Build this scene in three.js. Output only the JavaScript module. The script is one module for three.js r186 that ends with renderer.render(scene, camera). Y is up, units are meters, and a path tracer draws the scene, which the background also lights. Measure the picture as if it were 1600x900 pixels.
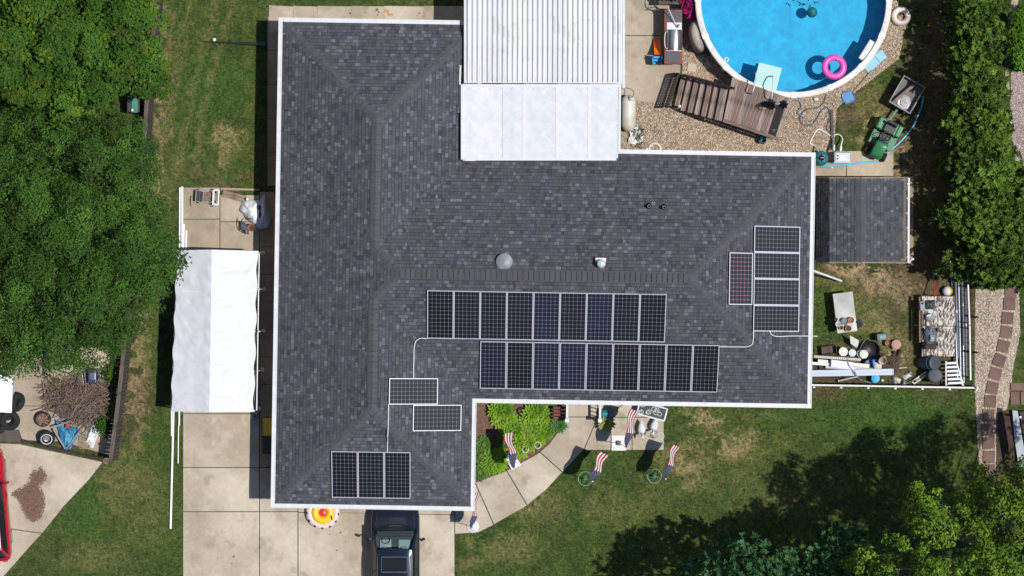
import * as THREE from 'three';
import { Sky } from 'three/addons/objects/Sky.js';
import { mergeGeometries } from 'three/addons/utils/BufferGeometryUtils.js';
import { RoundedBoxGeometry } from 'three/addons/geometries/RoundedBoxGeometry.js';

// ---------------------------------------------------------------- camera, sky, sun, exposure
const CAM_H = 100, F = 4000;                       // a drone 100 m up with a long lens (4000 px focal length on a 1600 px frame)
const scene = new THREE.Scene();
const camera = new THREE.PerspectiveCamera(2 * Math.atan(450 / F) * 180 / Math.PI, 16 / 9, 1, 4000);
camera.position.set(0, CAM_H, 0);
camera.up.set(0, 0, -1);
camera.lookAt(0, 0, 0);
const sunDir = new THREE.Vector3(0.40, 0.92, 0.055).normalize();
const sky = new Sky();
sky.name = 'sky'; sky.userData.kind = 'structure';
sky.scale.setScalar(3000);
Object.assign(sky.material.uniforms.turbidity, { value: 5 });
Object.assign(sky.material.uniforms.rayleigh, { value: 0.6 });
Object.assign(sky.material.uniforms.mieCoefficient, { value: 0.004 });
sky.material.uniforms.sunPosition.value.copy(sunDir);
scene.add(sky);
scene.environmentIntensity = 0.15;
const sun = new THREE.DirectionalLight(new THREE.Color(1, 0.955, 0.88), 5);
sun.position.copy(sunDir).multiplyScalar(120);
sun.castShadow = true;
Object.assign(sun.shadow.camera, { left: -32, right: 32, top: 24, bottom: -24, near: 1, far: 220 });
sun.shadow.mapSize.set(4096, 4096);
scene.add(sun); scene.add(sun.target);
const renderer = new THREE.WebGLRenderer({ antialias: true });
renderer.toneMapping = THREE.LinearToneMapping;
renderer.toneMappingExposure = 0.86;
renderer.shadowMap.enabled = true;

// ---------------------------------------------------------------- helpers
let seed = 1234567;
function rnd() { seed = (seed + 0x6D2B79F5) | 0; let t = Math.imul(seed ^ (seed >>> 15), 1 | seed); t = (t + Math.imul(t ^ (t >>> 7), 61 | t)) ^ t; return ((t ^ (t >>> 14)) >>> 0) / 4294967296; }
const rr = (a, b) => a + (b - a) * rnd();
const pick = a => a[Math.floor(rnd() * a.length)];
const D = Math.PI / 180;
const V = (x, y, z) => new THREE.Vector3(x, y, z);
// photo pixel (1600 x 900) at height h above the ground -> world point
const P = (u, v, h = 0) => V((u - 800) / F * (CAM_H - h), h, (v - 450) / F * (CAM_H - h));
const used = {};
function numbered(n) { const k = used[n] = (used[n] ?? -1) + 1; return k ? n + '_' + String(k).padStart(3, '0') : n; }
function tag(o, label, category, group) { o.userData.label = label; o.userData.category = category; if (group) o.userData.group = group; return o; }
// a thing: a Group at its base
function thing(name, label, category, u, v, h = 0, group, turn = 0) {
  const o = new THREE.Group(); o.name = numbered(name); o.position.copy(P(u, v, h)); o.rotation.y = turn;
  tag(o, label, category, group); scene.add(o); return o;
}
function cast(m) { m.castShadow = true; m.receiveShadow = true; return m; }
function part(parent, name, geo, mat) { const m = cast(new THREE.Mesh(geo, mat)); m.name = name; parent.add(m); return m; }
function structure(name, geo, mat) { const m = cast(new THREE.Mesh(geo, mat)); m.name = name; m.userData.kind = 'structure'; scene.add(m); return m; }
const rel = t => (u, v, h = 0) => P(u, v, h).sub(t.position);
function clean(g) {
  let q = g.index ? g.toNonIndexed() : g;
  for (const k of Object.keys(q.attributes)) if (!['position', 'normal', 'uv'].includes(k)) q.deleteAttribute(k);
  if (!q.attributes.normal) q.computeVertexNormals();
  if (!q.attributes.uv) q.setAttribute('uv', new THREE.BufferAttribute(new Float32Array(q.attributes.position.count * 2), 2));
  return q;
}
const mg = (...l) => mergeGeometries(l.flat().map(clean));
// uv in metres, by the dominant direction of the normal
function uvm(g) {
  const q = g.index ? g.toNonIndexed() : g; if (!q.attributes.normal) q.computeVertexNormals();
  const p = q.attributes.position, n = q.attributes.normal, a = new Float32Array(p.count * 2);
  for (let i = 0; i < p.count; i++) {
    const x = Math.abs(n.getX(i)), y = Math.abs(n.getY(i)), z = Math.abs(n.getZ(i));
    let s, t; if (y >= x && y >= z) { s = p.getX(i); t = p.getZ(i); } else if (x > z) { s = p.getZ(i); t = p.getY(i); } else { s = p.getX(i); t = p.getY(i); }
    a[2 * i] = s; a[2 * i + 1] = t;
  }
  q.setAttribute('uv', new THREE.BufferAttribute(a, 2)); return q;
}
function xf(g, x, y, z, ry = 0, rx = 0, rz = 0) { g.applyMatrix4(new THREE.Matrix4().compose(V(x, y, z), new THREE.Quaternion().setFromEuler(new THREE.Euler(rx, ry, rz, 'YXZ')), V(1, 1, 1))); return g; }
const box = (w, h, d, x = 0, y = 0, z = 0, ry = 0, rx = 0, rz = 0) => xf(uvm(new THREE.BoxGeometry(w, h, d)), x, y, z, ry, rx, rz);
const rbox = (w, h, d, r, x = 0, y = 0, z = 0, ry = 0, rx = 0, rz = 0) => xf(uvm(new RoundedBoxGeometry(w, h, d, 2, Math.min(r, w / 2.01, h / 2.01, d / 2.01))), x, y, z, ry, rx, rz);
const UP = V(0, 1, 0);
function rod(a, b, r0, r1 = r0, seg = 8) {
  const d = b.clone().sub(a), g = new THREE.CylinderGeometry(r1, r0, d.length(), seg, 1);
  g.applyQuaternion(new THREE.Quaternion().setFromUnitVectors(UP, d.clone().normalize()));
  const m = a.clone().add(b).multiplyScalar(0.5); g.translate(m.x, m.y, m.z); return clean(g);
}
// square bar between two points
function bar(a, b, w, t = w) {
  const d = b.clone().sub(a), L = d.length(), x = d.normalize(), z = V(0, 1, 0).cross(x).lengthSq() > 1e-4 ? x.clone().cross(UP).normalize() : V(0, 0, 1), y = z.clone().cross(x);
  const g = uvm(new THREE.BoxGeometry(L, t, w)); const m = new THREE.Matrix4().makeBasis(x, y, z); const c = a.clone().add(b).multiplyScalar(0.5); m.setPosition(c); g.applyMatrix4(m); return g;
}
const tube = (pts, r, n = 0, seg = 8, closed = false) => clean(new THREE.TubeGeometry(new THREE.CatmullRomCurve3(pts, closed, 'centripetal'), n || pts.length * 6, r, seg, closed));
const lathe = (prof, x = 0, y = 0, z = 0, seg = 24) => { const g = new THREE.LatheGeometry(prof.map(p => new THREE.Vector2(p[0], p[1])), seg); g.translate(x, y, z); return clean(g); };
const torus = (R, r, x = 0, y = 0, z = 0, rx = Math.PI / 2, ry = 0, seg = 40, rs = 14) => { const g = new THREE.TorusGeometry(R, r, rs, seg); g.rotateX(rx); g.rotateY(ry); g.translate(x, y, z); return clean(g); };
const ball = (r, x, y, z, sx = 1, sy = 1, sz = 1, seg = 16) => { const g = new THREE.SphereGeometry(r, seg, Math.max(6, seg * 0.6 | 0)); g.scale(sx, sy, sz); g.translate(x, y, z); return clean(g); };
// polygon of [x, z] metres -> prism from y0 to y1
function prism(poly, y0, y1, bevel = 0) {
  const s = new THREE.Shape(poly.map(p => new THREE.Vector2(p[0], -p[1])));
  const g = new THREE.ExtrudeGeometry(s, { depth: y1 - y0 - bevel, bevelEnabled: bevel > 0, bevelThickness: bevel, bevelSize: bevel, bevelOffset: -bevel, bevelSegments: 1, curveSegments: 6 });
  g.rotateX(-Math.PI / 2); g.translate(0, y0, 0); return uvm(g);
}
const pxPoly = (poly, h = 0) => poly.map(([u, v]) => { const p = P(u, v, h); return [p.x, p.z]; });
function inPoly(poly, x, y) { let c = false; for (let i = 0, j = poly.length - 1; i < poly.length; j = i++) { const [a, b] = poly[i], [d, e] = poly[j]; if ((b > y) !== (e > y) && x < (d - a) * (y - b) / (e - b) + a) c = !c; } return c; }
function edgeDist(poly, x, y) { let m = 1e9; for (let i = 0, j = poly.length - 1; i < poly.length; j = i++) { const [a, b] = poly[j], [c, d] = poly[i]; const dx = c - a, dy = d - b; const t = Math.max(0, Math.min(1, ((x - a) * dx + (y - b) * dy) / (dx * dx + dy * dy))); m = Math.min(m, Math.hypot(x - a - t * dx, y - b - t * dy)); } return m; }
function grid(nu, nv, f) {   // parametric sheet f(s, t) -> Vector3
  const pos = [], uv = [], idx = [];
  for (let j = 0; j <= nv; j++) for (let i = 0; i <= nu; i++) { const p = f(i / nu, j / nv); pos.push(p.x, p.y, p.z); uv.push(i / nu, j / nv); }
  for (let j = 0; j < nv; j++) for (let i = 0; i < nu; i++) { const a = j * (nu + 1) + i, b = a + 1, c = a + nu + 1, d = c + 1; idx.push(a, c, b, b, c, d); }
  const g = new THREE.BufferGeometry(); g.setAttribute('position', new THREE.Float32BufferAttribute(pos, 3)); g.setAttribute('uv', new THREE.Float32BufferAttribute(uv, 2)); g.setIndex(idx); g.computeVertexNormals(); return g;
}
// loft through rings of points (all rings the same length)
function loft(rings, closedRing = true, caps = true) {
  const n = rings[0].length, m = rings.length, pos = [], idx = [];
  for (const r of rings) for (const p of r) pos.push(p.x, p.y, p.z);
  for (let j = 0; j < m - 1; j++) for (let i = 0; i < (closedRing ? n : n - 1); i++) { const a = j * n + i, b = j * n + (i + 1) % n, c = a + n, d = b + n; idx.push(a, b, c, b, d, c); }
  if (caps) for (const j of [0, m - 1]) { const c = pos.length / 3; const q = V(0, 0, 0); for (const p of rings[j]) q.add(p); q.multiplyScalar(1 / n); pos.push(q.x, q.y, q.z); for (let i = 0; i < n; i++) { const a = j * n + i, b = j * n + (i + 1) % n; j ? idx.push(a, b, c) : idx.push(b, a, c); } }
  const g = new THREE.BufferGeometry(); g.setAttribute('position', new THREE.Float32BufferAttribute(pos, 3)); g.setIndex(idx); g.computeVertexNormals(); return uvm(g);
}

// ---------------------------------------------------------------- noise and textures
const LAT = new Float32Array(65536); { const s0 = seed; for (let i = 0; i < 65536; i++) LAT[i] = rnd(); seed = s0; }
function vn(x, y, per = 256) {   // value noise that tiles every per cells
  const xi = Math.floor(x), yi = Math.floor(y); let fx = x - xi, fy = y - yi; fx = fx * fx * (3 - 2 * fx); fy = fy * fy * (3 - 2 * fy);
  const x0 = ((xi % per) + per) % per & 255, x1 = ((xi + 1) % per + per) % per & 255, y0 = (((yi % per) + per) % per & 255) << 8, y1 = (((yi + 1) % per + per) % per & 255) << 8;
  const a = LAT[y0 + x0], b = LAT[y0 + x1], c = LAT[y1 + x0], d = LAT[y1 + x1];
  return a + (b - a) * fx + (c - a) * fy + (a - b - c + d) * fx * fy;
}
function fbm(x, y, o = 4, per = 256) { let s = 0, a = 0.5, t = 0; for (let i = 0; i < o; i++) { s += a * vn(x + i * 17.3 * 0, y, per); t += a; x *= 2; y *= 2; per *= 2; a *= 0.5; } return s / t; }
const mix = (a, b, t) => a + (b - a) * t, cl = (x, a = 0, b = 1) => Math.min(b, Math.max(a, x)), ss = (a, b, x) => { const t = cl((x - a) / (b - a)); return t * t * (3 - 2 * t); };
const mix3 = (a, b, t) => [mix(a[0], b[0], t), mix(a[1], b[1], t), mix(a[2], b[2], t)];
function tex(n, f, metres, srgb = true, m = n) {
  const d = new Uint8Array(n * m * 4);
  for (let j = 0; j < m; j++) for (let i = 0; i < n; i++) { const c = f(i / n, j / m, i, j), o = 4 * (j * n + i); d[o] = cl(c[0], 0, 255); d[o + 1] = cl(c[1], 0, 255); d[o + 2] = cl(c[2], 0, 255); d[o + 3] = 255; }
  const t = new THREE.DataTexture(d, n, m); t.wrapS = t.wrapT = THREE.RepeatWrapping; t.magFilter = THREE.LinearFilter; t.minFilter = THREE.LinearMipmapLinearFilter; t.generateMipmaps = true;
  if (srgb) t.colorSpace = THREE.SRGBColorSpace; if (metres) t.repeat.set(1 / metres, 1 / metres); t.needsUpdate = true; return t;
}
const grey = v => [v, v, v];
// relative-tone maps (near white) to multiply a material's colour
const grainT = tex(512, (u, v) => grey(200 + 55 * (0.45 * fbm(u * 8, v * 8, 4, 8) + 0.55 * rnd())), 1.6);
const mottleT = tex(512, (u, v) => grey(178 + 77 * cl(1.5 * fbm(u * 5, v * 5, 5, 5) - 0.25 + 0.2 * (rnd() - 0.5))), 3.1);
const dirtT = tex(512, (u, v) => { const a = fbm(u * 6, v * 6, 5, 6), b = fbm(u * 21 + 3, v * 21, 3, 21); const k = ss(0.52, 0.72, a * 0.7 + b * 0.3); return mix3([252, 250, 247], [214, 206, 194], k * 0.6 + 0.15 * rnd()); }, 2.3);
const woodT = tex(512, (u, v) => { const w = fbm(u * 4, v * 40, 3, 4), f = fbm(u * 8, v * 128, 2, 8); const k = cl(0.55 * w + 0.45 * f + 0.12 * (rnd() - 0.5)); return mix3([120, 112, 108], [252, 244, 238], k); }, 1.3);
const concT = tex(1024, (u, v) => {
  const a = fbm(u * 4, v * 4, 5, 4), b = fbm(u * 13 + 5, v * 13, 4, 13), c = fbm(u * 60, v * 60, 2, 60);
  let col = mix3([173, 160, 142], [202, 190, 172], cl(1.6 * a - 0.3)); col = mix3(col, [152, 142, 126], ss(0.55, 0.8, b) * 0.55); col = mix3(col, [214, 204, 190], ss(0.58, 0.8, 1 - b) * 0.4);
  const g = (c - 0.5) * 14 + (rnd() - 0.5) * 16; return col.map(x => x + g);
}, 6.2);
const bumpT = tex(512, () => grey(255 * rnd()), 1.1, false);
const C = (r, g, b) => new THREE.Color().setRGB(r, g, b);
const std = (color, roughness = 0.8, o = {}) => new THREE.MeshStandardMaterial({ color, roughness, ...o });
const MT = {
  white: std(C(0.78, 0.79, 0.8), 0.45, { map: grainT }), whiteOld: std(C(0.72, 0.71, 0.68), 0.65, { map: dirtT }), pvc: std(C(0.8, 0.78, 0.76), 0.35),
  alu: std(C(0.72, 0.74, 0.76), 0.35, { metalness: 0.75 }), steel: std(C(0.62, 0.64, 0.66), 0.25, { metalness: 0.95, map: grainT }), galv: std(C(0.4, 0.42, 0.45), 0.45, { metalness: 0.6, map: mottleT }),
  black: std(C(0.012, 0.012, 0.013), 0.5), rubber: std(C(0.016, 0.016, 0.017), 0.85, { map: grainT }), dark: std(C(0.045, 0.045, 0.05), 0.6, { map: mottleT }), charcoal: std(C(0.06, 0.075, 0.085), 0.6, { map: mottleT }),
  greyPl: std(C(0.28, 0.32, 0.33), 0.5, { map: mottleT }), slate: std(C(0.12, 0.14, 0.17), 0.5, { map: mottleT }),
  wood: std(C(0.34, 0.265, 0.235), 0.85, { map: woodT }), woodDark: std(C(0.05, 0.032, 0.026), 0.75, { map: woodT }), woodGrey: std(C(0.2, 0.175, 0.155), 0.9, { map: woodT }), woodTan: std(C(0.46, 0.36, 0.27), 0.85, { map: woodT }), woodBrown: std(C(0.13, 0.075, 0.05), 0.85, { map: woodT }),
  concrete: std(C(0.82, 0.8, 0.77), 0.92, { map: concT, bumpMap: bumpT, bumpScale: 0.002 }), concrete2: std(C(0.88, 0.86, 0.83), 0.92, { map: concT, bumpMap: bumpT, bumpScale: 0.002 }), concrete3: std(C(0.74, 0.71, 0.66), 0.92, { map: concT, bumpMap: bumpT, bumpScale: 0.002 }), concreteBrown: std(C(0.62, 0.54, 0.46), 0.92, { map: concT, bumpMap: bumpT, bumpScale: 0.002 }),
  blue: std(C(0.02, 0.2, 0.5), 0.45), navy: std(C(0.012, 0.022, 0.13), 0.7), teal: std(C(0.02, 0.16, 0.19), 0.45), skyBlue: std(C(0.3, 0.6, 0.75), 0.5, { map: grainT }), red: std(C(0.45, 0.02, 0.02), 0.5), orange: std(C(0.75, 0.14, 0.01), 0.4), yellow: std(C(0.75, 0.48, 0.01), 0.5, { map: grainT }),
  terra: std(C(0.36, 0.14, 0.08), 0.85, { map: mottleT }), green: std(C(0.035, 0.2, 0.08), 0.35, { map: grainT }), redwood: std(C(0.36, 0.11, 0.07), 0.7, { map: woodT }), soil: std(C(0.085, 0.055, 0.04), 1, { map: mottleT }),
  glassDark: new THREE.MeshPhysicalMaterial({ color: C(0.015, 0.018, 0.02), roughness: 0.06, specularIntensity: 0.5 }),
};
// ---------------------------------------------------------------- ground
const hard = [];   // photo-pixel outlines of paved / bed areas where no grass grows
const GW = 46, GH = 26, GN = 2048, GM = 1158;
const blobs = [
  // u, v, ru, rv, kind (d dry straw, s bare soil, l lush), strength
  [262, 60, 14, 130, 'd', 0.6], [250, 230, 18, 140, 'd', 0.6], [222, 560, 16, 130, 'd', 0.8], [212, 690, 16, 40, 'd', 0.6],
  [358, 225, 24, 30, 'd', 0.75], [330, 270, 40, 16, 'd', 0.35], [345, 283, 60, 8, 's', 0.9], [292, 470, 12, 200, 's', 0.3], [258, 480, 12, 60, 'd', 0.4],
  [190, 770, 40, 40, 'd', 0.45], [230, 800, 40, 60, 'd', 0.35], [150, 870, 60, 30, 'd', 0.35], [125, 800, 42, 50, 'l', 1], [100, 780, 40, 60, 'l', 0.6], [240, 690, 15, 60, 'l', 0.5], [340, 130, 50, 60, 'l', 0.6], [300, 170, 20, 120, 'l', 0.35],
  [1095, 660, 34, 24, 'd', 0.8], [1150, 700, 40, 30, 'd', 0.7], [1070, 730, 40, 40, 'd', 0.55], [1075, 645, 16, 12, 'l', 0.7], [970, 790, 60, 30, 'd', 0.4], [790, 850, 60, 26, 'd', 0.6], [850, 800, 40, 30, 'd', 0.35], [900, 730, 40, 20, 'l', 0.4], [760, 845, 40, 16, 'l', 0.4], [1180, 650, 60, 12, 'd', 0.35], [1300, 650, 140, 40, 'l', 0.4], [1420, 640, 80, 60, 'l', 0.7], [1200, 760, 90, 60, 'd', 0.25],
  [720, 870, 10, 40, 's', 0.4], [735, 880, 20, 20, 'd', 0.6],
  [1340, 425, 80, 18, 's', 0.9], [1360, 440, 60, 26, 's', 0.7], [1410, 470, 30, 50, 's', 0.6], [1440, 420, 50, 60, 's', 1], [1300, 440, 30, 26, 'd', 0.7], [1345, 470, 50, 60, 'd', 0.5], [1400, 540, 40, 40, 'd', 0.8], [1350, 480, 26, 30, 'l', 0.4], [1285, 500, 14, 40, 'l', 0.6], [1300, 570, 60, 40, 's', 0.9], [1390, 580, 50, 26, 's', 0.8], [1470, 500, 60, 120, 's', 1],
  [1440, 240, 60, 260, 's', 0.75], [1470, 120, 40, 300, 's', 0.9], [1370, 180, 40, 40, 'd', 0.5], [1330, 175, 20, 30, 's', 1], [1395, 215, 40, 30, 'd', 0.7], [1410, 260, 26, 30, 'd', 0.8], [1370, 215, 30, 40, 'd', 0.35], [1400, 100, 26, 40, 'l', 0.4], [1345, 205, 10, 40, 's', 0.3],
  [1345, 424, 75, 12, 't', 1], [1372, 438, 55, 22, 't', 0.7], [1415, 450, 20, 30, 't', 0.5], [1098, 660, 30, 20, 't', 0.6], [1145, 700, 36, 24, 't', 0.45], [1085, 740, 28, 36, 't', 0.35], [358, 228, 18, 28, 't', 0.35], [254, 200, 8, 160, 't', 0.4], [212, 610, 9, 90, 't', 0.45], [1370, 205, 26, 20, 't', 0.4], [1412, 255, 20, 24, 't', 0.6], [1375, 500, 20, 26, 't', 0.3], [845, 790, 24, 12, 't', 0.35], [1400, 555, 14, 24, 't', 0.6],
  [120, 620, 120, 80, 's', 0.9], [-10, 500, 200, 400, 's', 0.5], [80, 100, 170, 500, 's', 0.7],
];
const tracks = [[[345, -20], [322, 60], [300, 140], [285, 220], [278, 290]], [[372, -20], [352, 40], [332, 110], [312, 190], [304, 280]], [[300, -20], [282, 100], [262, 220]]];
const GC = { dark: [43, 60, 20], mid: [60, 78, 27], olive: [80, 85, 38], dry: [122, 109, 71], soil: [104, 84, 64], tan: [154, 131, 102], soilM: [92, 74, 56], soil2: [76, 60, 46], lush: [48, 84, 22] };
const gdata = new Uint8Array(GN * GM * 4);
{
  const fv = (x, y) => { const xi = Math.floor(x), yi = Math.floor(y); let fx = x - xi, fy = y - yi; fx = fx * fx * (3 - 2 * fx); fy = fy * fy * (3 - 2 * fy); const a = xi & 255, b = (xi + 1) & 255, c = (yi & 255) << 8, d = ((yi + 1) & 255) << 8; const p = LAT[c + a], q = LAT[c + b], r = LAT[d + a], t = LAT[d + b]; return p + (q - p) * fx + (r - p) * fy + (p - q - r + t) * fx * fy; };
  const f3 = (x, y) => (fv(x, y) * 4 + fv(x * 2, y * 2) * 2 + fv(x * 4, y * 4)) / 7, f4 = (x, y) => (fv(x, y) * 8 + fv(x * 2, y * 2) * 4 + fv(x * 4, y * 4) * 2 + fv(x * 8, y * 8)) / 15;
  let R = 0, G = 0, B = 0; const put = (c, k) => { if (k > 1) k = 1; if (k > 0) { R += (c[0] - R) * k; G += (c[1] - G) * k; B += (c[2] - B) * k; } };
  for (let j = 0; j < GM; j++) {
    const z = (j / GM - 0.5) * GH, v = 450 + z * 40, row = blobs.filter(b => Math.abs(v - b[1]) < 1.5 * b[3] + 40);
    for (let i = 0; i < GN; i++) {
      const x = (i / GN - 0.5) * GW, u = 800 + x * 40; const n1 = f4(x * 0.7 + 40, z * 0.7 + 40), n2 = f4(x * 3.1 + 97, z * 3.1 + 90), n3 = f3(x * 11 + 311, z * 11 + 255), n4 = fv(x * 24 + 603, z * 24 + 409);
      let dry = 0, soil = 0, lush = 0, tan = 0; const wu = u + (n2 - 0.5) * 64, wv = v + (n1 - 0.5) * 60 + (n3 - 0.5) * 26;
      for (const b of row) { const du = (wu - b[0]) / b[2]; if (du > 1.5 || du < -1.5) continue; const dv = (wv - b[1]) / b[3], q = du * du + dv * dv; if (q > 2.2) continue; const k = b[5] * (1 - ss(0.15, 1.5, q)), t = b[4]; if (t === 'd') { if (k > dry) dry = k; } else if (t === 's') { if (k > soil) soil = k; } else if (t === 't') { if (k > tan) tan = k; } else if (k > lush) lush = k; }
      if (u < 400 && v < 300) for (const t of tracks) for (let k = 0; k < t.length - 1; k++) { const a = t[k], c = t[k + 1]; if (v >= a[1] && v < c[1]) { const e = Math.abs(u + (n2 - 0.5) * 26 - mix(a[0], c[0], (v - a[1]) / (c[1] - a[1]))); dry = Math.max(dry, 0.45 * (1 - ss(1, 12, e))); } }
      R = GC.dark[0]; G = GC.dark[1]; B = GC.dark[2];
      put(GC.mid, 0.2 + 1.1 * n2 + 0.5 * (n3 - 0.5)); put(GC.olive, ss(0.42, 0.75, n1 * 0.55 + n2 * 0.45) * 0.75); put(GC.lush, lush * (0.55 + 0.5 * (n2 - 0.3)));
      put(GC.dry, dry * ss(0.22, 0.66, 0.5 * n2 + 0.5 * n3 + 0.1) + 0.14 * ss(0.6, 0.75, n3));
      const sk = soil * ss(0.22, 0.5, n2 * 0.6 + n3 * 0.4 + soil * 0.12); put(n3 > 0.5 ? GC.soil : GC.soilM, sk * 0.7); put(GC.soil2, sk * (1 - n3) * 0.6);
      put(GC.tan, tan * ss(0.36, 0.66, n2 * 0.5 + n3 * 0.5 + tan * 0.1));
      const g = 1 + (n4 - 0.5) * 0.42 + (rnd() - 0.5) * 0.34, o = 4 * (j * GN + i); gdata[o] = Math.min(255, R * g); gdata[o + 1] = Math.min(255, G * g); gdata[o + 2] = Math.min(255, B * g); gdata[o + 3] = 255;
    }
  }
}
const groundTex = new THREE.DataTexture(gdata, GN, GM); groundTex.colorSpace = THREE.SRGBColorSpace; groundTex.magFilter = THREE.LinearFilter; groundTex.minFilter = THREE.LinearMipmapLinearFilter; groundTex.generateMipmaps = true; groundTex.needsUpdate = true;
const farGrassT = tex(512, (u, v) => { const a = fbm(u * 6, v * 6, 5, 6), c = mix3(GC.dark, GC.olive, a); const g = 1 + (rnd() - 0.5) * 0.4; return c.map(x => x * g); }, 5);
structure('ground', xf(uvm(new THREE.PlaneGeometry(1200, 1200).rotateX(-Math.PI / 2)), 0, -0.03, 0), std(C(1, 1, 1), 1, { map: farGrassT }));
structure('lawn', grid(40, 24, (s, t) => V((s - 0.5) * GW, 0, (t - 0.5) * GH)), std(C(1, 1, 1), 1, { map: groundTex }));

// concrete: every slab a piece of its own
function paving(name, slabs, top = 0.04) {   // slabs: [outline px, material]
  const g = new THREE.Group(); g.name = name; g.userData.kind = 'structure'; scene.add(g);
  slabs.forEach(([poly, m]) => {
    hard.push(poly);
    const c = poly.reduce((a, p) => [a[0] + p[0] / poly.length, a[1] + p[1] / poly.length], [0, 0]);
    const q = poly.map(([u, v]) => { const d = Math.hypot(u - c[0], v - c[1]) || 1; return [u - (u - c[0]) / d * 0.12, v - (v - c[1]) / d * 0.12]; });   // open joint
    part(g, 'slab', prism(pxPoly(q, top), 0.002, top + rr(-0.003, 0.003), 0.008), m);
  });
  const fl = slabs.map(([poly]) => { const c = poly.reduce((a, p) => [a[0] + p[0] / poly.length, a[1] + p[1] / poly.length], [0, 0]); return prism(pxPoly(poly.map(([u, v]) => { const d = Math.hypot(u - c[0], v - c[1]) || 1; return [u + (u - c[0]) / d * 0.1, v + (v - c[1]) / d * 0.1]; }), top), 0.001, top - 0.012 + rr(-0.004, 0.004)); });
  part(g, 'joint_filler', mg(fl), std(C(0.19, 0.15, 0.115), 1)).userData.kind = 'stuff';
  return g;
}
const R4 = (a, b, c, d) => [[a, b], [c, b], [c, d], [a, d]];
paving('driveway', [
  [R4(286, 392, 345, 480), MT.concrete3], [R4(346, 392, 405, 480), MT.concrete3], [R4(286, 481, 405, 570), MT.concrete], [R4(286, 571, 405, 646), MT.concrete], [R4(286, 647, 405, 730), MT.concrete], [R4(286, 731, 405, 799), MT.concrete2], [R4(286, 800, 405, 930), MT.concrete2],
  [R4(406, 731, 465, 799), MT.concrete], [R4(406, 800, 465, 930), MT.concrete2], [[[466, 731], [710, 731], [710, 804], [466, 800]], MT.concrete], [[[466, 801], [588, 802], [588, 930], [466, 930]], MT.concrete2], [[[589, 802], [710, 805], [710, 930], [589, 930]], MT.concrete2],
]);
{
  const sl = []; for (let y = 300; y < 730; y += 43) sl.push([R4(406, y, 442, Math.min(730, y + 42.5)), MT.concreteBrown]);
  for (let y = 26; y < 290; y += 53) sl.push([R4(418, y, 446, Math.min(299, y + 52.5)), MT.concreteBrown]);
  paving('side_walkway', sl);
  paving('back_walkway', [420, 458, 496, 548.5, 600, 662, 730].slice(0, -1).map((x, i, a) => [[[x, 8 + (i ? 1 : 0)], [[458, 496, 548.5, 600, 662, 735][i], 10], [[458, 496, 548.5, 600, 662, 735][i], 50], [x, 50]], i % 2 ? MT.concrete3 : MT.concrete]));
}
paving('equipment_patio', [[R4(283, 293, 343, 342), MT.concrete3], [R4(283, 343, 343, 391), MT.concrete3], [R4(344, 305, 405, 346), MT.concrete3], [R4(344, 347, 405, 391), MT.concrete3], [[[344, 293], [405, 295], [405, 298], [344, 297]], MT.concreteBrown]]);
paving('back_patio', [[R4(960, -20, 1064, 55), MT.concrete3], [[[960, 56], [1064, 56], [1063, 118], [1052, 132], [1048, 163], [960, 154]], MT.concrete3]]);
paving('pump_pad', [[R4(1262, 236, 1322, 275), MT.concrete3], [R4(1323, 236, 1396, 275), MT.concrete3]]);
paving('front_walk', [
  [[[711, 748], [742, 755], [771, 820], [747, 832], [711, 834]], MT.concrete2], [[[743, 754], [791, 736], [823, 790], [772, 819]], MT.concrete2], [[[792, 735], [832, 714], [843, 707], [878, 738], [853, 765], [824, 789]], MT.concrete2],
  [[[844, 706], [859, 693], [875, 671], [881, 652], [933, 652], [912, 702], [879, 737]], MT.concrete], [[[881, 620], [933, 620], [933, 651], [881, 651]], MT.concrete],
  [[[934, 652], [954, 652], [954, 703], [913, 703]], MT.concrete], [R4(934, 620, 1037, 651.5), MT.concrete], [R4(955, 652.5, 987, 703), MT.concrete], [R4(988, 652.5, 1037, 703), MT.concrete],
]);
paving('neighbour_driveway', [[[[-60, 690], [30, 694], [160, 722], [140, 748], [100, 790], [66, 833], [-60, 815]], MT.concrete2], [[[-60, 816], [65, 834], [48, 852], [12, 893], [-6, 912], [-60, 930]], MT.concrete2]], 0.035);
paving('neighbour_yard_slab', [[[[-60, 540], [110, 540], [120, 600], [100, 690], [40, 688], [-60, 680]], MT.concrete3], [[[111, 540], [182, 545], [180, 600], [172, 712], [101, 691], [121, 600]], MT.concrete3]], 0.03);

// gravel
const pebbleG = [0, 1, 2].map(k => { const g = new THREE.IcosahedronGeometry(1, 0); const p = g.attributes.position; const r = [0, 1, 2, 3, 4, 5, 6, 7].map(() => rr(0.75, 1.15)); for (let i = 0; i < p.count; i++) { const h = Math.abs(Math.round(p.getX(i) * 5) * 3 + Math.round(p.getY(i) * 5) * 5 + Math.round(p.getZ(i) * 5) * 7) % 8; p.setXYZ(i, p.getX(i) * r[h], p.getY(i) * r[h] * 0.6, p.getZ(i) * r[h]); } g.computeVertexNormals(); return clean(g); });
const instMat = std(C(1, 1, 1), 0.95);
function scatter(name, parent, geo, mat, list) {
  const m = cast(new THREE.InstancedMesh(geo, mat, list.length)); m.name = name; m.userData.kind = 'stuff'; parent.add(m);
  const M4 = new THREE.Matrix4(), q = new THREE.Quaternion();
  list.forEach((e, i) => { M4.compose(e.p, e.q || q, e.s); m.setMatrixAt(i, M4); m.setColorAt(i, e.c); });
  return m;
}
const rq = () => new THREE.Quaternion().setFromEuler(new THREE.Euler(rr(-0.5, 0.5), rr(0, 6.28), rr(-0.5, 0.5)));
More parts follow.
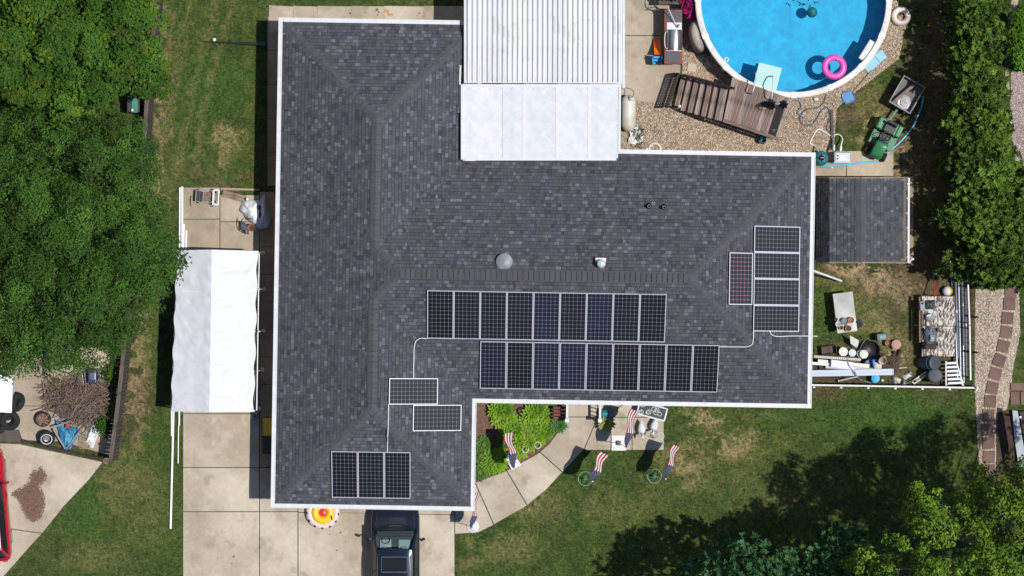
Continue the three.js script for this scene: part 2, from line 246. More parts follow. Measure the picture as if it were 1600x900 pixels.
function gravel(name, label, poly, holes, per, sizes, cols, bedCol, y = 0.006) {
  hard.push(poly);
  const bed = structure(name + '_bed', prism(pxPoly(poly), 0, y), std(bedCol, 1, { map: mottleT }));
  const us = poly.map(p => p[0]), vs = poly.map(p => p[1]), u0 = Math.min(...us), u1 = Math.max(...us), v0 = Math.min(...vs), v1 = Math.max(...vs);
  const n = (u1 - u0) * (v1 - v0) / 1600 * per, list = [];
  for (let i = 0; i < n; i++) {
    const u = rr(u0, u1), v = rr(v0, v1); if (!inPoly(poly, u, v) || holes.some(h => h(u, v))) continue;
    const s = rr(...sizes), p = P(u, v); p.y = y + s * 0.25; const c = pick(cols), k = rr(0.65, 1.2);
    list.push({ p, q: rq(), s: V(s, s * 0.8, s * rr(0.6, 1)), c: C(c[0] * k, c[1] * k, c[2] * k) });
  }
  const m = scatter(name, scene, pebbleG[0], instMat, list); tag(m, label, 'gravel');
}
const tanP = [[0.46, 0.35, 0.24], [0.56, 0.46, 0.34], [0.36, 0.25, 0.16], [0.62, 0.54, 0.44], [0.25, 0.165, 0.11], [0.4, 0.32, 0.24], [0.5, 0.37, 0.25]];
const POOL = { u: 1240, v: -1, R: 3.8, H: 1.3 };
gravel('gravel', 'tan river gravel spread round the swimming pool and deck', [[966, 150], [1050, 164], [1066, 120], [1066, -20], [1393, -20], [1416, 40], [1404, 92], [1378, 112], [1334, 146], [1308, 168], [1302, 236], [1190, 240], [966, 238]], [(u, v) => Math.hypot(u - 1232, v + 3) < 146], 1150, [0.013, 0.032], tanP, C(0.3, 0.22, 0.155));
gravel('pale_gravel', 'pale pebbles around the brown stepping stones', [[1524, 452], [1592, 452], [1594, 520], [1584, 570], [1574, 640], [1556, 645], [1556, 735], [1530, 730], [1526, 660], [1523, 606]], [], 1000, [0.014, 0.03], [[0.6, 0.51, 0.41], [0.66, 0.58, 0.49], [0.48, 0.37, 0.28], [0.38, 0.26, 0.19], [0.56, 0.47, 0.38]], C(0.36, 0.28, 0.21));
gravel('pink_gravel', 'pinkish gravel bed below the lime green shrub', [[1580, 112], [1640, 112], [1640, 262], [1588, 262], [1578, 190]], [], 900, [0.014, 0.03], [[0.55, 0.43, 0.4], [0.62, 0.52, 0.48], [0.42, 0.32, 0.29], [0.3, 0.21, 0.19]], C(0.32, 0.24, 0.22));
structure('garden_path', prism(pxPoly([[1584, -20], [1596, -20], [1584, 30], [1578, 60], [1576, 110], [1578, 150], [1573, 150], [1570, 105], [1572, 55], [1577, 20]]), 0, 0.02), MT.concrete3);
structure('mulch_bed_soil', prism(pxPoly([[1557, 645], [1640, 645], [1640, 760], [1557, 760]]), 0, 0.012), MT.soil);
structure('flower_bed', prism(pxPoly([[735, 620], [883, 620], [880, 655], [874, 671], [858, 692], [831, 713], [790, 735], [743, 753], [735, 755]]), 0, 0.05, 0.01), std(C(0.2, 0.115, 0.08), 1, { map: mottleT, bumpMap: bumpT, bumpScale: 0.01 }));
hard.push([[735, 620], [883, 620], [880, 655], [874, 671], [858, 692], [831, 713], [790, 735], [743, 753], [735, 755]], R4(1557, 645, 1640, 760));
{ // bark chips on the bed
  const bed = hard[hard.length - 2], list = [];
  for (let i = 0; i < 5200; i++) { const u = rr(738, 882), v = rr(630, 754); if (!inPoly(bed, u, v)) continue; const p = P(u, v); p.y = 0.058; const k = rr(0.5, 1.3); list.push({ p, q: rq(), s: V(rr(0.015, 0.04), 0.006, rr(0.008, 0.016)), c: C(0.22 * k, 0.12 * k, 0.08 * k) }); }
  tag(scatter('bark_chips', scene, clean(new THREE.BoxGeometry(2, 2, 2)), instMat, list), 'red-brown bark chips on the flower bed', 'mulch');
}
{ // fallen mulch on the neighbour's driveway
  const poly = [[50, 745], [54, 738], [58, 741], [64, 732], [71, 744], [66, 752], [58, 757], [66, 775], [68, 790], [62, 806], [54, 813], [45, 808], [38, 795], [30, 778], [22, 772], [28, 768], [42, 760], [48, 757]], list = [];
  for (let i = 0; i < 18000; i++) { const u = rr(18, 74), v = rr(728, 816); const e = edgeDist(poly, u, v), ins = inPoly(poly, u, v); if (!ins && (e > 4 || rnd() < 0.85)) continue; const p = P(u, v); p.y = 0.045 + rr(0, ins ? Math.min(0.05, e * 0.005) : 0.004); const k = rr(0.5, 1.35); list.push({ p, q: rq(), s: V(rr(0.012, 0.03), 0.006, rr(0.008, 0.016)), c: C(0.19 * k, 0.115 * k, 0.08 * k) }); }
  tag(scatter('spilled_mulch', scene, clean(new THREE.BoxGeometry(2, 2, 2)), instMat, list), 'brown heap of spilled mulch on the driveway beside the red car', 'mulch');
}
{ // paver path and brick terrace
  const g = new THREE.Group(); g.name = 'stepping_stone_path'; g.userData.kind = 'structure'; scene.add(g);
  const pm = [0, 1, 2].map(k => std(C(0.25 - k * 0.025, 0.15 - k * 0.012, 0.118 - k * 0.01), 0.9, { map: mottleT, bumpMap: bumpT, bumpScale: 0.003 }));
  [[1579, 456, 1], [1577, 475, 2], [1574, 497, 3], [1572, 519, 8], [1567, 541, 14], [1561, 563, 18], [1555, 584, 15], [1550, 606, 10], [1547, 627, 5], [1544, 649, 3], [1542, 672, 2], [1544, 692, -2], [1545, 714, 0], [1545, 735, 0]].forEach(([u, v, a], i) => { const p = P(u, v); part(g, 'paver', xf(uvm(new RoundedBoxGeometry(0.46, 0.06, 0.47, 1, 0.01)), p.x, 0.03 + rr(0, 0.01), p.z, -a * D + rr(-0.04, 0.04)), pm[i % 3]); });
  const t = new THREE.Group(); t.name = 'brick_terrace'; t.userData.kind = 'structure'; scene.add(t);
  for (const [u, v, w, h] of [[1590, 604, 24, 12.5], [1585.5, 622, 15, 21], [1600, 622, 12.5, 21], [1615, 604, 24, 12.5], [1613, 622, 12, 21]]) { const p = P(u, v); part(t, 'paver', rbox(w * 0.025 - 0.02, 0.08, h * 0.025 - 0.015, 0.01, p.x, 0.045, p.z), pm[(u | 0) % 2]); }
  hard.push(R4(1576, 596, 1640, 634));
}

{ // oil drips and rust marks on the slabs
  const blot = (u, v, r, n = 9) => pxPoly(Array.from({ length: n }, (_, i) => { const a = i / n * 6.283, q = r * rr(0.55, 1.15); return [u + q * Math.cos(a), v + q * Math.sin(a)]; }), 0.05);
  const g = new THREE.Group(); g.name = 'slab_stains'; g.userData.kind = 'structure'; scene.add(g); const oil = std(C(0.1, 0.085, 0.07), 0.7), rust = std(C(0.5, 0.25, 0.11), 0.9, { map: mottleT });
  for (const [u, v, r] of [[532, 832, 1.6], [526, 860, 1.6], [515, 835, 1], [540, 846, 0.8], [547, 21, 1.8], [570, 19, 1.4], [589, 15, 2.6], [592, 19, 2], [586, 18, 1.2], [590, 23, 1.4], [655, 21, 1.8], [652, 24, 1.2], [365, 870, 2.2], [362, 880, 1.2], [340, 872, 1]]) part(g, 'stain', prism(blot(u, v, r), 0.03, 0.0465), oil);
  for (const [u, v, r] of [[604, 17, 4], [607, 22, 3], [612, 23, 2.4]]) part(g, 'stain', prism(blot(u, v, r, 13), 0.03, 0.0455), rust);
}
// ---------------------------------------------------------------- house
const EH = 2.5, PITCH = 0.4167, KE = F / (CAM_H - EH), TURN = 0.93 * D;
const house = thing('house', 'single storey L-shaped house with dark shingled hip roof and white gutters', 'house', 800, 450);
house.position.copy(P(435.3, 27.3, EH)); house.position.y = 0; house.rotation.y = -TURN; house.updateMatrixWorld();
const hm = x => x / KE;                                     // pixels at the eave -> metres
const W = hm(319), L = hm(766), RX = hm(842.4), R0 = hm(197.4), R1 = hm(597), GT = hm(6.5);   // outer edge of the gutters
const x0 = GT, x1 = W - GT, z0 = GT, z1 = L - GT, X1 = RX - GT, r0 = R0 + GT, r1 = R1 - GT;    // edge of the shingles
const hwL = (x1 - x0) / 2, hwR = (r1 - r0) / 2, xm = x0 + hwL, zm = r0 + hwR;
const toHouse = (u, v, h) => house.worldToLocal(P(u, v, h));
// roof slopes: plan outline, downhill direction, eave coordinate
const bumpN = [xm, r0 + hwL], bumpS = [xm, r1 - hwL], mainW = [x0 + hwR, zm], mainE = [X1 - hwR, zm], topP = [xm, z0 + hwL], botP = [xm, z1 - hwL];
const slopes = [
  { n: 'west', poly: [[x0, z0], topP, botP, [x0, z1]], dir: [-1, 0], e: x0 }, { n: 'west2', poly: [bumpN, mainW, bumpS], dir: [-1, 0], e: x0 },
  { n: 'north', poly: [[x0, z0], [x1, z0], topP], dir: [0, -1], e: z0 }, { n: 'eastup', poly: [[x1, z0], [x1, r0], bumpN, topP], dir: [1, 0], e: x1 },
  { n: 'north2', poly: [[x1, r0], [X1, r0], mainE, mainW, bumpN], dir: [0, -1], e: r0 }, { n: 'east', poly: [[X1, r0], [X1, r1], mainE], dir: [1, 0], e: X1 },
  { n: 'south', poly: [[x1, r1], [X1, r1], mainE, mainW, bumpS], dir: [0, 1], e: r1 }, { n: 'eastlow', poly: [[x1, r1], [x1, z1], botP, bumpS], dir: [1, 0], e: x1 }, { n: 'southend', poly: [[x0, z1], [x1, z1], botP], dir: [0, 1], e: z1 },
];
const upT = (s, x, z) => s.dir[0] ? (s.e - x) * s.dir[0] : (s.e - z) * s.dir[1];           // plan distance up from the eave
const roofY = (s, x, z) => EH + PITCH * upT(s, x, z);
function clipPoly(sub, clip) {
  let area = 0; for (let i = 0, j = clip.length - 1; i < clip.length; j = i++) area += clip[j][0] * clip[i][1] - clip[i][0] * clip[j][1]; const sg = Math.sign(area);
  let out = sub;
  for (let i = 0; i < clip.length && out.length; i++) {
    const a = clip[i], b = clip[(i + 1) % clip.length], inp = out; out = []; const side = p => sg * ((b[0] - a[0]) * (p[1] - a[1]) - (b[1] - a[1]) * (p[0] - a[0]));
    for (let k = 0; k < inp.length; k++) { const p = inp[k], q = inp[(k + 1) % inp.length], sp = side(p), sq = side(q); if (sp >= 0) out.push(p); if (sp * sq < 0) { const t = sp / (sp - sq); out.push([p[0] + t * (q[0] - p[0]), p[1] + t * (q[1] - p[1])]); } }
  }
  return out;
}
const shCol = [[0.0935, 0.0924, 0.1087], [0.1015, 0.0982, 0.1127], [0.0871, 0.0860, 0.1005], [0.1062, 0.1037, 0.1176], [0.0959, 0.0997, 0.1201], [0.1357, 0.1406, 0.1624], [0.1716, 0.1793, 0.2014], [0.0568, 0.0571, 0.0721], [0.0679, 0.0667, 0.0777], [0.1493, 0.1487, 0.1631], [0.0783, 0.0821, 0.1055]];
const shW = [16, 15, 14, 12, 10, 7, 4, 7, 10, 4, 6]; const shSum = shW.reduce((a, b) => a + b);
const pickSh = () => { let r = rnd() * shSum; for (let i = 0; i < shW.length; i++) { r -= shW[i]; if (r < 0) return i; } return 0; };
const granT = tex(256, () => grey(185 + 70 * rnd()), 0.5);
const shMats = shCol.map(c => std(C(...c), 0.92, { map: granT }));
const shField = std(C(1, 1, 1), 0.92, { vertexColors: true, map: granT });
// shingle tabs over a slope; y(x, z) is the deck height, t the plan distance from the eave
function shingleTabs(poly, dir, e, yOf, expo, tabs) {
  const alongX = !dir[0]; const pts = poly; const tt = p => dir[0] ? (e - p[0]) * dir[0] : (e - p[1]) * dir[1];
  const tmax = Math.max(...pts.map(tt)), tmin = Math.min(...pts.map(tt)), sv = pts.map(p => alongX ? p[0] : p[1]), s0 = Math.min(...sv), s1 = Math.max(...sv);
  let run = -1;
  for (let k = Math.floor(tmin / expo); k * expo < tmax; k++) {
    let s = s0 - rr(0, 0.3); const t0 = k * expo, t1 = t0 + expo * 0.9; let last = pickSh();
    while (s < s1) {
      const w = rr(0.085, 0.21), toXZ = (a, t) => { const c = e - dir[0] * t, d = e - dir[1] * t; return alongX ? [a, d] : [c, a]; };
      const rect = [toXZ(s, t0), toXZ(s + w - 0.007, t0), toXZ(s + w - 0.007, t1), toXZ(s, t1)]; s += w;
      const q = clipPoly(rect, poly); if (q.length < 3) continue;
      let area = 0; for (let i = 0, j = q.length - 1; i < q.length; j = i++) area += q[j][0] * q[i][1] - q[i][0] * q[j][1]; if (Math.abs(area) < 4e-4) continue;
      if (area > 0) q.reverse();
      const th = rnd() < 0.5 ? 0.007 : 0.013; const ci = pickSh(); last = ci;
      const top = q.map(p => V(p[0], yOf(p[0], p[1]) + mix(th, 0.0015, cl((tt(p) - t0) / (t1 - t0))), p[1]));
      const bot = q.map(p => V(p[0], yOf(p[0], p[1]) - 0.004, p[1])); const pos = [];
      for (let i = 1; i < top.length - 1; i++) pos.push(top[0], top[i], top[i + 1]);
      for (let i = 0; i < top.length; i++) { const j = (i + 1) % top.length; pos.push(top[i], bot[i], top[j], top[j], bot[i], bot[j]); }
      tabs.push({ pos, ci, area: Math.abs(area) / 2, w });
    }
  }
}
function tabsGeo(list, colours) {
  let n = 0; for (const t of list) n += t.pos.length; const a = new Float32Array(n * 3), c = colours ? new Float32Array(n * 3) : null; let o = 0;
  for (const t of list) { const k = rr(0.9, 1.1), col = shCol[t.ci]; for (const p of t.pos) { a[o] = p.x; a[o + 1] = p.y; a[o + 2] = p.z; if (c) { c[o] = col[0] * k; c[o + 1] = col[1] * k; c[o + 2] = col[2] * k; } o += 3; } }
  const g = new THREE.BufferGeometry(); g.setAttribute('position', new THREE.BufferAttribute(a, 3)); g.computeVertexNormals(); uvm(g); if (c) g.setAttribute('color', new THREE.BufferAttribute(c, 3)); return g;
}
function addShingles(roof, tabs, singles) {
  const order = tabs.map((t, i) => i).sort((a, b) => tabs[b].area - tabs[a].area); const solo = new Set(order.slice(0, singles));
  for (const i of solo) part(roof, 'shingle', tabsGeo([tabs[i]], false), shMats[tabs[i].ci]);
  const m = part(roof, 'shingles', tabsGeo(tabs.filter((t, i) => !solo.has(i)), true), shField); m.userData.kind = 'stuff';
}
function polyGeo(poly, yOf) { const pos = []; for (let i = 1; i < poly.length - 1; i++) for (const p of [poly[0], poly[i + 1], poly[i]]) pos.push(p[0], yOf(p[0], p[1]), p[1]); const g = new THREE.BufferGeometry(); g.setAttribute('position', new THREE.Float32BufferAttribute(pos, 3)); g.computeVertexNormals(); return uvm(g); }
const roof = part(house, 'roof', mg(slopes.map(s => polyGeo(s.poly, (x, z) => roofY(s, x, z) - 0.006))), std(C(0.014, 0.014, 0.016), 0.95));  // near-black deck paints the shadow lines in the gaps between shingle courses
{ const tabs = []; for (const s of slopes) shingleTabs(s.poly, s.dir, s.e, (x, z) => roofY(s, x, z), 0.132, tabs); addShingles(roof, tabs, 300); }
// ridge and hip caps
const capMats = [[0.1, 0.097, 0.109], [0.092, 0.089, 0.1], [0.105, 0.102, 0.114], [0.096, 0.093, 0.105]].map(c => std(C(...c), 0.92, { map: granT }));
function caps(a, b, da, db, half, lift, expo = 0.2) {   // a -> b along the crest; da, db plan directions down either side
  const d = b.clone().sub(a), n = Math.round(d.length() / expo), dn = d.clone().normalize();
  for (let i = 0; i < n; i++) {
    const p = a.clone().addScaledVector(d, i / n), q = a.clone().addScaledVector(d, Math.min(1, (i + 0.86) / n)), o0 = lift + 0.016, o1 = lift + 0.005;
    const side = (c, dir, o) => V(c.x + dir[0] * half, c.y + dir[2] * half + o, c.z + dir[1] * half);
    const pts = [side(p, da, o0), p.clone().setY(p.y + o0), side(p, db, o0), side(q, da, o1), q.clone().setY(q.y + o1), side(q, db, o1)];
    const low = pts.slice(0, 3).map(v => v.clone().setY(v.y - 0.014)), lowq = pts.slice(3).map(v => v.clone().setY(v.y - 0.014)); const tri = [];
    const quad = (A, B, Cc, Dd) => tri.push(A, B, Cc, A, Cc, Dd);
    quad(pts[0], pts[1], pts[4], pts[3]); quad(pts[1], pts[2], pts[5], pts[4]); quad(low[0], low[1], pts[1], pts[0]); quad(low[1], low[2], pts[2], pts[1]); quad(lowq[0], low[0], pts[0], pts[3]); quad(low[2], lowq[2], pts[5], pts[2]);
    const g = new THREE.BufferGeometry().setFromPoints(tri); g.computeVertexNormals(); part(roof, 'ridge_cap', uvm(g), pick(capMats));
  }
}
const at = (p, t) => V(p[0], EH + PITCH * t, p[1]), S2 = Math.SQRT1_2;
const hipDirs = (dx, dz) => [[dx, 0, -PITCH], [0, dz, -PITCH]];
// hips rise from the corner: the two slopes fall along the two eave normals
const hip = (corner, peak, t0, t1, dx, dz) => { const c = V(corner[0], EH + PITCH * t0, corner[1]), k = V(peak[0], EH + PITCH * t1, peak[1]); const n = k.clone().sub(c).setY(0).normalize(); const pa = [-n.z, n.x], pb = [n.z, -n.x]; const drop = -PITCH * S2; caps(c, k, [pa[0], pa[1], drop], [pb[0], pb[1], drop], 0.17, 0.002); };
hip([x0, z0], topP, 0, hwL); hip([x1, z0], topP, 0, hwL); hip([x0, z1], botP, 0, hwL); hip([x1, z1], botP, 0, hwL); hip([X1, r0], mainE, 0, hwR); hip([X1, r1], mainE, 0, hwR); hip(bumpN, mainW, hwL, hwR); hip(bumpS, mainW, hwL, hwR);
const ridgeAlong = (a, b, t) => { const A = at(a, t), B = at(b, t), n = B.clone().sub(A).normalize(); const pa = [-n.z, n.x, -PITCH], pb = [n.z, -n.x, -PITCH]; caps(A, B, pa, pb, 0.18, 0.03);
  // ridge vent under the caps: black bars paint the gap shade along both sides
  const i0 = A.clone().addScaledVector(n, 0.4), i1 = B.clone().addScaledVector(n, -0.4); for (const s of [pa, pb]) part(roof, 'ridge_vent_shade', bar(V(i0.x + s[0] * 0.2, i0.y + s[2] * 0.2 + 0.016, i0.z + s[1] * 0.2), V(i1.x + s[0] * 0.2, i1.y + s[2] * 0.2 + 0.016, i1.z + s[1] * 0.2), 0.05, 0.036), MT.black); };
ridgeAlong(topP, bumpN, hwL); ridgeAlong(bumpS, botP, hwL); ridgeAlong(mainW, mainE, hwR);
// gutters, fascia and soffit
const outline = [[0, 0], [W, 0], [W, R0], [RX, R0], [RX, R1], [W, R1], [W, L], [0, L]];
{
  const gut = (a, b, nx, nz) => {  // open trough along the outer edge a -> b, n points outward
    const A = V(a[0], EH, a[1]), B = V(b[0], EH, b[1]), N = V(nx, 0, nz), mid = A.clone().add(B).multiplyScalar(0.5), len = A.distanceTo(B), along = nx ? [0.001, len] : [len, 0.001];
    const bx = (off, w, h, y) => box(nx ? w : len, h, nx ? len : w, mid.x - nx * off, y, mid.z - nz * off);
    part(house, 'gutter', mg(bx(0.012, 0.024, 0.11, EH - 0.035), bx(0.07, 0.11, 0.02, EH - 0.075), bx(GT - 0.012, 0.03, 0.15, EH - 0.06), bx(0.016, 0.032, 0.012, EH + 0.024), bx(0.085, 0.13, 0.006, EH + 0.004)), MT.white);
  };
  const n = outline.length; outline.forEach((a, i) => { const b = outline[(i + 1) % n], dx = b[0] - a[0], dz = b[1] - a[1], l = Math.hypot(dx, dz); const nx = dz / l, nz = -dx / l; const e = 0.0015; const cc = k => k === 2 || k === 5, j = (i + 1) % n, sx = Math.sign(Math.round(dx * 100)), sz = Math.sign(Math.round(dz * 100)); const A = [a[0], a[1]], B = [b[0], b[1]]; if (sx) { if (cc(i)) A[0] -= sx * GT; if (cc(j)) B[0] += sx * GT; } else { if (!cc(i)) A[1] += sz * GT; if (!cc(j)) B[1] -= sz * GT; } gut(A, B, Math.round(nx), Math.round(nz)); });
  const inset = (d) => [[d, d], [W - d, d], [W - d, R0 + d], [RX - d, R0 + d], [RX - d, R1 - d], [W - d, R1 - d], [W - d, L - d], [d, L - d]];
  part(house, 'soffit', prism(inset(GT + 0.01), EH - 0.16, EH - 0.13), MT.white);
  const o = inset(0.62), wallM = std(C(0.55, 0.5, 0.42), 0.8, { map: grainT });
  o.forEach((a, i) => { const b = o[(i + 1) % o.length], len = Math.hypot(b[0] - a[0], b[1] - a[1]), hx = Math.abs(b[0] - a[0]) > 0.01; const dx = Math.sign(b[0] - a[0]), dz = Math.sign(b[1] - a[1]); part(house, 'wall', box(hx ? len - 0.2 : 0.2, EH - 0.165, hx ? 0.2 : len + 0.19, (a[0] + b[0]) / 2, (EH - 0.165) / 2, (a[1] + b[1]) / 2), wallM); });
  const winAt = (x, z, w, h, y, alongX) => { const f = part(house, 'window', box(alongX ? w : 0.06, h, alongX ? 0.06 : w, x, y, z), MT.white); part(f, 'pane', box(alongX ? w - 0.14 : 0.02, h - 0.14, alongX ? 0.02 : w - 0.14, x + (alongX ? 0 : Math.sign(x - 5) * 0.035), y, z + (alongX ? Math.sign(z - 9) * 0.035 : 0)), MT.glassDark); };
  winAt(RX - 4, R1 - 0.5, 1.8, 1.2, 1.4, true); winAt(RX - 8, R1 - 0.5, 1.4, 1.2, 1.4, true); winAt(0.5, 5, 1.2, 1, 1.5, false); winAt(0.5, 10, 1.2, 1, 1.5, false); winAt(RX - 0.5, R0 + 5, 1.4, 1.1, 1.4, false);
  const gd = part(house, 'garage_door', box(4.8, 2.05, 0.06, W / 2 + 0.4, 1.07, L - 0.495), MT.white); for (let i = 0; i < 4; i++) part(gd, 'door_panel', box(4.6, 0.46, 0.03, W / 2 + 0.4, 0.32 + i * 0.5, L - 0.455), MT.white);
  const fd = part(house, 'front_door', box(0.95, 2.05, 0.06, hm(480), 1.07, R1 - 0.5), std(C(0.18, 0.03, 0.025), 0.4)); part(fd, 'door_handle', ball(0.035, hm(480) + 0.36, 1.0, R1 - 0.45), MT.steel);
}
// roof fittings
const slopeBy = n => slopes.find(s => s.n === n);
function onRoof(u, v, s, off = 0) { let h = 3.5, p; for (let i = 0; i < 6; i++) { p = toHouse(u, v, h); h = roofY(s, p.x, p.z) + off; } p.y = h; return p; }
const ventM = std(C(0.3, 0.33, 0.34), 0.5, { map: mottleT });
{
  const n2 = slopeBy('north2');
  let p = onRoof(788, 409, n2); const q = part(house, 'roof_vent', mg(rbox(0.7, 0.02, 0.7, 0.008, p.x, p.y + 0.02, p.z, 0, -Math.atan(PITCH)), lathe([[0.16, -0.1], [0.16, 0.12], [0.16, 0.12]], p.x, p.y, p.z), lathe([[0, 0.225], [0.12, 0.215], [0.23, 0.18], [0.31, 0.12], [0.315, 0.09], [0.3, 0.085], [0, 0.1]], p.x, p.y, p.z, 32)), ventM);
  q.geometry = mg(lathe([[0.16, -0.1], [0.16, 0.1]], p.x, p.y, p.z), lathe([[0.0, 0.225], [0.12, 0.215], [0.23, 0.18], [0.31, 0.12], [0.315, 0.09], [0.3, 0.085], [0.01, 0.1]], p.x, p.y, p.z, 32));
  p = onRoof(939, 412, n2); part(house, 'chimney_cowl', mg(lathe([[0.07, -0.08], [0.07, 0.3]], p.x, p.y, p.z), lathe([[0, 0.46], [0.1, 0.44], [0.16, 0.38], [0.17, 0.3], [0.0, 0.28]], p.x, p.y, p.z, 20), rbox(0.4, 0.05, 0.16, 0.02, p.x - 0.02, p.y + 0.13, p.z - 0.14), rod(V(p.x - 0.1, p.y + 0.05, p.z - 0.1), V(p.x - 0.1, p.y + 0.16, p.z - 0.1), 0.02)), std(C(0.62, 0.66, 0.66), 0.4, { metalness: 0.3 }));
  for (const [u, v] of [[1013.5, 322.5], [1037, 324.5]]) { p = onRoof(u, v, n2); part(house, 'vent_pipe', mg(lathe([[0.15, -0.06], [0.1, 0.03], [0.065, 0.07], [0.06, 0.3], [0.045, 0.3], [0.042, 0.02]], p.x, p.y, p.z, 20)), MT.black); part(house, 'vent_pipe_rim', torus(0.052, 0.009, p.x, p.y + 0.302, p.z), ventM); }
}
const conduitM = std(C(0.7, 0.71, 0.72), 0.4);
function conduit(pts) { part(house, 'conduit', tube(pts, 0.017, pts.length * 8, 6), conduitM); }
{
  const s = slopeBy('south'), el = slopeBy('eastlow'), e = slopeBy('east'), se = slopeBy('southend');
  conduit([onRoof(668, 529, s, 0.06), onRoof(656, 529, s, 0.06), onRoof(650, 533, s, 0.06), onRoof(647.5, 541, el, 0.06), onRoof(646.5, 565, el, 0.06), onRoof(646, 592, el, 0.06)]);
  conduit([onRoof(607, 631, el, 0.06), onRoof(606.5, 660, el, 0.06), onRoof(606, 680, el, 0.06), onRoof(605.5, 690, se, 0.06), onRoof(605, 706, se, 0.06)]);
  conduit([onRoof(1118, 541.5, s, 0.06), onRoof(1150, 542, s, 0.06), onRoof(1168, 541.5, s, 0.06), onRoof(1175, 538, e, 0.06), onRoof(1177, 530, e, 0.06), onRoof(1177, 516, e, 0.06)]);
  const a = onRoof(1262, 525, e, 0.06), b = toHouse(1277, 525.3, a.y - 0.05); conduit([onRoof(1203, 516, e, 0.06), onRoof(1204, 521, e, 0.06), onRoof(1210, 525, e, 0.06), onRoof(1235, 525, e, 0.06), a, b]);
}
// ---------------------------------------------------------------- solar panels
const PW = 0.985, PL = 1.955, FR = 0.024, FH = 0.036;
const panelFrameG = mg(box(PL, FH, FR, 0, 0, PW / 2 - FR / 2), box(PL, FH, FR, 0, 0, -PW / 2 + FR / 2), box(FR, FH, PW - 2 * FR, PL / 2 - FR / 2, 0, 0), box(FR, FH, PW - 2 * FR, -PL / 2 + FR / 2, 0, 0));
const backG = box(PL - 2 * FR + 0.004, 0.006, PW - 2 * FR + 0.004, 0, FH / 2 - 0.012, 0);
const cellsG = (() => { const pos = [], c = 0.156, gap = 0.0075, pw = c / 2 - gap / 2 + 0.0, ch = 0.016, y = FH / 2 - 0.0075; const sx = (PL - 2 * FR - 0.014) / 12, sz = (PW - 2 * FR - 0.014) / 6;
  for (let i = 0; i < 12; i++) for (let j = 0; j < 6; j++) { const cx = (i - 5.5) * sx, cz = (j - 2.5) * sz, a = sx / 2 - gap / 2, b = sz / 2 - gap / 2; const o = [[-a + ch, -b], [a - ch, -b], [a, -b + ch], [a, b - ch], [a - ch, b], [-a + ch, b], [-a, b - ch], [-a, -b + ch]].map(q => [cx + q[0], y, cz + q[1]]); for (let k = 1; k < 7; k++) pos.push(...o[0], ...o[k + 1], ...o[k]); }
  const g = new THREE.BufferGeometry(); g.setAttribute('position', new THREE.Float32BufferAttribute(pos, 3)); g.computeVertexNormals(); return uvm(g); })();
const footG = mg([[-0.6, 0.3], [0.6, 0.3], [-0.6, -0.3], [0.6, -0.3]].map(([x, z]) => box(0.08, 0.09, 0.05, x, -FH / 2 - 0.045, z)));
const backM = std(C(0.18, 0.18, 0.21), 0.6), cellMs = [[0.005, 0.005, 0.01], [0.007, 0.009, 0.02], [0.01, 0.008, 0.014], [0.006, 0.009, 0.014], [0.004, 0.005, 0.007], [0.009, 0.011, 0.026]].map(c => new THREE.MeshPhysicalMaterial({ color: C(...c), roughness: 0.5, specularIntensity: 0.5 }));
const frameM = std(C(0.62, 0.63, 0.66), 0.4, { metalness: 0.25 });
function solarPanel(u, v, sn, longUp, label, group, bm = backM) {
  const s = slopeBy(sn), p = onRoof(u, v, s, 0.125), t = new THREE.Group(); t.name = numbered('solar_panel'); tag(t, label, 'solar panel', group); scene.add(t);
  const up = V(-s.dir[0], PITCH, -s.dir[1]).normalize(), n = V(s.dir[0] * PITCH, 1, s.dir[1] * PITCH).normalize(), al = up.clone().cross(n).normalize();
  const X = longUp ? up : al, Z = X.clone().cross(n).normalize(); const m = new THREE.Matrix4().makeBasis(X, n, Z); m.setPosition(p); m.premultiply(house.matrixWorld); m.decompose(t.position, t.quaternion, t.scale);
  part(t, 'frame', panelFrameG, frameM); part(t, 'backing', backG, bm); const c = part(t, 'cells', cellsG, pick(cellMs)); c.userData.kind = 'stuff'; part(t, 'mounting_feet', footG, MT.alu);
}
for (let i = 0; i < 9; i++) { const k = 41.45 * i; solarPanel(688 + k, 491.5 + k * 0.0165, 'south', true, 'upright black solar panel in the row of nine just below the roof ridge', 'upper row of nine solar panels'); solarPanel(770.5 + k, 570.5 + k * 0.0165, 'south', true, 'upright black solar panel in the row of nine above the front gutter', 'lower row of nine solar panels'); }
for (let i = 0; i < 3; i++) solarPanel(538.5 + 41.2 * i, 741.5 + i * 0.6, 'southend', true, 'upright black solar panel in the group of three over the driveway end', 'three solar panels over the garage');
for (let i = 0; i < 4; i++) solarPanel(1214.3 - i * 0.5, 374 + i * 41.2, 'east', true, 'sideways black solar panel in the column of four by the shed end of the roof', 'column of four solar panels');
solarPanel(1157.5, 435.5, 'east', false, 'single narrow reddish black solar panel attached beside the column of four', null, std(C(0.36, 0.2, 0.18), 0.6));
solarPanel(646, 611.5, 'eastlow', true, 'upper one of two staggered solar panels joined by white conduit', null);
solarPanel(683, 653, 'eastlow', true, 'lower one of two staggered solar panels near the flower bed corner', null);

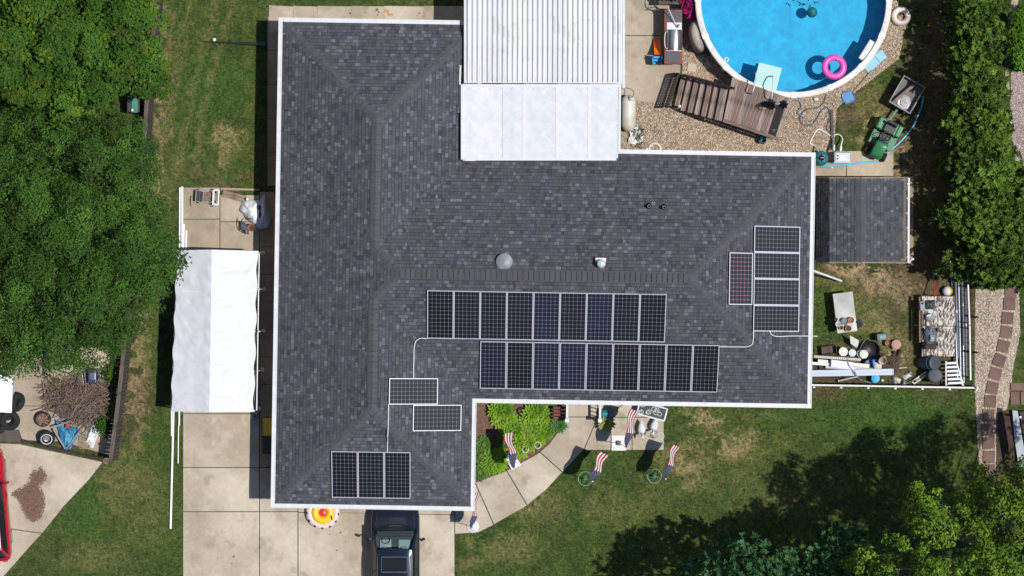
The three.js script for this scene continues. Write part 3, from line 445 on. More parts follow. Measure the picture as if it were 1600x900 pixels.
// ---------------------------------------------------------------- white patio roof
{
  const t = thing('patio_roof', 'white patio roof with corrugated metal sheets and flat white panels', 'roof', 850, 120);
  const l = rel(t), rib = 7.85, hS = 3.0, hN = 2.82; const corrM = [std(C(0.64, 0.67, 0.7), 0.5, { map: dirtT }), std(C(0.61, 0.64, 0.67), 0.5, { map: dirtT }), std(C(0.67, 0.69, 0.71), 0.5, { map: dirtT })];
  const hAt = v => mix(hS, hN, cl((128 - v) / 200));
  for (let k = 0; k < 8; k++) {   // corrugated sheets, four ribs each
    const a = 728 + k * rib * 4, b = Math.min(972, a + rib * 4 + 1.2); const prof = [];
    for (let u = a; u < b - 0.3; u += rib) for (const [du, h] of [[0, 0], [1.9, 0], [2.3, 0.075], [6.2, 0.075], [6.6, 0]]) if (u + du <= b) prof.push([u + du, h]);
    prof.push([b, 0]);
    const g = grid(prof.length - 1, 3, (s, tt) => { const q = prof[Math.round(s * (prof.length - 1))], v = mix(-40, 129, tt); return l(q[0], v, hAt(v) + q[1] + k * 0.0012); });
    part(t, 'roof_sheet', uvm(g.toNonIndexed()), corrM[k % 3]);
  }
  part(t, 'flashing', mg(bar(l(725, 128.5, hS + 0.035), l(972, 129.5, hS + 0.035), 0.05, 0.05)), MT.white);
  part(t, 'edge_gutter', mg(bar(l(974.5, -40, hN), l(974.5, 138, hS), 0.09, 0.1)), MT.white); part(t, 'edge_trim', mg(bar(l(726.5, -40, hN - 0.02), l(726.5, 128, hS - 0.02), 0.07, 0.08)), MT.white);
  const flatM = [std(C(0.76, 0.77, 0.78), 0.55, { map: grainT }), std(C(0.71, 0.73, 0.75), 0.55, { map: grainT }), std(C(0.73, 0.745, 0.76), 0.55, { map: grainT })];
  const seams = [724, 785, 819, 871, 921, 967];
  for (let i = 0; i < 5; i++) { const a = seams[i], b = seams[i + 1], k = [0, 1, 1, 2, 1][i]; part(t, 'flat_panel', xf(prism(pxPoly([[a, 131], [b - 0.4, 131.6], [b - 0.4 - (i === 4 ? 1 : 0), 247], [a - (i ? 0 : 1.5), 247]], hS), hS - 0.02, hS + 0.01 + (i % 2) * 0.003), -t.position.x, 0, -t.position.z), flatM[k]); if (i > 1) part(t, 'seam_strip', bar(l(a, 132, hS + 0.016), l(a - 0.6, 247, hS + 0.016), 0.12, 0.014), MT.white); }
  part(t, 'edge_trim', mg(bar(l(722, 132, hS - 0.01), l(722, 249.5, hS - 0.01), 0.09, 0.1), bar(l(723.2, 249, hS - 0.01), l(963, 249, hS - 0.01), 0.09, 0.1), bar(l(968.5, 130, hS - 0.01), l(967.5, 238, hS - 0.01), 0.09, 0.1)), MT.white);
  part(t, 'edge_trim', mg(bar(l(726, 133.6, hS + 0.02), l(969, 134, hS + 0.02), 0.1, 0.02), box(0.4, 0.02, 0.1, l(735, 249.5, hS).x, hS + 0.055, l(735, 249.5, hS).z)), MT.white);
  const screws = []; for (let u = 731; u < 968; u += 17) screws.push(ball(0.018, l(u, 139, hS).x, hS + 0.016, l(u, 139, hS).z, 1, 0.5, 1, 6)); for (let v = 150; v < 245; v += 23) screws.push(ball(0.018, l(964, v, hS).x, hS + 0.016, l(964, v, hS).z, 1, 0.5, 1, 6)); part(t, 'screws', mg(screws), MT.galv).userData.kind = 'stuff';
  for (const [u, v] of [[970, 5], [970, 100], [731, -20], [850, -20]]) { const a = l(u, v, hAt(v) - 0.03), b = P(u, v, hAt(v)).sub(t.position); b.y = 0; part(t, 'post', rbox(0.1, a.y, 0.1, 0.01, a.x, a.y / 2, a.z), MT.white); }
}
{ const t = thing('roof_stick', 'thin white stick lying on the shingles beside the patio roof', 'stick', 719, 140); const s = slopeBy('eastup'); const a = onRoof(719.5, 102, s, 0.03), b = onRoof(717.5, 176, s, 0.03); t.position.copy(house.localToWorld(a.clone().add(b).multiplyScalar(0.5))); part(t, 'stick', bar(house.localToWorld(a).sub(t.position), house.localToWorld(b).sub(t.position), 0.06, 0.04), MT.white); }
// ---------------------------------------------------------------- shed
{
  const t = thing('shed', 'small dark shingled gambrel shed beside the house wall', 'shed', 1345, 345); const l = rel(t);
  const uR = 1345, hR = 2.55, brk = [[1275, 1.55], [1296, 2.25], [1345, 2.62], [1396, 2.25], [1418, 1.7]], v0 = 279, v1 = 409;
  const roofM = std(C(0.03, 0.03, 0.033), 0.95); const tabs = [];
  const rf = part(t, 'roof', mg([0, 1, 2, 3].map(i => { const [a, ha] = brk[i], [b, hb] = brk[i + 1]; const q = [l(a, v0, ha), l(b, v0, hb), l(b, v1, hb), l(a, v1, ha)]; q.forEach(p => p.y -= 0.008); const g = new THREE.BufferGeometry().setFromPoints([q[0], q[2], q[1], q[0], q[3], q[2]]); g.computeVertexNormals(); return uvm(g); })), roofM);
  for (let i = 0; i < 4; i++) {
    const [a, ha] = brk[i], [b, hb] = brk[i + 1], A = l(a, v0, ha), B = l(b, v0, hb), zA = l(a, v0, 2.2).z, zB = l(a, v1, 2.2).z; const xlo = A.x, xhi = B.x;
    const y = x => mix(ha, hb, (x - xlo) / (xhi - xlo)); const left = i < 2;
    shingleTabs([[xlo, zA], [xhi, zA], [xhi, zB], [xlo, zB]], [left ? -1 : 1, 0], left ? xlo : xhi, (x) => y(x), left && i === 0 ? 0.075 : 0.132, tabs);
  }
  addShingles(rf, tabs, 150);
  const p = l(uR, v0, hR); const zA = l(uR, v0, 2.62).z, zB = l(uR, v1, 2.62).z, cx = l(uR, v0, 2.62).x; const n = Math.round((zB - zA) / 0.16);
  for (let i = 0; i < n; i++) { const z = mix(zA, zB, (i + 0.5) / n); const w = 0.19, g = mg(box(w, 0.012, 0.17, cx - w / 2, 2.62 - 0.022, z, 0, 0.05, 0.29), box(w, 0.012, 0.17, cx + w / 2, 2.62 - 0.022, z, 0, 0.05, -0.28)); part(rf, 'ridge_cap', g, pick(capMats)); }
  const trim = std(C(0.5, 0.44, 0.33), 0.8, { map: woodT }), fas = (v, k) => mg([0, 1, 2, 3].map(i => bar(l(brk[i][0], v, brk[i][1] - 0.03), l(brk[i + 1][0], v, brk[i + 1][1] - 0.03), 0.05, 0.1)));
  part(t, 'fascia', fas(v0 - 1.2), trim); part(t, 'fascia', fas(v1 + 1.2), trim);
  part(t, 'gutter', mg(bar(l(1420, v0 - 1, 1.68), l(1419.3, v1 + 2, 1.68), 0.07, 0.08)), MT.white); for (let i = 0; i < 6; i++) part(t, 'gutter_hanger', box(0.1, 0.015, 0.04, l(1419, v0 + 8 + i * 23, 1.74).x, 1.728, l(1419, v0 + 8 + i * 23, 1.74).z), MT.whiteOld);
  const wm = std(C(0.4, 0.35, 0.28), 0.8, { map: woodT }); const wa = l(1285, v0 + 4, 0), wb = l(1404, v1 - 4, 0);
  const gable = z => { const s = new THREE.Shape([[wa.x, 0], [wb.x, 0], [wb.x, 1.9], [l(1390, 0, 2.2).x, 2.15], [cx, 2.5], [l(1300, 0, 2.2).x, 2.15], [wa.x, 1.8]].map(q => new THREE.Vector2(...q))); const g = new THREE.ExtrudeGeometry(s, { depth: 0.08, bevelEnabled: false }); g.translate(0, 0, z); return uvm(g); };
  part(t, 'wall', gable(wa.z), wm); part(t, 'wall', gable(wb.z), wm); part(t, 'wall', box(0.08, 1.75, wb.z - wa.z - 0.01, wa.x + 0.04, 0.875, (wa.z + wb.z) / 2 + 0.04), wm); part(t, 'wall', box(0.08, 1.85, wb.z - wa.z - 0.01, wb.x - 0.04, 0.925, (wa.z + wb.z) / 2 + 0.04), wm);
  const d = part(t, 'door', box(1.1, 1.7, 0.05, (wa.x + wb.x) / 2, 0.9, wb.z + 0.11), trim); part(d, 'handle', box(0.04, 0.14, 0.04, (wa.x + wb.x) / 2 + 0.4, 0.95, wb.z + 0.155), MT.black);
  part(t, 'downspout', mg(bar(l(1420.5, v1 + 1, 1.65), l(1425, v1 - 4, 1.4), 0.06), bar(l(1425, v1 - 4, 1.4), l(1428, v1 - 4, 1.4), 0.06)), MT.white);
}
structure('shed_pad', xf(prism(pxPoly([[1400, 276], [1427, 276], [1427, 412], [1400, 412]]), 0, 0.03, 0.008), 0, 0, 0), MT.concreteBrown);

// ---------------------------------------------------------------- foliage
function leafCluster(n, spread, L, Wd, up = 0.5) {
  const pos = [];
  for (let i = 0; i < n; i++) {
    const dir = V(rr(-1, 1), rr(-0.35, 0.9), rr(-1, 1)).normalize(), c = dir.clone().multiplyScalar(spread * Math.cbrt(rnd()));
    const nrm = V(rr(-1, 1) * 0.8, up + rnd(), rr(-1, 1) * 0.8).add(dir.clone().multiplyScalar(0.6)).normalize();
    const ax = V(rr(-1, 1), rr(-0.4, 0.2), rr(-1, 1)).add(dir).projectOnPlane(nrm).normalize(), bx = nrm.clone().cross(ax); const l = L * rr(0.7, 1.2), w = Wd * rr(0.7, 1.2);
    const base = c.clone(), tip = c.clone().addScaledVector(ax, l).addScaledVector(nrm, -l * 0.18), a = c.clone().addScaledVector(ax, l * 0.45).addScaledVector(bx, w / 2).addScaledVector(nrm, w * 0.16), b = c.clone().addScaledVector(ax, l * 0.45).addScaledVector(bx, -w / 2).addScaledVector(nrm, w * 0.16);
    for (const q of [base, a, tip, base, tip, b]) pos.push(q.x, q.y, q.z);
  }
  const g = new THREE.BufferGeometry(); g.setAttribute('position', new THREE.Float32BufferAttribute(pos, 3)); g.computeVertexNormals(); return clean(g);
}
// conifer spray: flattened fan of short scale-leaf fingers
function sprayCluster(n, L, Wd) {
  const pos = [];
  for (let i = 0; i < n; i++) { const a = rr(-1.2, 1.2), e = rr(-0.2, 0.9), roll = rr(-0.9, 0.9), d = V(Math.sin(a) * Math.cos(e), Math.sin(e) + 0.35, Math.cos(a) * Math.cos(e)).normalize(), s = V(d.z, rr(-0.5, 0.5), -d.x).normalize().applyAxisAngle(d, roll), l = L * rr(0.6, 1.2), w = Wd * rr(0.7, 1.3); const o = V(rr(-1, 1), rr(-1, 1), rr(-1, 1)).multiplyScalar(L * 0.35); const b0 = o.clone(), m1 = o.clone().addScaledVector(d, l * 0.6).addScaledVector(s, w / 2), m2 = o.clone().addScaledVector(d, l * 0.6).addScaledVector(s, -w / 2), tp = o.clone().addScaledVector(d, l); for (const q of [b0, m1, tp, b0, tp, m2]) pos.push(q.x, q.y, q.z); }
  const g = new THREE.BufferGeometry(); g.setAttribute('position', new THREE.Float32BufferAttribute(pos, 3)); g.computeVertexNormals(); return clean(g);
}
const leafMat = (r = 0.45) => new THREE.MeshPhysicalMaterial({ color: C(1, 1, 1), roughness: r, specularIntensity: 0.35, side: THREE.DoubleSide });
const leafStd = leafMat(0.6), leafGloss = leafMat(0.5), leafMatte = leafMat(0.7);
function alignY(d) { return new THREE.Quaternion().setFromUnitVectors(UP, d).multiply(new THREE.Quaternion().setFromAxisAngle(UP, rnd() * 6.283)); }
// crown over an outline (photo px at crown height): lobes on a dome, leaf clusters round each lobe
function crownList(poly, o, base) {
  const us = poly.map(p => p[0]), vs = poly.map(p => p[1]), u0 = Math.min(...us), u1 = Math.max(...us), v0 = Math.min(...vs), v1 = Math.max(...vs); const lobes = [], list = [];
  const tries = (u1 - u0) * (v1 - v0) / (o.spacing * o.spacing) * 9;
  for (let i = 0; i < tries; i++) {
    const u = rr(u0, u1), v = rr(v0, v1); if (!inPoly(poly, u, v)) continue; const e = edgeDist(poly, u, v);
    if (o.gap && vn(u / o.gap + 50, v / o.gap + 20) < (o.gapT ?? 0.28)) continue;
    const sp = o.spacing * rr(0.8, 1.25); let ok = true; for (const q of lobes) if (Math.abs(q.u - u) < sp && Math.abs(q.v - v) < sp && (q.u - u) ** 2 + (q.v - v) ** 2 < sp * sp) { ok = false; break; } if (!ok) continue;
    const k = cl(e / o.edge), h = mix(o.hEdge, o.hTop, Math.sqrt(1 - (1 - k) ** 2)) + (vn(u / 28 + 9, v / 28 + 3) - 0.5) * o.rough + rr(-0.3, 0.3) * (o.jit ?? 1); lobes.push({ u, v, h, r: rr(...o.lobe) * (0.75 + 0.25 * k) });
  }
  for (const q of lobes) {
    const c = P(q.u, q.v, q.h).sub(base), n = Math.round(o.per * (q.r / o.lobe[1]) ** 2), tone = rr(0.72, 1.2) * mix(0.72, 1.36, vn(q.u / 38 + 70, q.v / 38 + 31)); const col = pick(o.cols);
    for (let i = 0; i < n; i++) {
      const y = rr(-0.25, 1), a = rnd() * 6.283, s = Math.sqrt(Math.max(0, 1 - y * y)), d = V(s * Math.cos(a), y, s * Math.sin(a)), rad = q.r * rr(0.72, 1.08);
      const p = V(c.x + d.x * rad, c.y + d.y * rad * (o.flat ?? 0.8), c.z + d.z * rad); const k = tone * rr(0.75, 1.25), sz = rr(0.6, 1.45);
      const dd = d.clone().multiplyScalar(o.out ?? 0.7).add(V(rr(-0.5, 0.5), o.upw ?? 0.6, rr(-0.5, 0.5))).normalize(); const cc = rnd() < 0.25 ? pick(o.cols) : col;
      list.push({ p, q: alignY(dd), s: V(sz, sz, sz), c: C(cc[0] * k, cc[1] * k, cc[2] * k) });
    }
    if (o.under) for (let i = 0; i < o.under; i++) { const cc = pick(o.cols), k = rr(0.6, 1); list.push({ p: V(c.x + rr(-1, 1) * q.r, c.y - rr(0.4, 2.2), c.z + rr(-1, 1) * q.r), q: rq(), s: V(1.25, 1.25, 1.25), c: C(cc[0] * k, cc[1] * k, cc[2] * k) }); }
  }
  return { lobes, list };
}
const barkM = std(C(0.12, 0.09, 0.07), 0.95, { map: woodT });
function tree(name, label, group, bu, bv, poly, o) {
  const t = thing(name, label, 'tree', bu, bv, 0, group); const { lobes, list } = crownList(poly, o, t.position);
  const H = o.hTop * 0.55, lb = []; lb.push(rod(V(0, -0.02, 0), V(0.1, H * 0.6, 0.05), o.trunk, o.trunk * 0.75, 12), rod(V(0.1, H * 0.6, 0.05), V(0.0, H, 0), o.trunk * 0.75, o.trunk * 0.5, 12));
  part(t, 'trunk', mg(lb), barkM); const br = []; const step = Math.max(1, Math.floor(lobes.length / (o.limbs ?? 26)));
  for (let i = 0; i < lobes.length; i += step) { const q = lobes[i], c = P(q.u, q.v, q.h).sub(t.position), s = V(0, H * rr(0.55, 1), 0), m = s.clone().lerp(c, 0.5); m.y += rr(0, 0.6); br.push(tube([s, m, V(c.x, c.y - q.r * 0.3, c.z)], o.trunk * 0.16, 6, 5)); }
  part(t, 'branches', mg(br), o.branchM || barkM);
  const cr = scatter('crown', t, o.leaf, o.mat, list); return t;
}
console.log('foliage');
const lfBroad = leafCluster(16, 0.13, 0.12, 0.085, 0.7), lfFine = leafCluster(16, 0.15, 0.1, 0.05, 0.35), lfSpray = sprayCluster(22, 0.17, 0.055), lfYoung = leafCluster(15, 0.13, 0.11, 0.07, 0.45);
const gA = [[0.04, 0.0966, 0.0085], [0.0487, 0.1074, 0.01], [0.0329, 0.0823, 0.0085], [0.0715, 0.1253, 0.01]], gB = [[0.0382, 0.0916, 0.011], [0.047, 0.1064, 0.0132], [0.0322, 0.077, 0.0103], [0.0624, 0.121, 0.0184]], gYel = [[0.085, 0.12, 0.01], [0.07, 0.11, 0.012]];
tree('maple_tree', 'leafy green tree with rounded leaf clumps rising behind the brown fence', null, 70, 40, [[-90, -70], [240, -70], [236, 8], [244, 30], [243, 60], [260, 92], [250, 116], [256, 134], [226, 140], [204, 150], [170, 168], [110, 180], [55, 168], [-90, 165]], { hTop: 8.5, hEdge: 5, edge: 90, rough: 2.2, spacing: 15.5, lobe: [0.34, 0.52], per: 38, under: 2, jit: 1.8, cols: gA, gap: 17, gapT: 0.31, leaf: lfBroad, mat: leafStd, trunk: 0.25, flat: 0.75 });
tree('ash_tree', 'largest tree with fine dark green leaves leaning over the white canopy tent', null, 95, 370, [[-90, 172], [55, 176], [110, 186], [170, 176], [204, 182], [226, 210], [233, 260], [236, 300], [252, 330], [262, 360], [276, 398], [272, 428], [252, 450], [236, 470], [214, 500], [206, 530], [186, 548], [150, 560], [125, 574], [80, 578], [40, 572], [14, 586], [-90, 590]], { hTop: 10, hEdge: 4.2, edge: 130, rough: 4.4, spacing: 13.5, lobe: [0.3, 0.5], per: 30, under: 3, cols: gB, gap: 16, gapT: 0.29, leaf: lfFine, mat: leafGloss, trunk: 0.32, upw: 0.35, jit: 2.2 });
{ // cedar row
  const cols = [[0.0721, 0.1316, 0.017], [0.0849, 0.1486, 0.0187], [0.0595, 0.1103, 0.017], [0.1019, 0.1655, 0.0187]];
  const blob = (u, v, a, b, k) => Array.from({ length: 20 }, (_, i) => { const t = i / 20 * 6.283, r = 1 + 0.12 * Math.sin(3 * t + k) + 0.07 * Math.sin(5 * t + 2 * k); return [u + a * r * Math.cos(t), v + b * r * Math.sin(t)]; });
  [[1526, -12, 44, 46], [1522, 58, 42, 46], [1523, 128, 43, 46], [1527, 198, 48, 46], [1538, 268, 58, 48], [1544, 338, 72, 50], [1552, 402, 74, 46], [1618, 330, 40, 60], [1622, 410, 40, 40]].forEach(([u, v, a, b], i) =>
    tree('cedar_tree', 'dense evergreen cedar standing in the tall hedge row', 'cedars of the hedge row', 800 + (u - 800) * 0.975, 450 + (v - 450) * 0.975, blob(u, v, a, b, i), { hTop: i > 6 ? 3.4 : 3.7, hEdge: 1.2, edge: 56, rough: 1.7, spacing: 10, lobe: [0.2, 0.36], per: 20, under: 2, cols, gap: 11, gapT: 0.13, leaf: lfSpray, mat: leafMatte, trunk: 0.12, upw: 0.8, flat: 1.1, limbs: 12 }));
}
tree('young_maple_tree', 'bright yellow-green open tree with pale visible twigs beside the lawn shade', null, 1570, 860, [[1340, 960], [1352, 905], [1330, 880], [1352, 862], [1380, 868], [1395, 840], [1425, 835], [1420, 800], [1428, 760], [1442, 755], [1448, 790], [1468, 770], [1480, 800], [1492, 775], [1520, 768], [1530, 785], [1524, 748], [1545, 740], [1552, 716], [1568, 716], [1575, 735], [1600, 722], [1640, 700], [1730, 690], [1840, 720], [1840, 1000], [1340, 1000]], { hTop: 11.5, hEdge: 7.5, edge: 150, rough: 2.4, spacing: 13.5, lobe: [0.26, 0.42], per: 20, under: 1, cols: [[0.094, 0.173, 0.013], [0.1152, 0.1944, 0.0144], [0.072, 0.144, 0.0115], [0.1368, 0.2088, 0.0216]], gap: 20, gapT: 0.42, leaf: lfYoung, mat: leafStd, trunk: 0.2, limbs: 90, branchM: std(C(0.3, 0.27, 0.23), 0.9), upw: 0.4 });
tree('spruce_tree', 'blue-green feathery tree growing at the front lawn edge', null, 1200, 905, [[1040, 980], [1062, 905], [1085, 880], [1120, 868], [1150, 850], [1172, 832], [1188, 846], [1215, 852], [1240, 848], [1280, 832], [1300, 816], [1318, 830], [1345, 838], [1360, 856], [1388, 872], [1410, 1000]], { hTop: 7.2, hEdge: 3, edge: 70, rough: 2.2, spacing: 11.5, lobe: [0.24, 0.4], per: 18, under: 2, cols: [[0.045, 0.13, 0.0425], [0.0467, 0.1275, 0.051], [0.0306, 0.0892, 0.0323], [0.0595, 0.1403, 0.0425]], gap: 22, gapT: 0.36, leaf: lfSpray, mat: leafStd, trunk: 0.2, limbs: 40 });
function shrub(name, label, u, v, poly, o, cat = 'shrub', group) { const t = thing(name, label, cat, u, v, 0, group); const { lobes, list } = crownList(poly, o, t.position); const st = []; for (let i = 0; i < Math.min(10, lobes.length); i++) { const q = lobes[Math.floor(i * lobes.length / 10)], c = P(q.u, q.v, q.h).sub(t.position); st.push(rod(V(c.x * 0.4, 0, c.z * 0.4), c, 0.018, 0.008, 5)); } part(t, 'stem', mg(st), barkM); scatter('foliage', t, o.leaf, o.mat, list); return t; }
shrub('lime_shrub', 'lime green clipped shrub between the narrow path and pink gravel', 1605, 65, [[1584, 22], [1596, 14], [1640, 14], [1640, 112], [1590, 108], [1582, 90], [1580, 50]], { hTop: 1.3, hEdge: 0.7, edge: 22, rough: 0.2, spacing: 8, lobe: [0.16, 0.24], per: 16, under: 1, cols: [[0.09, 0.2, 0.012], [0.12, 0.24, 0.014], [0.07, 0.16, 0.012]], leaf: lfFine, mat: leafStd, jit: 0.2 });
shrub('purple_shrub', 'deep magenta leaved shrub squeezed between the grill and pool', 1076, 8, [[1066, -14], [1086, -14], [1088, 10], [1082, 24], [1070, 22]], { hTop: 0.9, hEdge: 0.5, edge: 10, rough: 0.1, spacing: 6, lobe: [0.1, 0.16], per: 12, cols: [[0.16, 0.006, 0.06], [0.22, 0.008, 0.09]], leaf: lfBroad, mat: leafStd, jit: 0.2 });
[[174, 585, 'small leafy weed bush growing against the fence by the brush pile'], [178, 640, 'bright green weed clump between the fence and white bag'], [160, 665, 'sprawling weeds behind the torn white bag']].forEach(([u, v, lb], i) => shrub('weed_bush', lb, u, v, [[u - 7, v - 10], [u + 6, v - 11], [u + 9, v + 3], [u + 4, v + 12], [u - 6, v + 9]], { hTop: 0.6, hEdge: 0.25, edge: 9, rough: 0.2, spacing: 6, lobe: [0.1, 0.17], per: 9, cols: i === 1 ? [[0.1, 0.2, 0.015]] : gA, leaf: lfFine, mat: leafStd, jit: 0.2 }, 'weeds'));
// ---------------------------------------------------------------- pool
const liner = tex(512, (u, v) => { const a = fbm(u * 14, v * 14, 4, 14), b = fbm(u * 40, v * 40, 3, 40); const k = cl(0.5 + 1.1 * (a - 0.5) + 0.7 * (b - 0.5)); return mix3([0, 144, 186], [0, 174, 209], k); }, 4);
const PC = P(POOL.u, POOL.v, POOL.H); PC.y = 0;
const inPool = (u, v, h) => P(u, v, h).sub(PC);
{
  const t = thing('swimming_pool', 'round above-ground swimming pool with white rim and bright blue water', 'pool', 0, 0); t.position.copy(PC); const R = POOL.R - 0.14;
  const linM = std(C(1, 1, 1), 0.6, { map: liner });
  part(t, 'floor', (() => { const g = new THREE.CircleGeometry(R, 96); g.rotateX(-Math.PI / 2); g.translate(0, 0.03, 0); return uvm(g); })(), linM);
  part(t, 'liner', clean(xf(new THREE.CylinderGeometry(R, R, 1.24, 96, 1, true), 0, 0.65, 0)), std(C(0.01, 0.2, 0.42), 0.6));
  part(t, 'wall', clean(xf(new THREE.CylinderGeometry(R + 0.04, R + 0.04, 1.27, 96, 1, true), 0, 0.635, 0)), MT.white);
  const N = 16; for (let i = 0; i < N; i++) { const a0 = (i + 0.012) / N * 6.2832, a1 = (i + 0.988) / N * 6.2832, seg = 8, rings = []; for (let k = 0; k <= seg; k++) { const a = mix(a0, a1, k / seg), f = (r, y) => V(r * Math.cos(a), y, r * Math.sin(a)); rings.push([f(POOL.R - 0.23, 1.25), f(POOL.R - 0.23, 1.285), f(POOL.R - 0.2, 1.3), f(POOL.R - 0.05, 1.3), f(POOL.R, 1.28), f(POOL.R, 1.2)]); } part(t, 'rim_section', loft(rings, false, false), MT.whiteOld);
    const a = (i + 0.0) / N * 6.2832; part(t, 'rim_cap', rbox(0.26, 0.05, 0.2, 0.02, (POOL.R - 0.115) * Math.cos(a), 1.29, (POOL.R - 0.115) * Math.sin(a), -a), MT.whiteOld);
    part(t, 'upright', rbox(0.06, 1.24, 0.16, 0.02, (POOL.R - 0.06) * Math.cos(a), 0.62, (POOL.R - 0.06) * Math.sin(a), -a), MT.white); }
  const wg = new THREE.CircleGeometry(R - 0.005, 96, 0); wg.rotateX(-Math.PI / 2); wg.translate(0, 1.12, 0);
  const ripT = tex(256, (u, v) => grey(255 * fbm(u * 9, v * 9, 3, 9)), 3, false);
  part(t, 'water', uvm(wg), new THREE.MeshPhysicalMaterial({ color: C(0.82, 0.96, 1), roughness: 0.03, transmission: 1, thickness: 0, ior: 1.33, bumpMap: ripT, bumpScale: 0.01 }));
  const sk = inPool(1135, 93, 1.14); part(t, 'skimmer_ring', torus(0.075, 0.028, sk.x, 1.13, sk.z, Math.PI / 2, 0, 20, 8), MT.white);
  const sm = inPool(1246, 4, 0.1); const dk = []; for (let i = 0; i < 14; i++) { const a = V(sm.x + rr(-0.5, 0.7), 0.06, sm.z + rr(-0.12, 0.12)); dk.push(rod(a, V(a.x + rr(-0.2, 0.2), 0.07, a.z + rr(-0.1, 0.1)), 0.018, 0.01, 5)); } part(t, 'drain_hose', mg(dk), MT.dark);
}
{ // things in and round the pool
  let t = thing('inflatable_ring', 'hot pink inflatable swim ring floating on the pool', 'swim ring', 1303, 105, 1.1); const pink = std(C(0.75, 0.09, 0.42), 0.35);
  part(t, 'ring', (() => { const g = torus(0.36, 0.125, 0, 0.07, 0, Math.PI / 2, 0, 48, 16); return g; })(), pink); part(t, 'seam', torus(0.483, 0.006, 0, 0.07, 0, Math.PI / 2, 0, 48, 6), std(C(0.6, 0.05, 0.32), 0.4)); const s = []; for (let i = 0; i < 14; i++) { const a = i / 14 * 6.283; s.push(rod(V(0.27 * Math.cos(a), 0.155, 0.27 * Math.sin(a)), V(0.45 * Math.cos(a), 0.155, 0.45 * Math.sin(a)), 0.009, 0.004, 5)); } part(t, 'crease', mg(s), std(C(0.68, 0.07, 0.37), 0.4)); part(t, 'valve', rbox(0.07, 0.03, 0.12, 0.012, 0.1, 0.19, -0.3, 0.4), pink);
  t = thing('pool_ball', 'dark green ball lying underwater in the pool', 'ball', 1268, 20, 0.6); const gb = std(C(0.01, 0.16, 0.14), 0.6, { map: mottleT }); part(t, 'ball', ball(0.21, 0, 0.18, 0, 1, 0.9, 1, 20), gb); part(t, 'tether', rod(V(0, -0.56, 0), V(0, 0.02, 0), 0.012), MT.dark);
  t = thing('foam_float', 'white oblong floating board beside the pool rim', 'float', 1356, 80, 1.12, null, 58 * D); part(t, 'board', rbox(0.86, 0.08, 0.36, 0.04, 0, 0.05, 0), MT.white); part(t, 'rim', mg(torus(0.1, 0.02, 0.3, 0.09, 0), rbox(0.55, 0.02, 0.2, 0.01, -0.05, 0.095, 0)), std(C(0.7, 0.7, 0.58), 0.6));
  t = thing('pool_steps', 'pale green moulded pool steps hanging beside the deck', 'pool steps', 1198, 125, 0.05); const l = rel(t), m = new THREE.MeshPhysicalMaterial({ color: C(0.36, 0.58, 0.53), roughness: 0.5 });
  const q = P(1198, 124, 1.15).sub(t.position); const ang = -14 * D; part(t, 'platform', rbox(0.92, 0.06, 1.14, 0.03, q.x, 1.14, q.z, ang), m); for (let i = 0; i < 3; i++) part(t, 'step', rbox(0.78, 0.05, 0.3, 0.02, q.x + 0.06 * (i + 1), 0.85 - i * 0.27, q.z - 0.3 - i * 0.08, ang), m); part(t, 'leg', rbox(0.1, 1.05, 0.1, 0.02, q.x - 0.3, 0.56, q.z + 0.2, ang), m); part(t, 'leg', rbox(0.1, 1.05, 0.1, 0.02, q.x + 0.3, 0.56, q.z + 0.3, ang), m);
  for (const [a, b, c, d] of [[1180, 136, 1174, 147], [1207, 141, 1204, 156]]) part(t, 'handrail', tube([l(a, b - 22, 1.16), l(a + 1, b - 20, 1.7), l(a, b - 4, 1.95), l(c + 2, d - 4, 1.9), l(c, d, 1.25)], 0.024, 30), MT.white);
  t = thing('donut_float', 'faded pink and white donut float resting on gravel', 'swim ring', 1407, 26); part(t, 'ring', torus(0.27, 0.115, 0, 0.12, 0, Math.PI / 2, 0, 40, 14), std(C(0.72, 0.56, 0.5), 0.5, { map: mottleT })); part(t, 'icing', torus(0.265, 0.09, 0, 0.152, 0, Math.PI / 2, 0, 40, 12), std(C(0.78, 0.66, 0.62), 0.5, { map: mottleT }));
  t = thing('pool_mat', 'light blue foam mat tucked below the pool rim', 'mat', 1366, 96, 0.01); part(t, 'mat', rbox(0.95, 0.04, 0.4, 0.015, 0, 0.03, 0, 42 * D), MT.skyBlue); part(t, 'fold', rbox(0.36, 0.03, 0.38, 0.015, 0.24, 0.066, -0.2, 38 * D), MT.skyBlue);
  t = thing('skimmer_net', 'blue leaf skimmer net with long pale pole on gravel', 'skimmer net', 1325, 152, 0.02); const k = rel(t); part(t, 'net', rbox(0.42, 0.03, 0.42, 0.06, 0, 0.03, 0, 25 * D), std(C(0.14, 0.32, 0.58), 0.7, { map: grainT })); part(t, 'rim', tube([[-0.24, -0.1], [-0.1, -0.24], [0.17, -0.2], [0.24, 0.05], [0.1, 0.22], [-0.16, 0.18]].map(p => V(p[0], 0.05, p[1])), 0.014, 40, 6, true), MT.blue); part(t, 'pole', rod(k(1331, 145, 0.06), k(1362, 110, 0.1), 0.016), MT.woodTan);
}
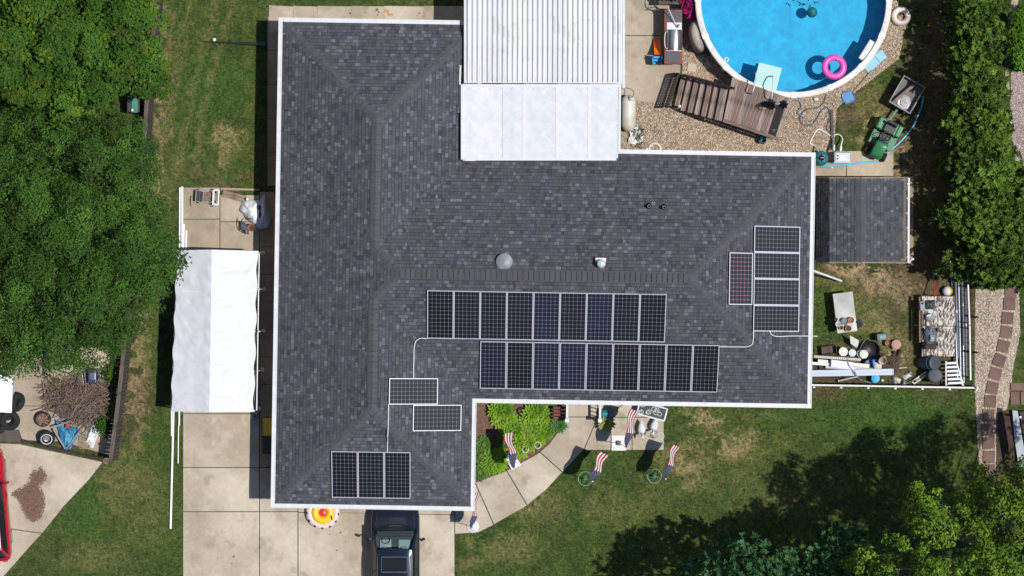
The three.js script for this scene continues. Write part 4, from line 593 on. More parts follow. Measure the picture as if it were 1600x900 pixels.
// ---------------------------------------------------------------- deck
{
  const ang = 16 * D, DH = 1.36; const t = thing('pool_deck', 'weathered brown wooden pool deck with open steps and dark railing', 'deck', 1137, 158); const l = rel(t);
  const wm = [MT.wood, std(C(0.5, 0.395, 0.35), 0.85, { map: woodT }), std(C(0.36, 0.26, 0.22), 0.85, { map: woodT }), std(C(0.58, 0.48, 0.43), 0.85, { map: woodT })];
  const quadAt = (s, r, TL, TR, BR, BL) => [mix(mix(TL[0], TR[0], s), mix(BL[0], BR[0], s), r), mix(mix(TL[1], TR[1], s), mix(BL[1], BR[1], s), r)];
  const TL = [1144, 121], TR = [1238, 155], BR = [1216, 219], BL = [1130, 190], n = 17;
  const plank = (a, b, h, w, m, name = 'plank', th = 0.038) => { const A = l(a[0], a[1], h), B = l(b[0], b[1], h); part(t, name, bar(A, B, w, th), m); };
  for (let i = 0; i < n; i++) { const s = (i + 0.5) / n; plank(quadAt(s, 0.0, TL, TR, BR, BL), quadAt(s, 0.94, TL, TR, BR, BL), DH + rr(-0.003, 0.003), 0.127, wm[Math.floor(rnd() * 4)]); }
  plank(quadAt(-0.01, 0.98, TL, TR, BR, BL), quadAt(1, 0.98, TL, TR, BR, BL), DH - 0.03, 0.1, wm[2], 'edge_board', 0.14);
  for (const s of [0, 0.97]) plank(quadAt(s + 0.015, 0.03, TL, TR, BR, BL), quadAt(s + 0.015, 0.94, TL, TR, BR, BL), DH - 0.1, 0.05, wm[2], 'joist', 0.12);
  for (const [s, r] of [[0.03, 0.9], [0.97, 0.9], [0.5, 0.9], [0.05, 0.25], [0.95, 0.3]]) { const q = quadAt(s, r, TL, TR, BR, BL), p = l(q[0], q[1], DH); part(t, 'post', rbox(0.1, DH - 0.05, 0.1, 0.01, p.x, (DH - 0.05) / 2, p.z, -ang), wm[2]); }
  // steps, two boards to a tread
  const treads = 7; for (let i = 0; i < treads; i++) { const f = i / (treads - 1), h = mix(DH - 0.17 + 0.15, 0.22, f), tu = mix(1132, 1070, f), tv = mix(137, 120, f), bu = mix(1122, 1058, f), bv = mix(188, 171, f); for (const k of [-0.072, 0.072]) { const A = l(tu, tv, h), B = l(bu, bv, h), d = B.clone().sub(A).normalize(), sd = V(d.z, 0, -d.x).multiplyScalar(k); part(t, 'tread', bar(A.clone().add(sd), B.clone().add(sd), 0.13, 0.035), wm[(i + (k > 0 ? 1 : 0)) % 4]); } }
  for (const [a, b] of [[[1133, 137], [1068, 119]], [[1122, 189], [1056, 171]]]) part(t, 'stringer', bar(l(a[0], a[1], DH - 0.17), l(b[0], b[1], 0.12), 0.05, 0.2), MT.woodDark);
  // railing along the steps
  const ra = [1068, 117], rb = [1147, 138]; const rail = (h0, h1, w) => part(t, 'rail', bar(l(ra[0], ra[1], h0), l(rb[0], rb[1], h1), w, 0.05), MT.woodDark); rail(0.95, 2.0, 0.09); rail(0.35, 1.4, 0.06);
  for (let i = 0; i <= 9; i++) { const f = i / 9, u = mix(ra[0], rb[0], f), v = mix(ra[1], rb[1], f), h = mix(0.95, 2.0, f); part(t, 'baluster', rod(l(u, v, h - 0.62), l(u, v, h), i % 9 ? 0.018 : 0.045, i % 9 ? 0.018 : 0.045, 6), MT.woodDark); }
  // swing gate of dark lattice at the foot of the steps
  const ga = [1066, 117], gb = [1049, 168]; const gp = (f, w, h) => l(mix(ga[0], gb[0], f) - w * 11, mix(ga[1], gb[1], f) - w * 2, h); const gate = part(t, 'gate', mg([0.25, 1.05].map(h => bar(gp(0, 1 - h * 0.5, h), gp(1, 1 - h * 0.5, h), 0.07, 0.06)), bar(gp(0, 0.9, 0.15), gp(0, 0.4, 1.1), 0.07), bar(gp(1, 0.9, 0.15), gp(1, 0.4, 1.1), 0.07)), MT.woodDark);
  for (let i = 1; i < 12; i++) part(gate, 'baluster', rod(gp(i / 12, 0.88, 0.25), gp(i / 12, 0.47, 1.05), 0.016, 0.016, 6), MT.woodDark);
  for (let i = 0; i < 3; i++) part(gate, 'lattice_rail', bar(gp(0.02, 0.75 - i * 0.12, 0.45 + i * 0.2), gp(0.98, 0.75 - i * 0.12, 0.45 + i * 0.2), 0.035, 0.03), MT.woodDark);
  part(t, 'post', rbox(0.09, 0.95, 0.09, 0.01, l(1062, 166, 0.9).x, 0.475, l(1062, 166, 0.9).z), MT.whiteOld);
}
{ let t = thing('deck_mat', 'black rubber strip mat laid along the deck edge', 'mat', 1212, 188, 1.39); const l = rel(t); part(t, 'mat', bar(l(1220, 166, 1.392), l(1206, 211, 1.392), 0.3, 0.016), std(C(0.03, 0.024, 0.022), 0.95, { map: grainT })); part(t, 'emblem', mg(torus(0.04, 0.012, l(1209, 204, 1.26).x, 0.0, l(1209, 204, 1.26).z, Math.PI / 2, 0, 16, 6)), MT.greyPl);
  t = thing('beach_umbrella', 'closed navy parasol standing at the corner of the deck', 'parasol', 1220, 166, 1.38); part(t, 'pole', rod(V(0, 0, 0), V(0, 1.5, 0), 0.022), MT.galv); const prof = []; const g = lathe([[0.02, 1.72], [0.06, 1.66], [0.12, 1.2], [0.15, 0.72], [0.13, 0.66], [0.03, 0.68]], 0, 0, 0, 16); const p = g.attributes.position; for (let i = 0; i < p.count; i++) { const a = Math.atan2(p.getZ(i), p.getX(i)), k = 1 + 0.35 * Math.cos(8 * a); p.setX(i, p.getX(i) * k); p.setZ(i, p.getZ(i) * k); } g.computeVertexNormals(); part(t, 'canopy', g, MT.navy);
  t = thing('deck_shadow', 'dark round slatted shape standing in for a cast shadow on the deck boards', 'tray', 1196, 166, 1.38); part(t, 'rim', mg(torus(0.34, 0.02, 0, 0.03, 0)), MT.woodDark); t.children[0].scale.set(1, 1, 0.45); const sl = []; for (let i = -6; i <= 6; i++) { const x = i * 0.05, w = 0.15 * Math.sqrt(1 - (x / 0.34) ** 2); sl.push(rod(V(x, 0.02, -w), V(x, 0.02, w * 0.3), 0.018, 0.018, 6)); } part(t, 'slats', mg(sl), MT.woodDark);  // dark ring and slats imitate a round shadow cast on the boards
}
// ---------------------------------------------------------------- patio things
{
  let t = thing('grill_station', 'red-framed outdoor grill counter with dark side tops and stainless hood', 'grill', 1052, 58); let l = rel(t); const H = 0.92;
  const b = (u0, v0, u1, v1, h0, h1, r = 0.01) => { const a = l(u0, v0, h1), c = l(u1, v1, h1); return rbox(c.x - a.x, h1 - h0, c.z - a.z, r, (a.x + c.x) / 2, (h0 + h1) / 2, (a.z + c.z) / 2); };
  part(t, 'frame', mg(b(1038, 15, 1066, 100, 0.78, H), b(1040, 17, 1064, 98, 0.08, 0.16)), MT.redwood); for (const [u, v] of [[1040, 17], [1064, 17], [1040, 98], [1064, 98]]) part(t, 'leg', rbox(0.09, 0.8, 0.09, 0.01, l(u, v, 0.4).x, 0.4, l(u, v, 0.4).z), MT.redwood);
  const tile = std(C(0.1, 0.105, 0.125), 0.7, { map: grainT }); part(t, 'side_top', b(1042, 18, 1064, 33, H, H + 0.015), tile); part(t, 'side_top', b(1041, 82, 1062, 97, H, H + 0.015), tile); part(t, 'tray', b(1042, 35, 1065, 46, H, H + 0.02), MT.white);
  const hd = []; for (let k = 0; k <= 10; k++) { const a = k / 10 * Math.PI; hd.push([Math.cos(a) * 0.29, Math.sin(a) * 0.24]); } const h0 = l(1053.5, 47, H), h1 = l(1053, 79, H); const rings = [h0.z, h1.z].map(z => hd.map(q => V(h0.x - q[0], H + q[1] + 0.01, z))); part(t, 'hood', loft(rings, false, true), MT.steel); part(t, 'hood_side', mg(box(0.6, 0.03, 0.035, h0.x, H + 0.02, h0.z), box(0.6, 0.03, 0.035, h1.x, H + 0.02, h1.z)), MT.white); part(t, 'hood_handle', tube([V(h0.x - 0.26, H + 0.1, h0.z + 0.05), V(h0.x - 0.35, H + 0.1, h0.z + 0.12), V(h0.x - 0.35, H + 0.1, h1.z - 0.12), V(h0.x - 0.26, H + 0.1, h1.z - 0.05)], 0.016, 30), MT.white);
  t = thing('grill_brush', 'long white stick propped on the grill counter', 'stick', 1052, 30, H + 0.03); l = rel(t); part(t, 'handle', rod(l(1043.5, 11, H + 0.5), l(1057, 41, H + 0.06), 0.018), MT.white); part(t, 'head', mg(rbox(0.1, 0.05, 0.12, 0.02, l(1058, 41, H).x, 0.03, l(1058, 41, H).z), rod(l(1059, 41, H + 0.05), l(1062, 38, H + 0.12), 0.012)), MT.dark);
  t = thing('serving_cart', 'black wire serving cart holding bottles behind the grill', 'cart', 1045, -2); l = rel(t); const f = []; for (const h of [0.15, 0.85]) f.push(tube([l(1026, -18, h), l(1026, 11, h), l(1065, 12, h), l(1065, -18, h)], 0.018, 40, 6)); part(t, 'frame', mg(f, tube([l(1024, 14, 0.9), l(1066, 14, 0.9)], 0.015, 6, 6)), MT.black); for (const [u, v] of [[1027, 11], [1064, 11], [1027, -16], [1064, -16]]) part(t, 'leg', rod(l(u, v, 0), l(u, v, 0.86), 0.015), MT.black); part(t, 'shelf', rbox(0.92, 0.02, 0.66, 0.005, 0.02, 0.84, -0.02), MT.woodGrey); [[1032, -1, 'woodTan'], [1037, 0, 'yellow'], [1041, 0, 'dark'], [1046, -1, 'charcoal'], [1051, 1, 'slate'], [1056, 0, 'galv']].forEach(([u, v, m]) => part(t, 'bottle', lathe([[0, 0], [0.05, 0], [0.05, 0.16], [0.02, 0.21], [0.02, 0.26], [0, 0.26]], l(u, v, 0.9).x, 0.852, l(u, v, 0.9).z, 12), MT[m]));
  t = thing('toy_slide', 'small toy slide with orange chute and blue ladder', 'slide', 1025, 85); const or = std(C(0.8, 0.17, 0.008), 0.35), bl = std(C(0.01, 0.3, 0.6), 0.35); part(t, 'chute', (() => { const pr = [[-0.13, 0.1], [-0.12, 0.02], [-0.1, 0], [0.1, 0], [0.12, 0.02], [0.13, 0.1]]; const rings = []; for (let i = 0; i <= 8; i++) { const s = i / 8; rings.push(pr.map(q => V(q[0] + 0.03, q[1] + 0.05 + 0.5 * (s * s * 0.4 + s * 0.6), -0.58 + s * 0.64))); } return loft(rings, false, false); })(), or);
  part(t, 'side_panel', rbox(0.035, 0.62, 0.36, 0.03, -0.17, 0.31, 0.25, 0.12), bl); part(t, 'side_panel', rbox(0.035, 0.62, 0.36, 0.03, 0.2, 0.31, 0.25, -0.12), bl); for (let i = 0; i < 3; i++) part(t, 'rung', rbox(0.34, 0.05, 0.09, 0.015, 0.015, 0.53 - i * 0.17, 0.16 + i * 0.1), bl); part(t, 'rail', mg(rod(V(-0.15, 0.6, 0.1), V(-0.15, 0.75, 0.22), 0.02), rod(V(0.18, 0.6, 0.1), V(0.18, 0.75, 0.22), 0.02)), bl);
  t = thing('oval_planter', 'oval tan drum with ribbed domed lid against the pool wall', 'tub', 1088, 60, 0, null, 15 * D); const rg = []; part(t, 'shell', lathe([[0.6, 0], [0.62, 0.3], [0.61, 0.8], [0.55, 0.98], [0.46, 1.07], [0.43, 1.06], [0.34, 1.12], [0.31, 1.11], [0.22, 1.15], [0.19, 1.14], [0.001, 1.16]], 0, 0, 0, 48), std(C(0.46, 0.39, 0.32), 0.75, { map: mottleT })); t.children[0].scale.set(0.5, 1, 1); part(t, 'rim', torus(0.62, 0.02, 0, 0.02, 0), std(C(0.26, 0.21, 0.17), 0.8)); t.children[1].scale.set(0.5, 1, 1);
  [[1081, 106, 14, 8, 'square pale patio stone set in gravel by the deck steps'], [1097, 93, 9, -30, 'narrow pale stone near the oval tub'], [1104, 99, 10, -32, 'grey stone block in the shade of the pool wall']].forEach(([u, v, s, a, lb]) => { const g = thing('loose_paver', lb, 'paver', u, v, 0.012, null, -a * D); part(g, 'slab', rbox(s * 0.025, 0.045, s * 0.025 * (s > 12 ? 0.9 : 1.6), 0.008, 0, 0.022, 0), MT.concrete2); });
  t = thing('propane_tank', 'off-white horizontal propane tank beside the patio roof', 'tank', 981, 178); const tm = std(C(0.62, 0.6, 0.53), 0.5, { map: dirtT }); const g = new THREE.CapsuleGeometry(0.29, 0.86, 8, 28); g.rotateX(Math.PI / 2); g.translate(0, 0.42, 0); part(t, 'shell', clean(g), tm); part(t, 'foot', box(0.4, 0.16, 0.08, 0, 0.08, 0.34), MT.dark); part(t, 'foot', box(0.4, 0.16, 0.08, 0, 0.08, -0.34), MT.dark); part(t, 'dome', lathe([[0.1, 0.66], [0.1, 0.76], [0, 0.78]], 0.1, 0, -0.55), tm); part(t, 'weld_seam', mg(torus(0.291, 0.006, 0, 0.42, 0.3, 0), torus(0.291, 0.006, 0, 0.42, -0.3, 0)), tm); part(t, 'gas_line', tube([V(0.1, 0.76, -0.55), V(0.2, 0.82, -0.75), V(0.05, 0.5, -0.95), V(-0.3, 0.3, -1.0)], 0.012, 30, 6), MT.dark);
  t = thing('rubbish_bundle', 'tangled pale plastic and green netting heap by the propane tank', 'rubbish', 997, 214); const cr = (n, s, m, nm) => { for (let i = 0; i < n; i++) { const gg = grid(6, 6, (a, b2) => V((a - 0.5) * s + rr(-0.03, 0.03), 0.06 + rr(0, 0.12), (b2 - 0.5) * s * 0.7 + rr(-0.03, 0.03))); xf(gg, rr(-0.2, 0.2), rr(0, 0.04), rr(-0.3, 0.3), rr(0, 6)); part(t, nm, gg, m); } }; cr(4, 0.42, MT.whiteOld, 'plastic_sheet'); cr(3, 0.36, std(C(0.1, 0.13, 0.08), 0.9), 'netting'); const wr = []; for (let i = 0; i < 12; i++) wr.push(tube([V(rr(-0.3, 0.3), 0.05, rr(-0.5, 0.4)), V(rr(-0.3, 0.3), 0.25, rr(-0.4, 0.4)), V(rr(-0.3, 0.3), 0.05, rr(-0.4, 0.5))], 0.01, 10, 5)); part(t, 'wire', mg(wr), MT.dark);
  t = thing('plastic_ring', 'white plastic ring lying at the gutter edge', 'ring', 1023, 233); part(t, 'ring', torus(0.22, 0.05, 0, 0.06, 0), MT.whiteOld); part(t, 'lug', rbox(0.14, 0.05, 0.1, 0.02, -0.28, 0.05, 0), MT.whiteOld);
  t = thing('blue_bucket', 'blue bucket in the shadow below the deck corner', 'bucket', 1190, 219); part(t, 'body', lathe([[0, 0.01], [0.11, 0], [0.15, 0.3], [0.165, 0.3], [0.15, 0.3], [0.115, 0.03], [0, 0.03]], 0, 0, 0, 20), MT.teal); part(t, 'handle', tube([V(-0.15, 0.29, 0), V(-0.1, 0.33, 0.1), V(0.1, 0.33, 0.1), V(0.15, 0.29, 0)], 0.006, 16, 5), MT.galv);
}
// ---------------------------------------------------------------- pump area
{
  let t = thing('sand_filter', 'teal round pool sand filter with valve on top', 'pool filter', 1281, 248); part(t, 'tank', lathe([[0, 0], [0.2, 0], [0.28, 0.08], [0.3, 0.3], [0.27, 0.52], [0.16, 0.64], [0.001, 0.66]], 0, 0, 0, 28), MT.teal); part(t, 'valve', mg(lathe([[0.1, 0.64], [0.1, 0.74], [0.06, 0.76], [0.06, 0.8], [0, 0.8]], 0, 0, 0, 16), rod(V(-0.14, 0.72, 0), V(0.14, 0.72, 0), 0.025), rod(V(0, 0.72, -0.14), V(0, 0.72, 0.14), 0.025)), MT.black); part(t, 'handle', rbox(0.16, 0.03, 0.04, 0.01, 0, 0.815, 0), MT.greyPl); part(t, 'clamp_ring', torus(0.11, 0.018, 0, 0.65, 0), MT.greyPl);
  t = thing('pool_heater', 'grey metal pool heater box on the concrete pad', 'heater', 1313, 247); part(t, 'cabinet', rbox(0.64, 0.62, 0.42, 0.03, 0, 0.31, 0), std(C(0.46, 0.46, 0.48), 0.4, { metalness: 0.3, map: grainT })); part(t, 'lid', rbox(0.56, 0.03, 0.36, 0.012, 0.02, 0.632, 0), std(C(0.52, 0.52, 0.54), 0.35, { metalness: 0.3, map: mottleT })); part(t, 'vent', mg([-0.06, 0.06].map(z => box(0.06, 0.012, 0.06, -0.19, 0.652, z))), MT.black); part(t, 'trim', box(0.66, 0.02, 0.02, 0, 0.6, 0.21), MT.steel);
  t = thing('hose_pair', 'white and grey ribbed hoses rising from the heater', 'hose', 1308, 225); let l = rel(t); part(t, 'hose', tube([l(1313, 238, 0.5), l(1314, 228, 0.35), l(1316, 216, 0.15), l(1310, 210, 0.05), l(1298, 212, 0.05), l(1288, 206, 0.05), l(1278, 202, 0.05), l(1271, 212, 0.05), l(1266, 224, 0.05), l(1273, 228, 0.1), l(1280, 238, 0.5)], 0.03, 90, 8), MT.whiteOld); part(t, 'hose', tube([l(1302, 238, 0.5), l(1302, 225, 0.3), l(1301, 212, 0.06)], 0.035, 24, 8), MT.greyPl); part(t, 'coupling', rod(l(1303, 235, 0.45), l(1303, 227, 0.3), 0.05), MT.pvc); part(t, 'coupling', rod(l(1313.5, 236, 0.45), l(1314, 229, 0.36), 0.05), MT.pvc);
  t = thing('vacuum_hose', 'long dark vacuum hose looping over gravel by the pool', 'hose', 1270, 175); l = rel(t); part(t, 'hose', tube([[1291, 148], [1287, 160], [1278, 168], [1264, 170], [1254, 176], [1250, 188], [1256, 195], [1268, 195], [1276, 186], [1284, 172], [1292, 168], [1297, 178], [1294, 192], [1292, 202], [1302, 211]].map(p => l(p[0], p[1], 0.05)), 0.026, 120, 8), MT.slate); part(t, 'hose', tube([[1238, 157], [1248, 158], [1252, 166], [1246, 176], [1256, 184]].map(p => l(p[0], p[1], 0.06)), 0.024, 50, 8), std(C(0.1, 0.17, 0.2), 0.6)); part(t, 'fitting', ball(0.1, l(1275, 155, 0.1).x, 0.09, l(1275, 155, 0.1).z, 1, 0.7, 0.8), MT.whiteOld);
  t = thing('edging_timber', 'weathered timber edging between gravel and bare soil', 'timber', 1300, 195); l = rel(t); part(t, 'beam', bar(l(1299.5, 171, 0.06), l(1301, 234, 0.06), 0.1, 0.11), MT.woodGrey);
  t = thing('garden_hose', 'light blue flat hose trailing past the tractor wheels', 'hose', 1370, 250); l = rel(t); part(t, 'hose', tube([[1282, 259], [1300, 259], [1322, 257], [1350, 254], [1368, 252], [1380, 245], [1395, 232], [1410, 218], [1425, 200], [1434, 182], [1440, 165], [1443, 150]].map(p => l(p[0], p[1], 0.07)), 0.038, 120, 8), std(C(0.1, 0.42, 0.62), 0.4)); t.children[0].scale.y = 0.7;
  t = thing('fence_rail_bar', 'thin grey metal bar along the edge of the pump pad', 'bar', 1300, 262); l = rel(t); part(t, 'bar', rod(l(1272, 261.5, 0.08), l(1326, 261, 0.08), 0.02), MT.galv); part(t, 'bracket', box(0.06, 0.08, 0.06, 0, 0.06, 0), MT.galv);
}
// ---------------------------------------------------------------- garden tractor and cart
{
  const a = -26 * D; let t = thing('garden_tractor', 'green riding garden tractor with black seat towing a cart', 'tractor', 1377, 220, 0, null, a);   // front toward +z
  const gm = std(C(0.025, 0.2, 0.075), 0.35, { map: grainT });
  const sec = (z, w, y0, y1) => [[-w, y0], [-w, y1 - 0.07], [-w * 0.8, y1], [w * 0.8, y1], [w, y1 - 0.07], [w, y0]].map(p => V(p[0], p[1], z)); part(t, 'hood', loft([sec(0.12, 0.24, 0.4, 0.84), sec(0.3, 0.25, 0.38, 0.82), sec(0.66, 0.24, 0.36, 0.76), sec(0.76, 0.2, 0.4, 0.68)]), gm); part(t, 'grille', box(0.3, 0.2, 0.02, 0, 0.52, 0.765), MT.black);
  part(t, 'fender', mg(rbox(1.0, 0.07, 0.5, 0.035, 0, 0.62, -0.55), rbox(0.22, 0.26, 0.5, 0.06, -0.4, 0.56, -0.55), rbox(0.22, 0.26, 0.5, 0.06, 0.4, 0.56, -0.55)), gm); part(t, 'footboard', mg(rbox(0.28, 0.04, 0.6, 0.015, -0.36, 0.34, -0.02), rbox(0.28, 0.04, 0.6, 0.015, 0.36, 0.34, -0.02)), gm); part(t, 'chassis', box(0.36, 0.22, 1.3, 0, 0.34, -0.1), MT.black); part(t, 'dashboard', rbox(0.4, 0.24, 0.14, 0.03, 0, 0.76, 0.04), MT.dark);
  part(t, 'seat', rbox(0.44, 0.1, 0.36, 0.045, 0, 0.74, -0.47), MT.black); part(t, 'seat_back', rbox(0.44, 0.34, 0.1, 0.045, 0, 0.9, -0.66, 0, -0.25), MT.dark); const sw = part(t, 'steering_wheel', xf(mg(torus(0.17, 0.017), rod(V(-0.16, 0, 0), V(0.16, 0, 0), 0.012), rod(V(0, 0, 0), V(0, 0, 0.16), 0.012), rod(V(0, 0, 0), V(0, -0.2, 0.03), 0.02)), 0, 1.02, -0.12, 0, -0.35), MT.black);
  const wheel = (r, w, x, z) => { const g = part(t, 'wheel', mg(torus(r - w * 0.32, w * 0.36, x, r, z, 0, Math.PI / 2, 28, 10), xf(clean(new THREE.CylinderGeometry(r - 0.03, r - 0.03, w * 0.8, 24).rotateZ(Math.PI / 2)), x, r, z)), MT.rubber); part(g, 'rim', xf(clean(new THREE.CylinderGeometry(r * 0.5, r * 0.5, w * 0.86, 20).rotateZ(Math.PI / 2)), x, r, z), MT.yellow); };
  wheel(0.27, 0.26, -0.41, -0.55); wheel(0.27, 0.26, 0.41, -0.55); wheel(0.19, 0.17, -0.36, 0.56); wheel(0.19, 0.17, 0.36, 0.56); part(t, 'lever', mg(rod(V(0.22, 0.64, -0.3), V(0.26, 0.84, -0.28), 0.012), ball(0.025, 0.26, 0.85, -0.28)), MT.black); part(t, 'engine_controls', mg(...[-0.2, -0.1, 0, 0.1].map(x => ball(0.035, x, 0.7, -0.76, 1, 0.6, 1, 8))), MT.greyPl);
  t = thing('trailer_cart', 'dark steel dump cart with plank hitched behind the green tractor', 'cart', 1413, 150, 0, null, -30 * D); const tm = std(C(0.17, 0.155, 0.15), 0.6, { map: mottleT, metalness: 0.3 }), gv = std(C(0.36, 0.35, 0.33), 0.6, { map: mottleT });
  part(t, 'bed', rbox(0.88, 0.02, 1.16, 0.005, 0, 0.42, 0), tm); for (const [w, d, x, z] of [[0.025, 1.18, -0.45, 0], [0.025, 1.18, 0.45, 0], [0.88, 0.025, 0, 0.58], [0.88, 0.025, 0, -0.58]]) part(t, 'side', box(w, 0.3, d, x, 0.57, z), gv); const lip = part(t, 'lip', mg(box(0.95, 0.02, 0.04, 0, 0.73, 0.58), box(0.04, 0.02, 1.2, -0.46, 0.73, 0), box(0.04, 0.02, 1.2, 0.46, 0.73, 0)), gv);
  for (const x of [-0.54, 0.54]) { const w = part(t, 'wheel', torus(0.16, 0.06, x, 0.22, 0, 0, Math.PI / 2, 24, 10), MT.rubber); part(w, 'hub', xf(clean(new THREE.CylinderGeometry(0.1, 0.1, 0.08, 16).rotateZ(Math.PI / 2)), x, 0.22, 0), gv); } part(t, 'axle', rod(V(-0.54, 0.22, 0), V(0.54, 0.22, 0), 0.02), MT.black); part(t, 'drawbar', bar(V(0, 0.36, 0.5), V(-0.06, 0.34, 1.22), 0.08, 0.05), MT.green);
  let q = thing('cart_plank', 'pale plank lying across the steel dump cart', 'plank', 1413, 145, 0.6, null, 40 * D); part(q, 'plank', xf(box(0.95, 0.035, 0.1, 0, 0.13, 0, 0, 0, 0.06), 0, 0, 0), MT.woodTan); part(q, 'end', box(0.02, 0.037, 0.1, -0.48, 0.1, 0), MT.woodGrey);
  q = thing('bag_in_cart', 'crumpled clear plastic bag in the bottom of the dump cart', 'bag', 1412, 160, 0.43); const g = grid(14, 14, (s, tt) => { const a = s * 6.283, r = 0.24 * Math.sin(tt * Math.PI / 2) * (1 + 0.3 * vn(s * 8, tt * 6, 8)); return V(r * Math.cos(a), 0.1 * Math.cos(tt * Math.PI / 2) * (0.5 + vn(s * 10 + 4, tt * 9, 10)), r * Math.sin(a)); }); part(q, 'bag', g, std(C(0.42, 0.4, 0.42), 0.25)); part(q, 'cord', torus(0.13, 0.015, 0, 0.1, 0), MT.whiteOld);
}
{ const t = thing('orange_ball', 'tiny orange ball in the hedge shade', 'ball', 1451, 41); part(t, 'ball', ball(0.06, 0, 0.07, 0), MT.orange); part(t, 'seam', torus(0.0605, 0.003, 0, 0.07, 0), MT.dark); }
// ---------------------------------------------------------------- left side: fence, tent, neighbour's yard
function crumple(w, d, hgt, nx, ny, k, edge = 0.3) { const ox = rr(0, 90), oy = rr(0, 90); return grid(nx, ny, (s, t) => { const e = Math.min(s, 1 - s, t, 1 - t); const f = ss(0, edge, e); const n = fbm(s * k + ox, t * k + oy, 3), r = Math.abs(vn(s * k * 1.7 + oy, t * k * 1.7 + ox) - 0.5); return V((s - 0.5) * w * (1 + 0.15 * (vn(t * 5 + ox, 3) - 0.5)), 0.01 + hgt * f * (0.35 + 0.9 * n + 0.5 * r), (t - 0.5) * d * (1 + 0.2 * (vn(s * 5 + oy, 7) - 0.5))); }); }
{
  const t = thing('board_fence', 'weathered brown picket fence dividing the lawn from the neighbouring yard', 'fence', 222, 360); const l = rel(t), line = [[254, -20], [250, 40], [240, 130], [233, 250], [218, 400], [205, 520], [196, 610], [182, 717]], FHt = 1.5; const fm = [MT.woodGrey, std(C(0.16, 0.13, 0.115), 0.9, { map: woodT }), std(C(0.22, 0.18, 0.155), 0.9, { map: woodT })];
  let acc = 0; for (let i = 0; i < line.length - 1; i++) { const A = l(...line[i], 0), B = l(...line[i + 1], 0), d = B.clone().sub(A), len = d.length(), n = d.clone().normalize(), ry = Math.atan2(-n.z, n.x), sd = V(n.z, 0, -n.x); const k = Math.round(len / 0.15); for (let j = 0; j < k; j++) { const c = A.clone().addScaledVector(d, (j + 0.5) / k); part(t, 'picket', box(0.135, FHt + rr(-0.02, 0.02), 0.022, c.x + sd.x * 0.05, FHt / 2 + 0.02, c.z + sd.z * 0.05, ry + rr(-0.02, 0.02)), pick(fm)); } for (const h of [0.35, 1.2]) part(t, 'rail', bar(V(A.x, h, A.z), V(B.x, h, B.z), 0.06, 0.09), fm[1]); part(t, 'cap_board', bar(V(A.x, FHt + 0.03, A.z), V(B.x, FHt + 0.03, B.z), 0.15, 0.03), fm[i % 3]); for (let s = 0; s < len; s += 2.2) { const c = A.clone().addScaledVector(n, s); part(t, 'post', box(0.1, FHt + 0.005, 0.1, c.x - sd.x * 0.09, FHt / 2, c.z - sd.z * 0.09, ry), fm[1]); } }
  const b = thing('timber_border', 'low dark timber border across the neighbouring concrete', 'timber', 100, 702); const m = rel(b); for (const [p, q] of [[[34, 688], [74, 698]], [[75, 698], [122, 709]], [[123, 709], [172, 720]]]) part(b, 'timber', bar(m(p[0], p[1], 0.12), m(q[0], q[1], 0.12), 0.1, 0.17), MT.woodDark); part(b, 'stake', box(0.05, 0.3, 0.05, m(80, 699, 0).x, 0.15, m(80, 699, 0).z - 0.09), MT.woodGrey); part(b, 'stake', box(0.05, 0.3, 0.05, m(150, 714, 0).x, 0.15, m(150, 714, 0).z - 0.09), MT.woodGrey);
  const w = thing('valve_wheel', 'small cream hand wheel at the corner of the fence', 'wheel', 166, 720, 0.2); const sp = []; for (let i = 0; i < 6; i++) { const a = i * Math.PI / 3; sp.push(rod(V(0, 0.05, 0), V(0.1 * Math.cos(a), 0.05, 0.1 * Math.sin(a)), 0.014, 0.014, 6)); } part(w, 'rim', torus(0.1, 0.02, 0, 0.05, 0), MT.woodTan); part(w, 'spokes', mg(sp, rod(V(0, -0.2, 0), V(0, 0.05, 0), 0.02)), MT.woodTan);
  const r = thing('wooden_ramp', 'grey board ramp beside the tyre pile', 'ramp', 14, 680, 0.03); const k = rel(r); for (let i = 0; i < 7; i++) part(r, 'board', bar(k(-20, 673 + i * 2.6, 0.1), k(30 + i * 0.9, 673 + i * 2.6, 0.08), 0.062, 0.03), MT.woodGrey);
}
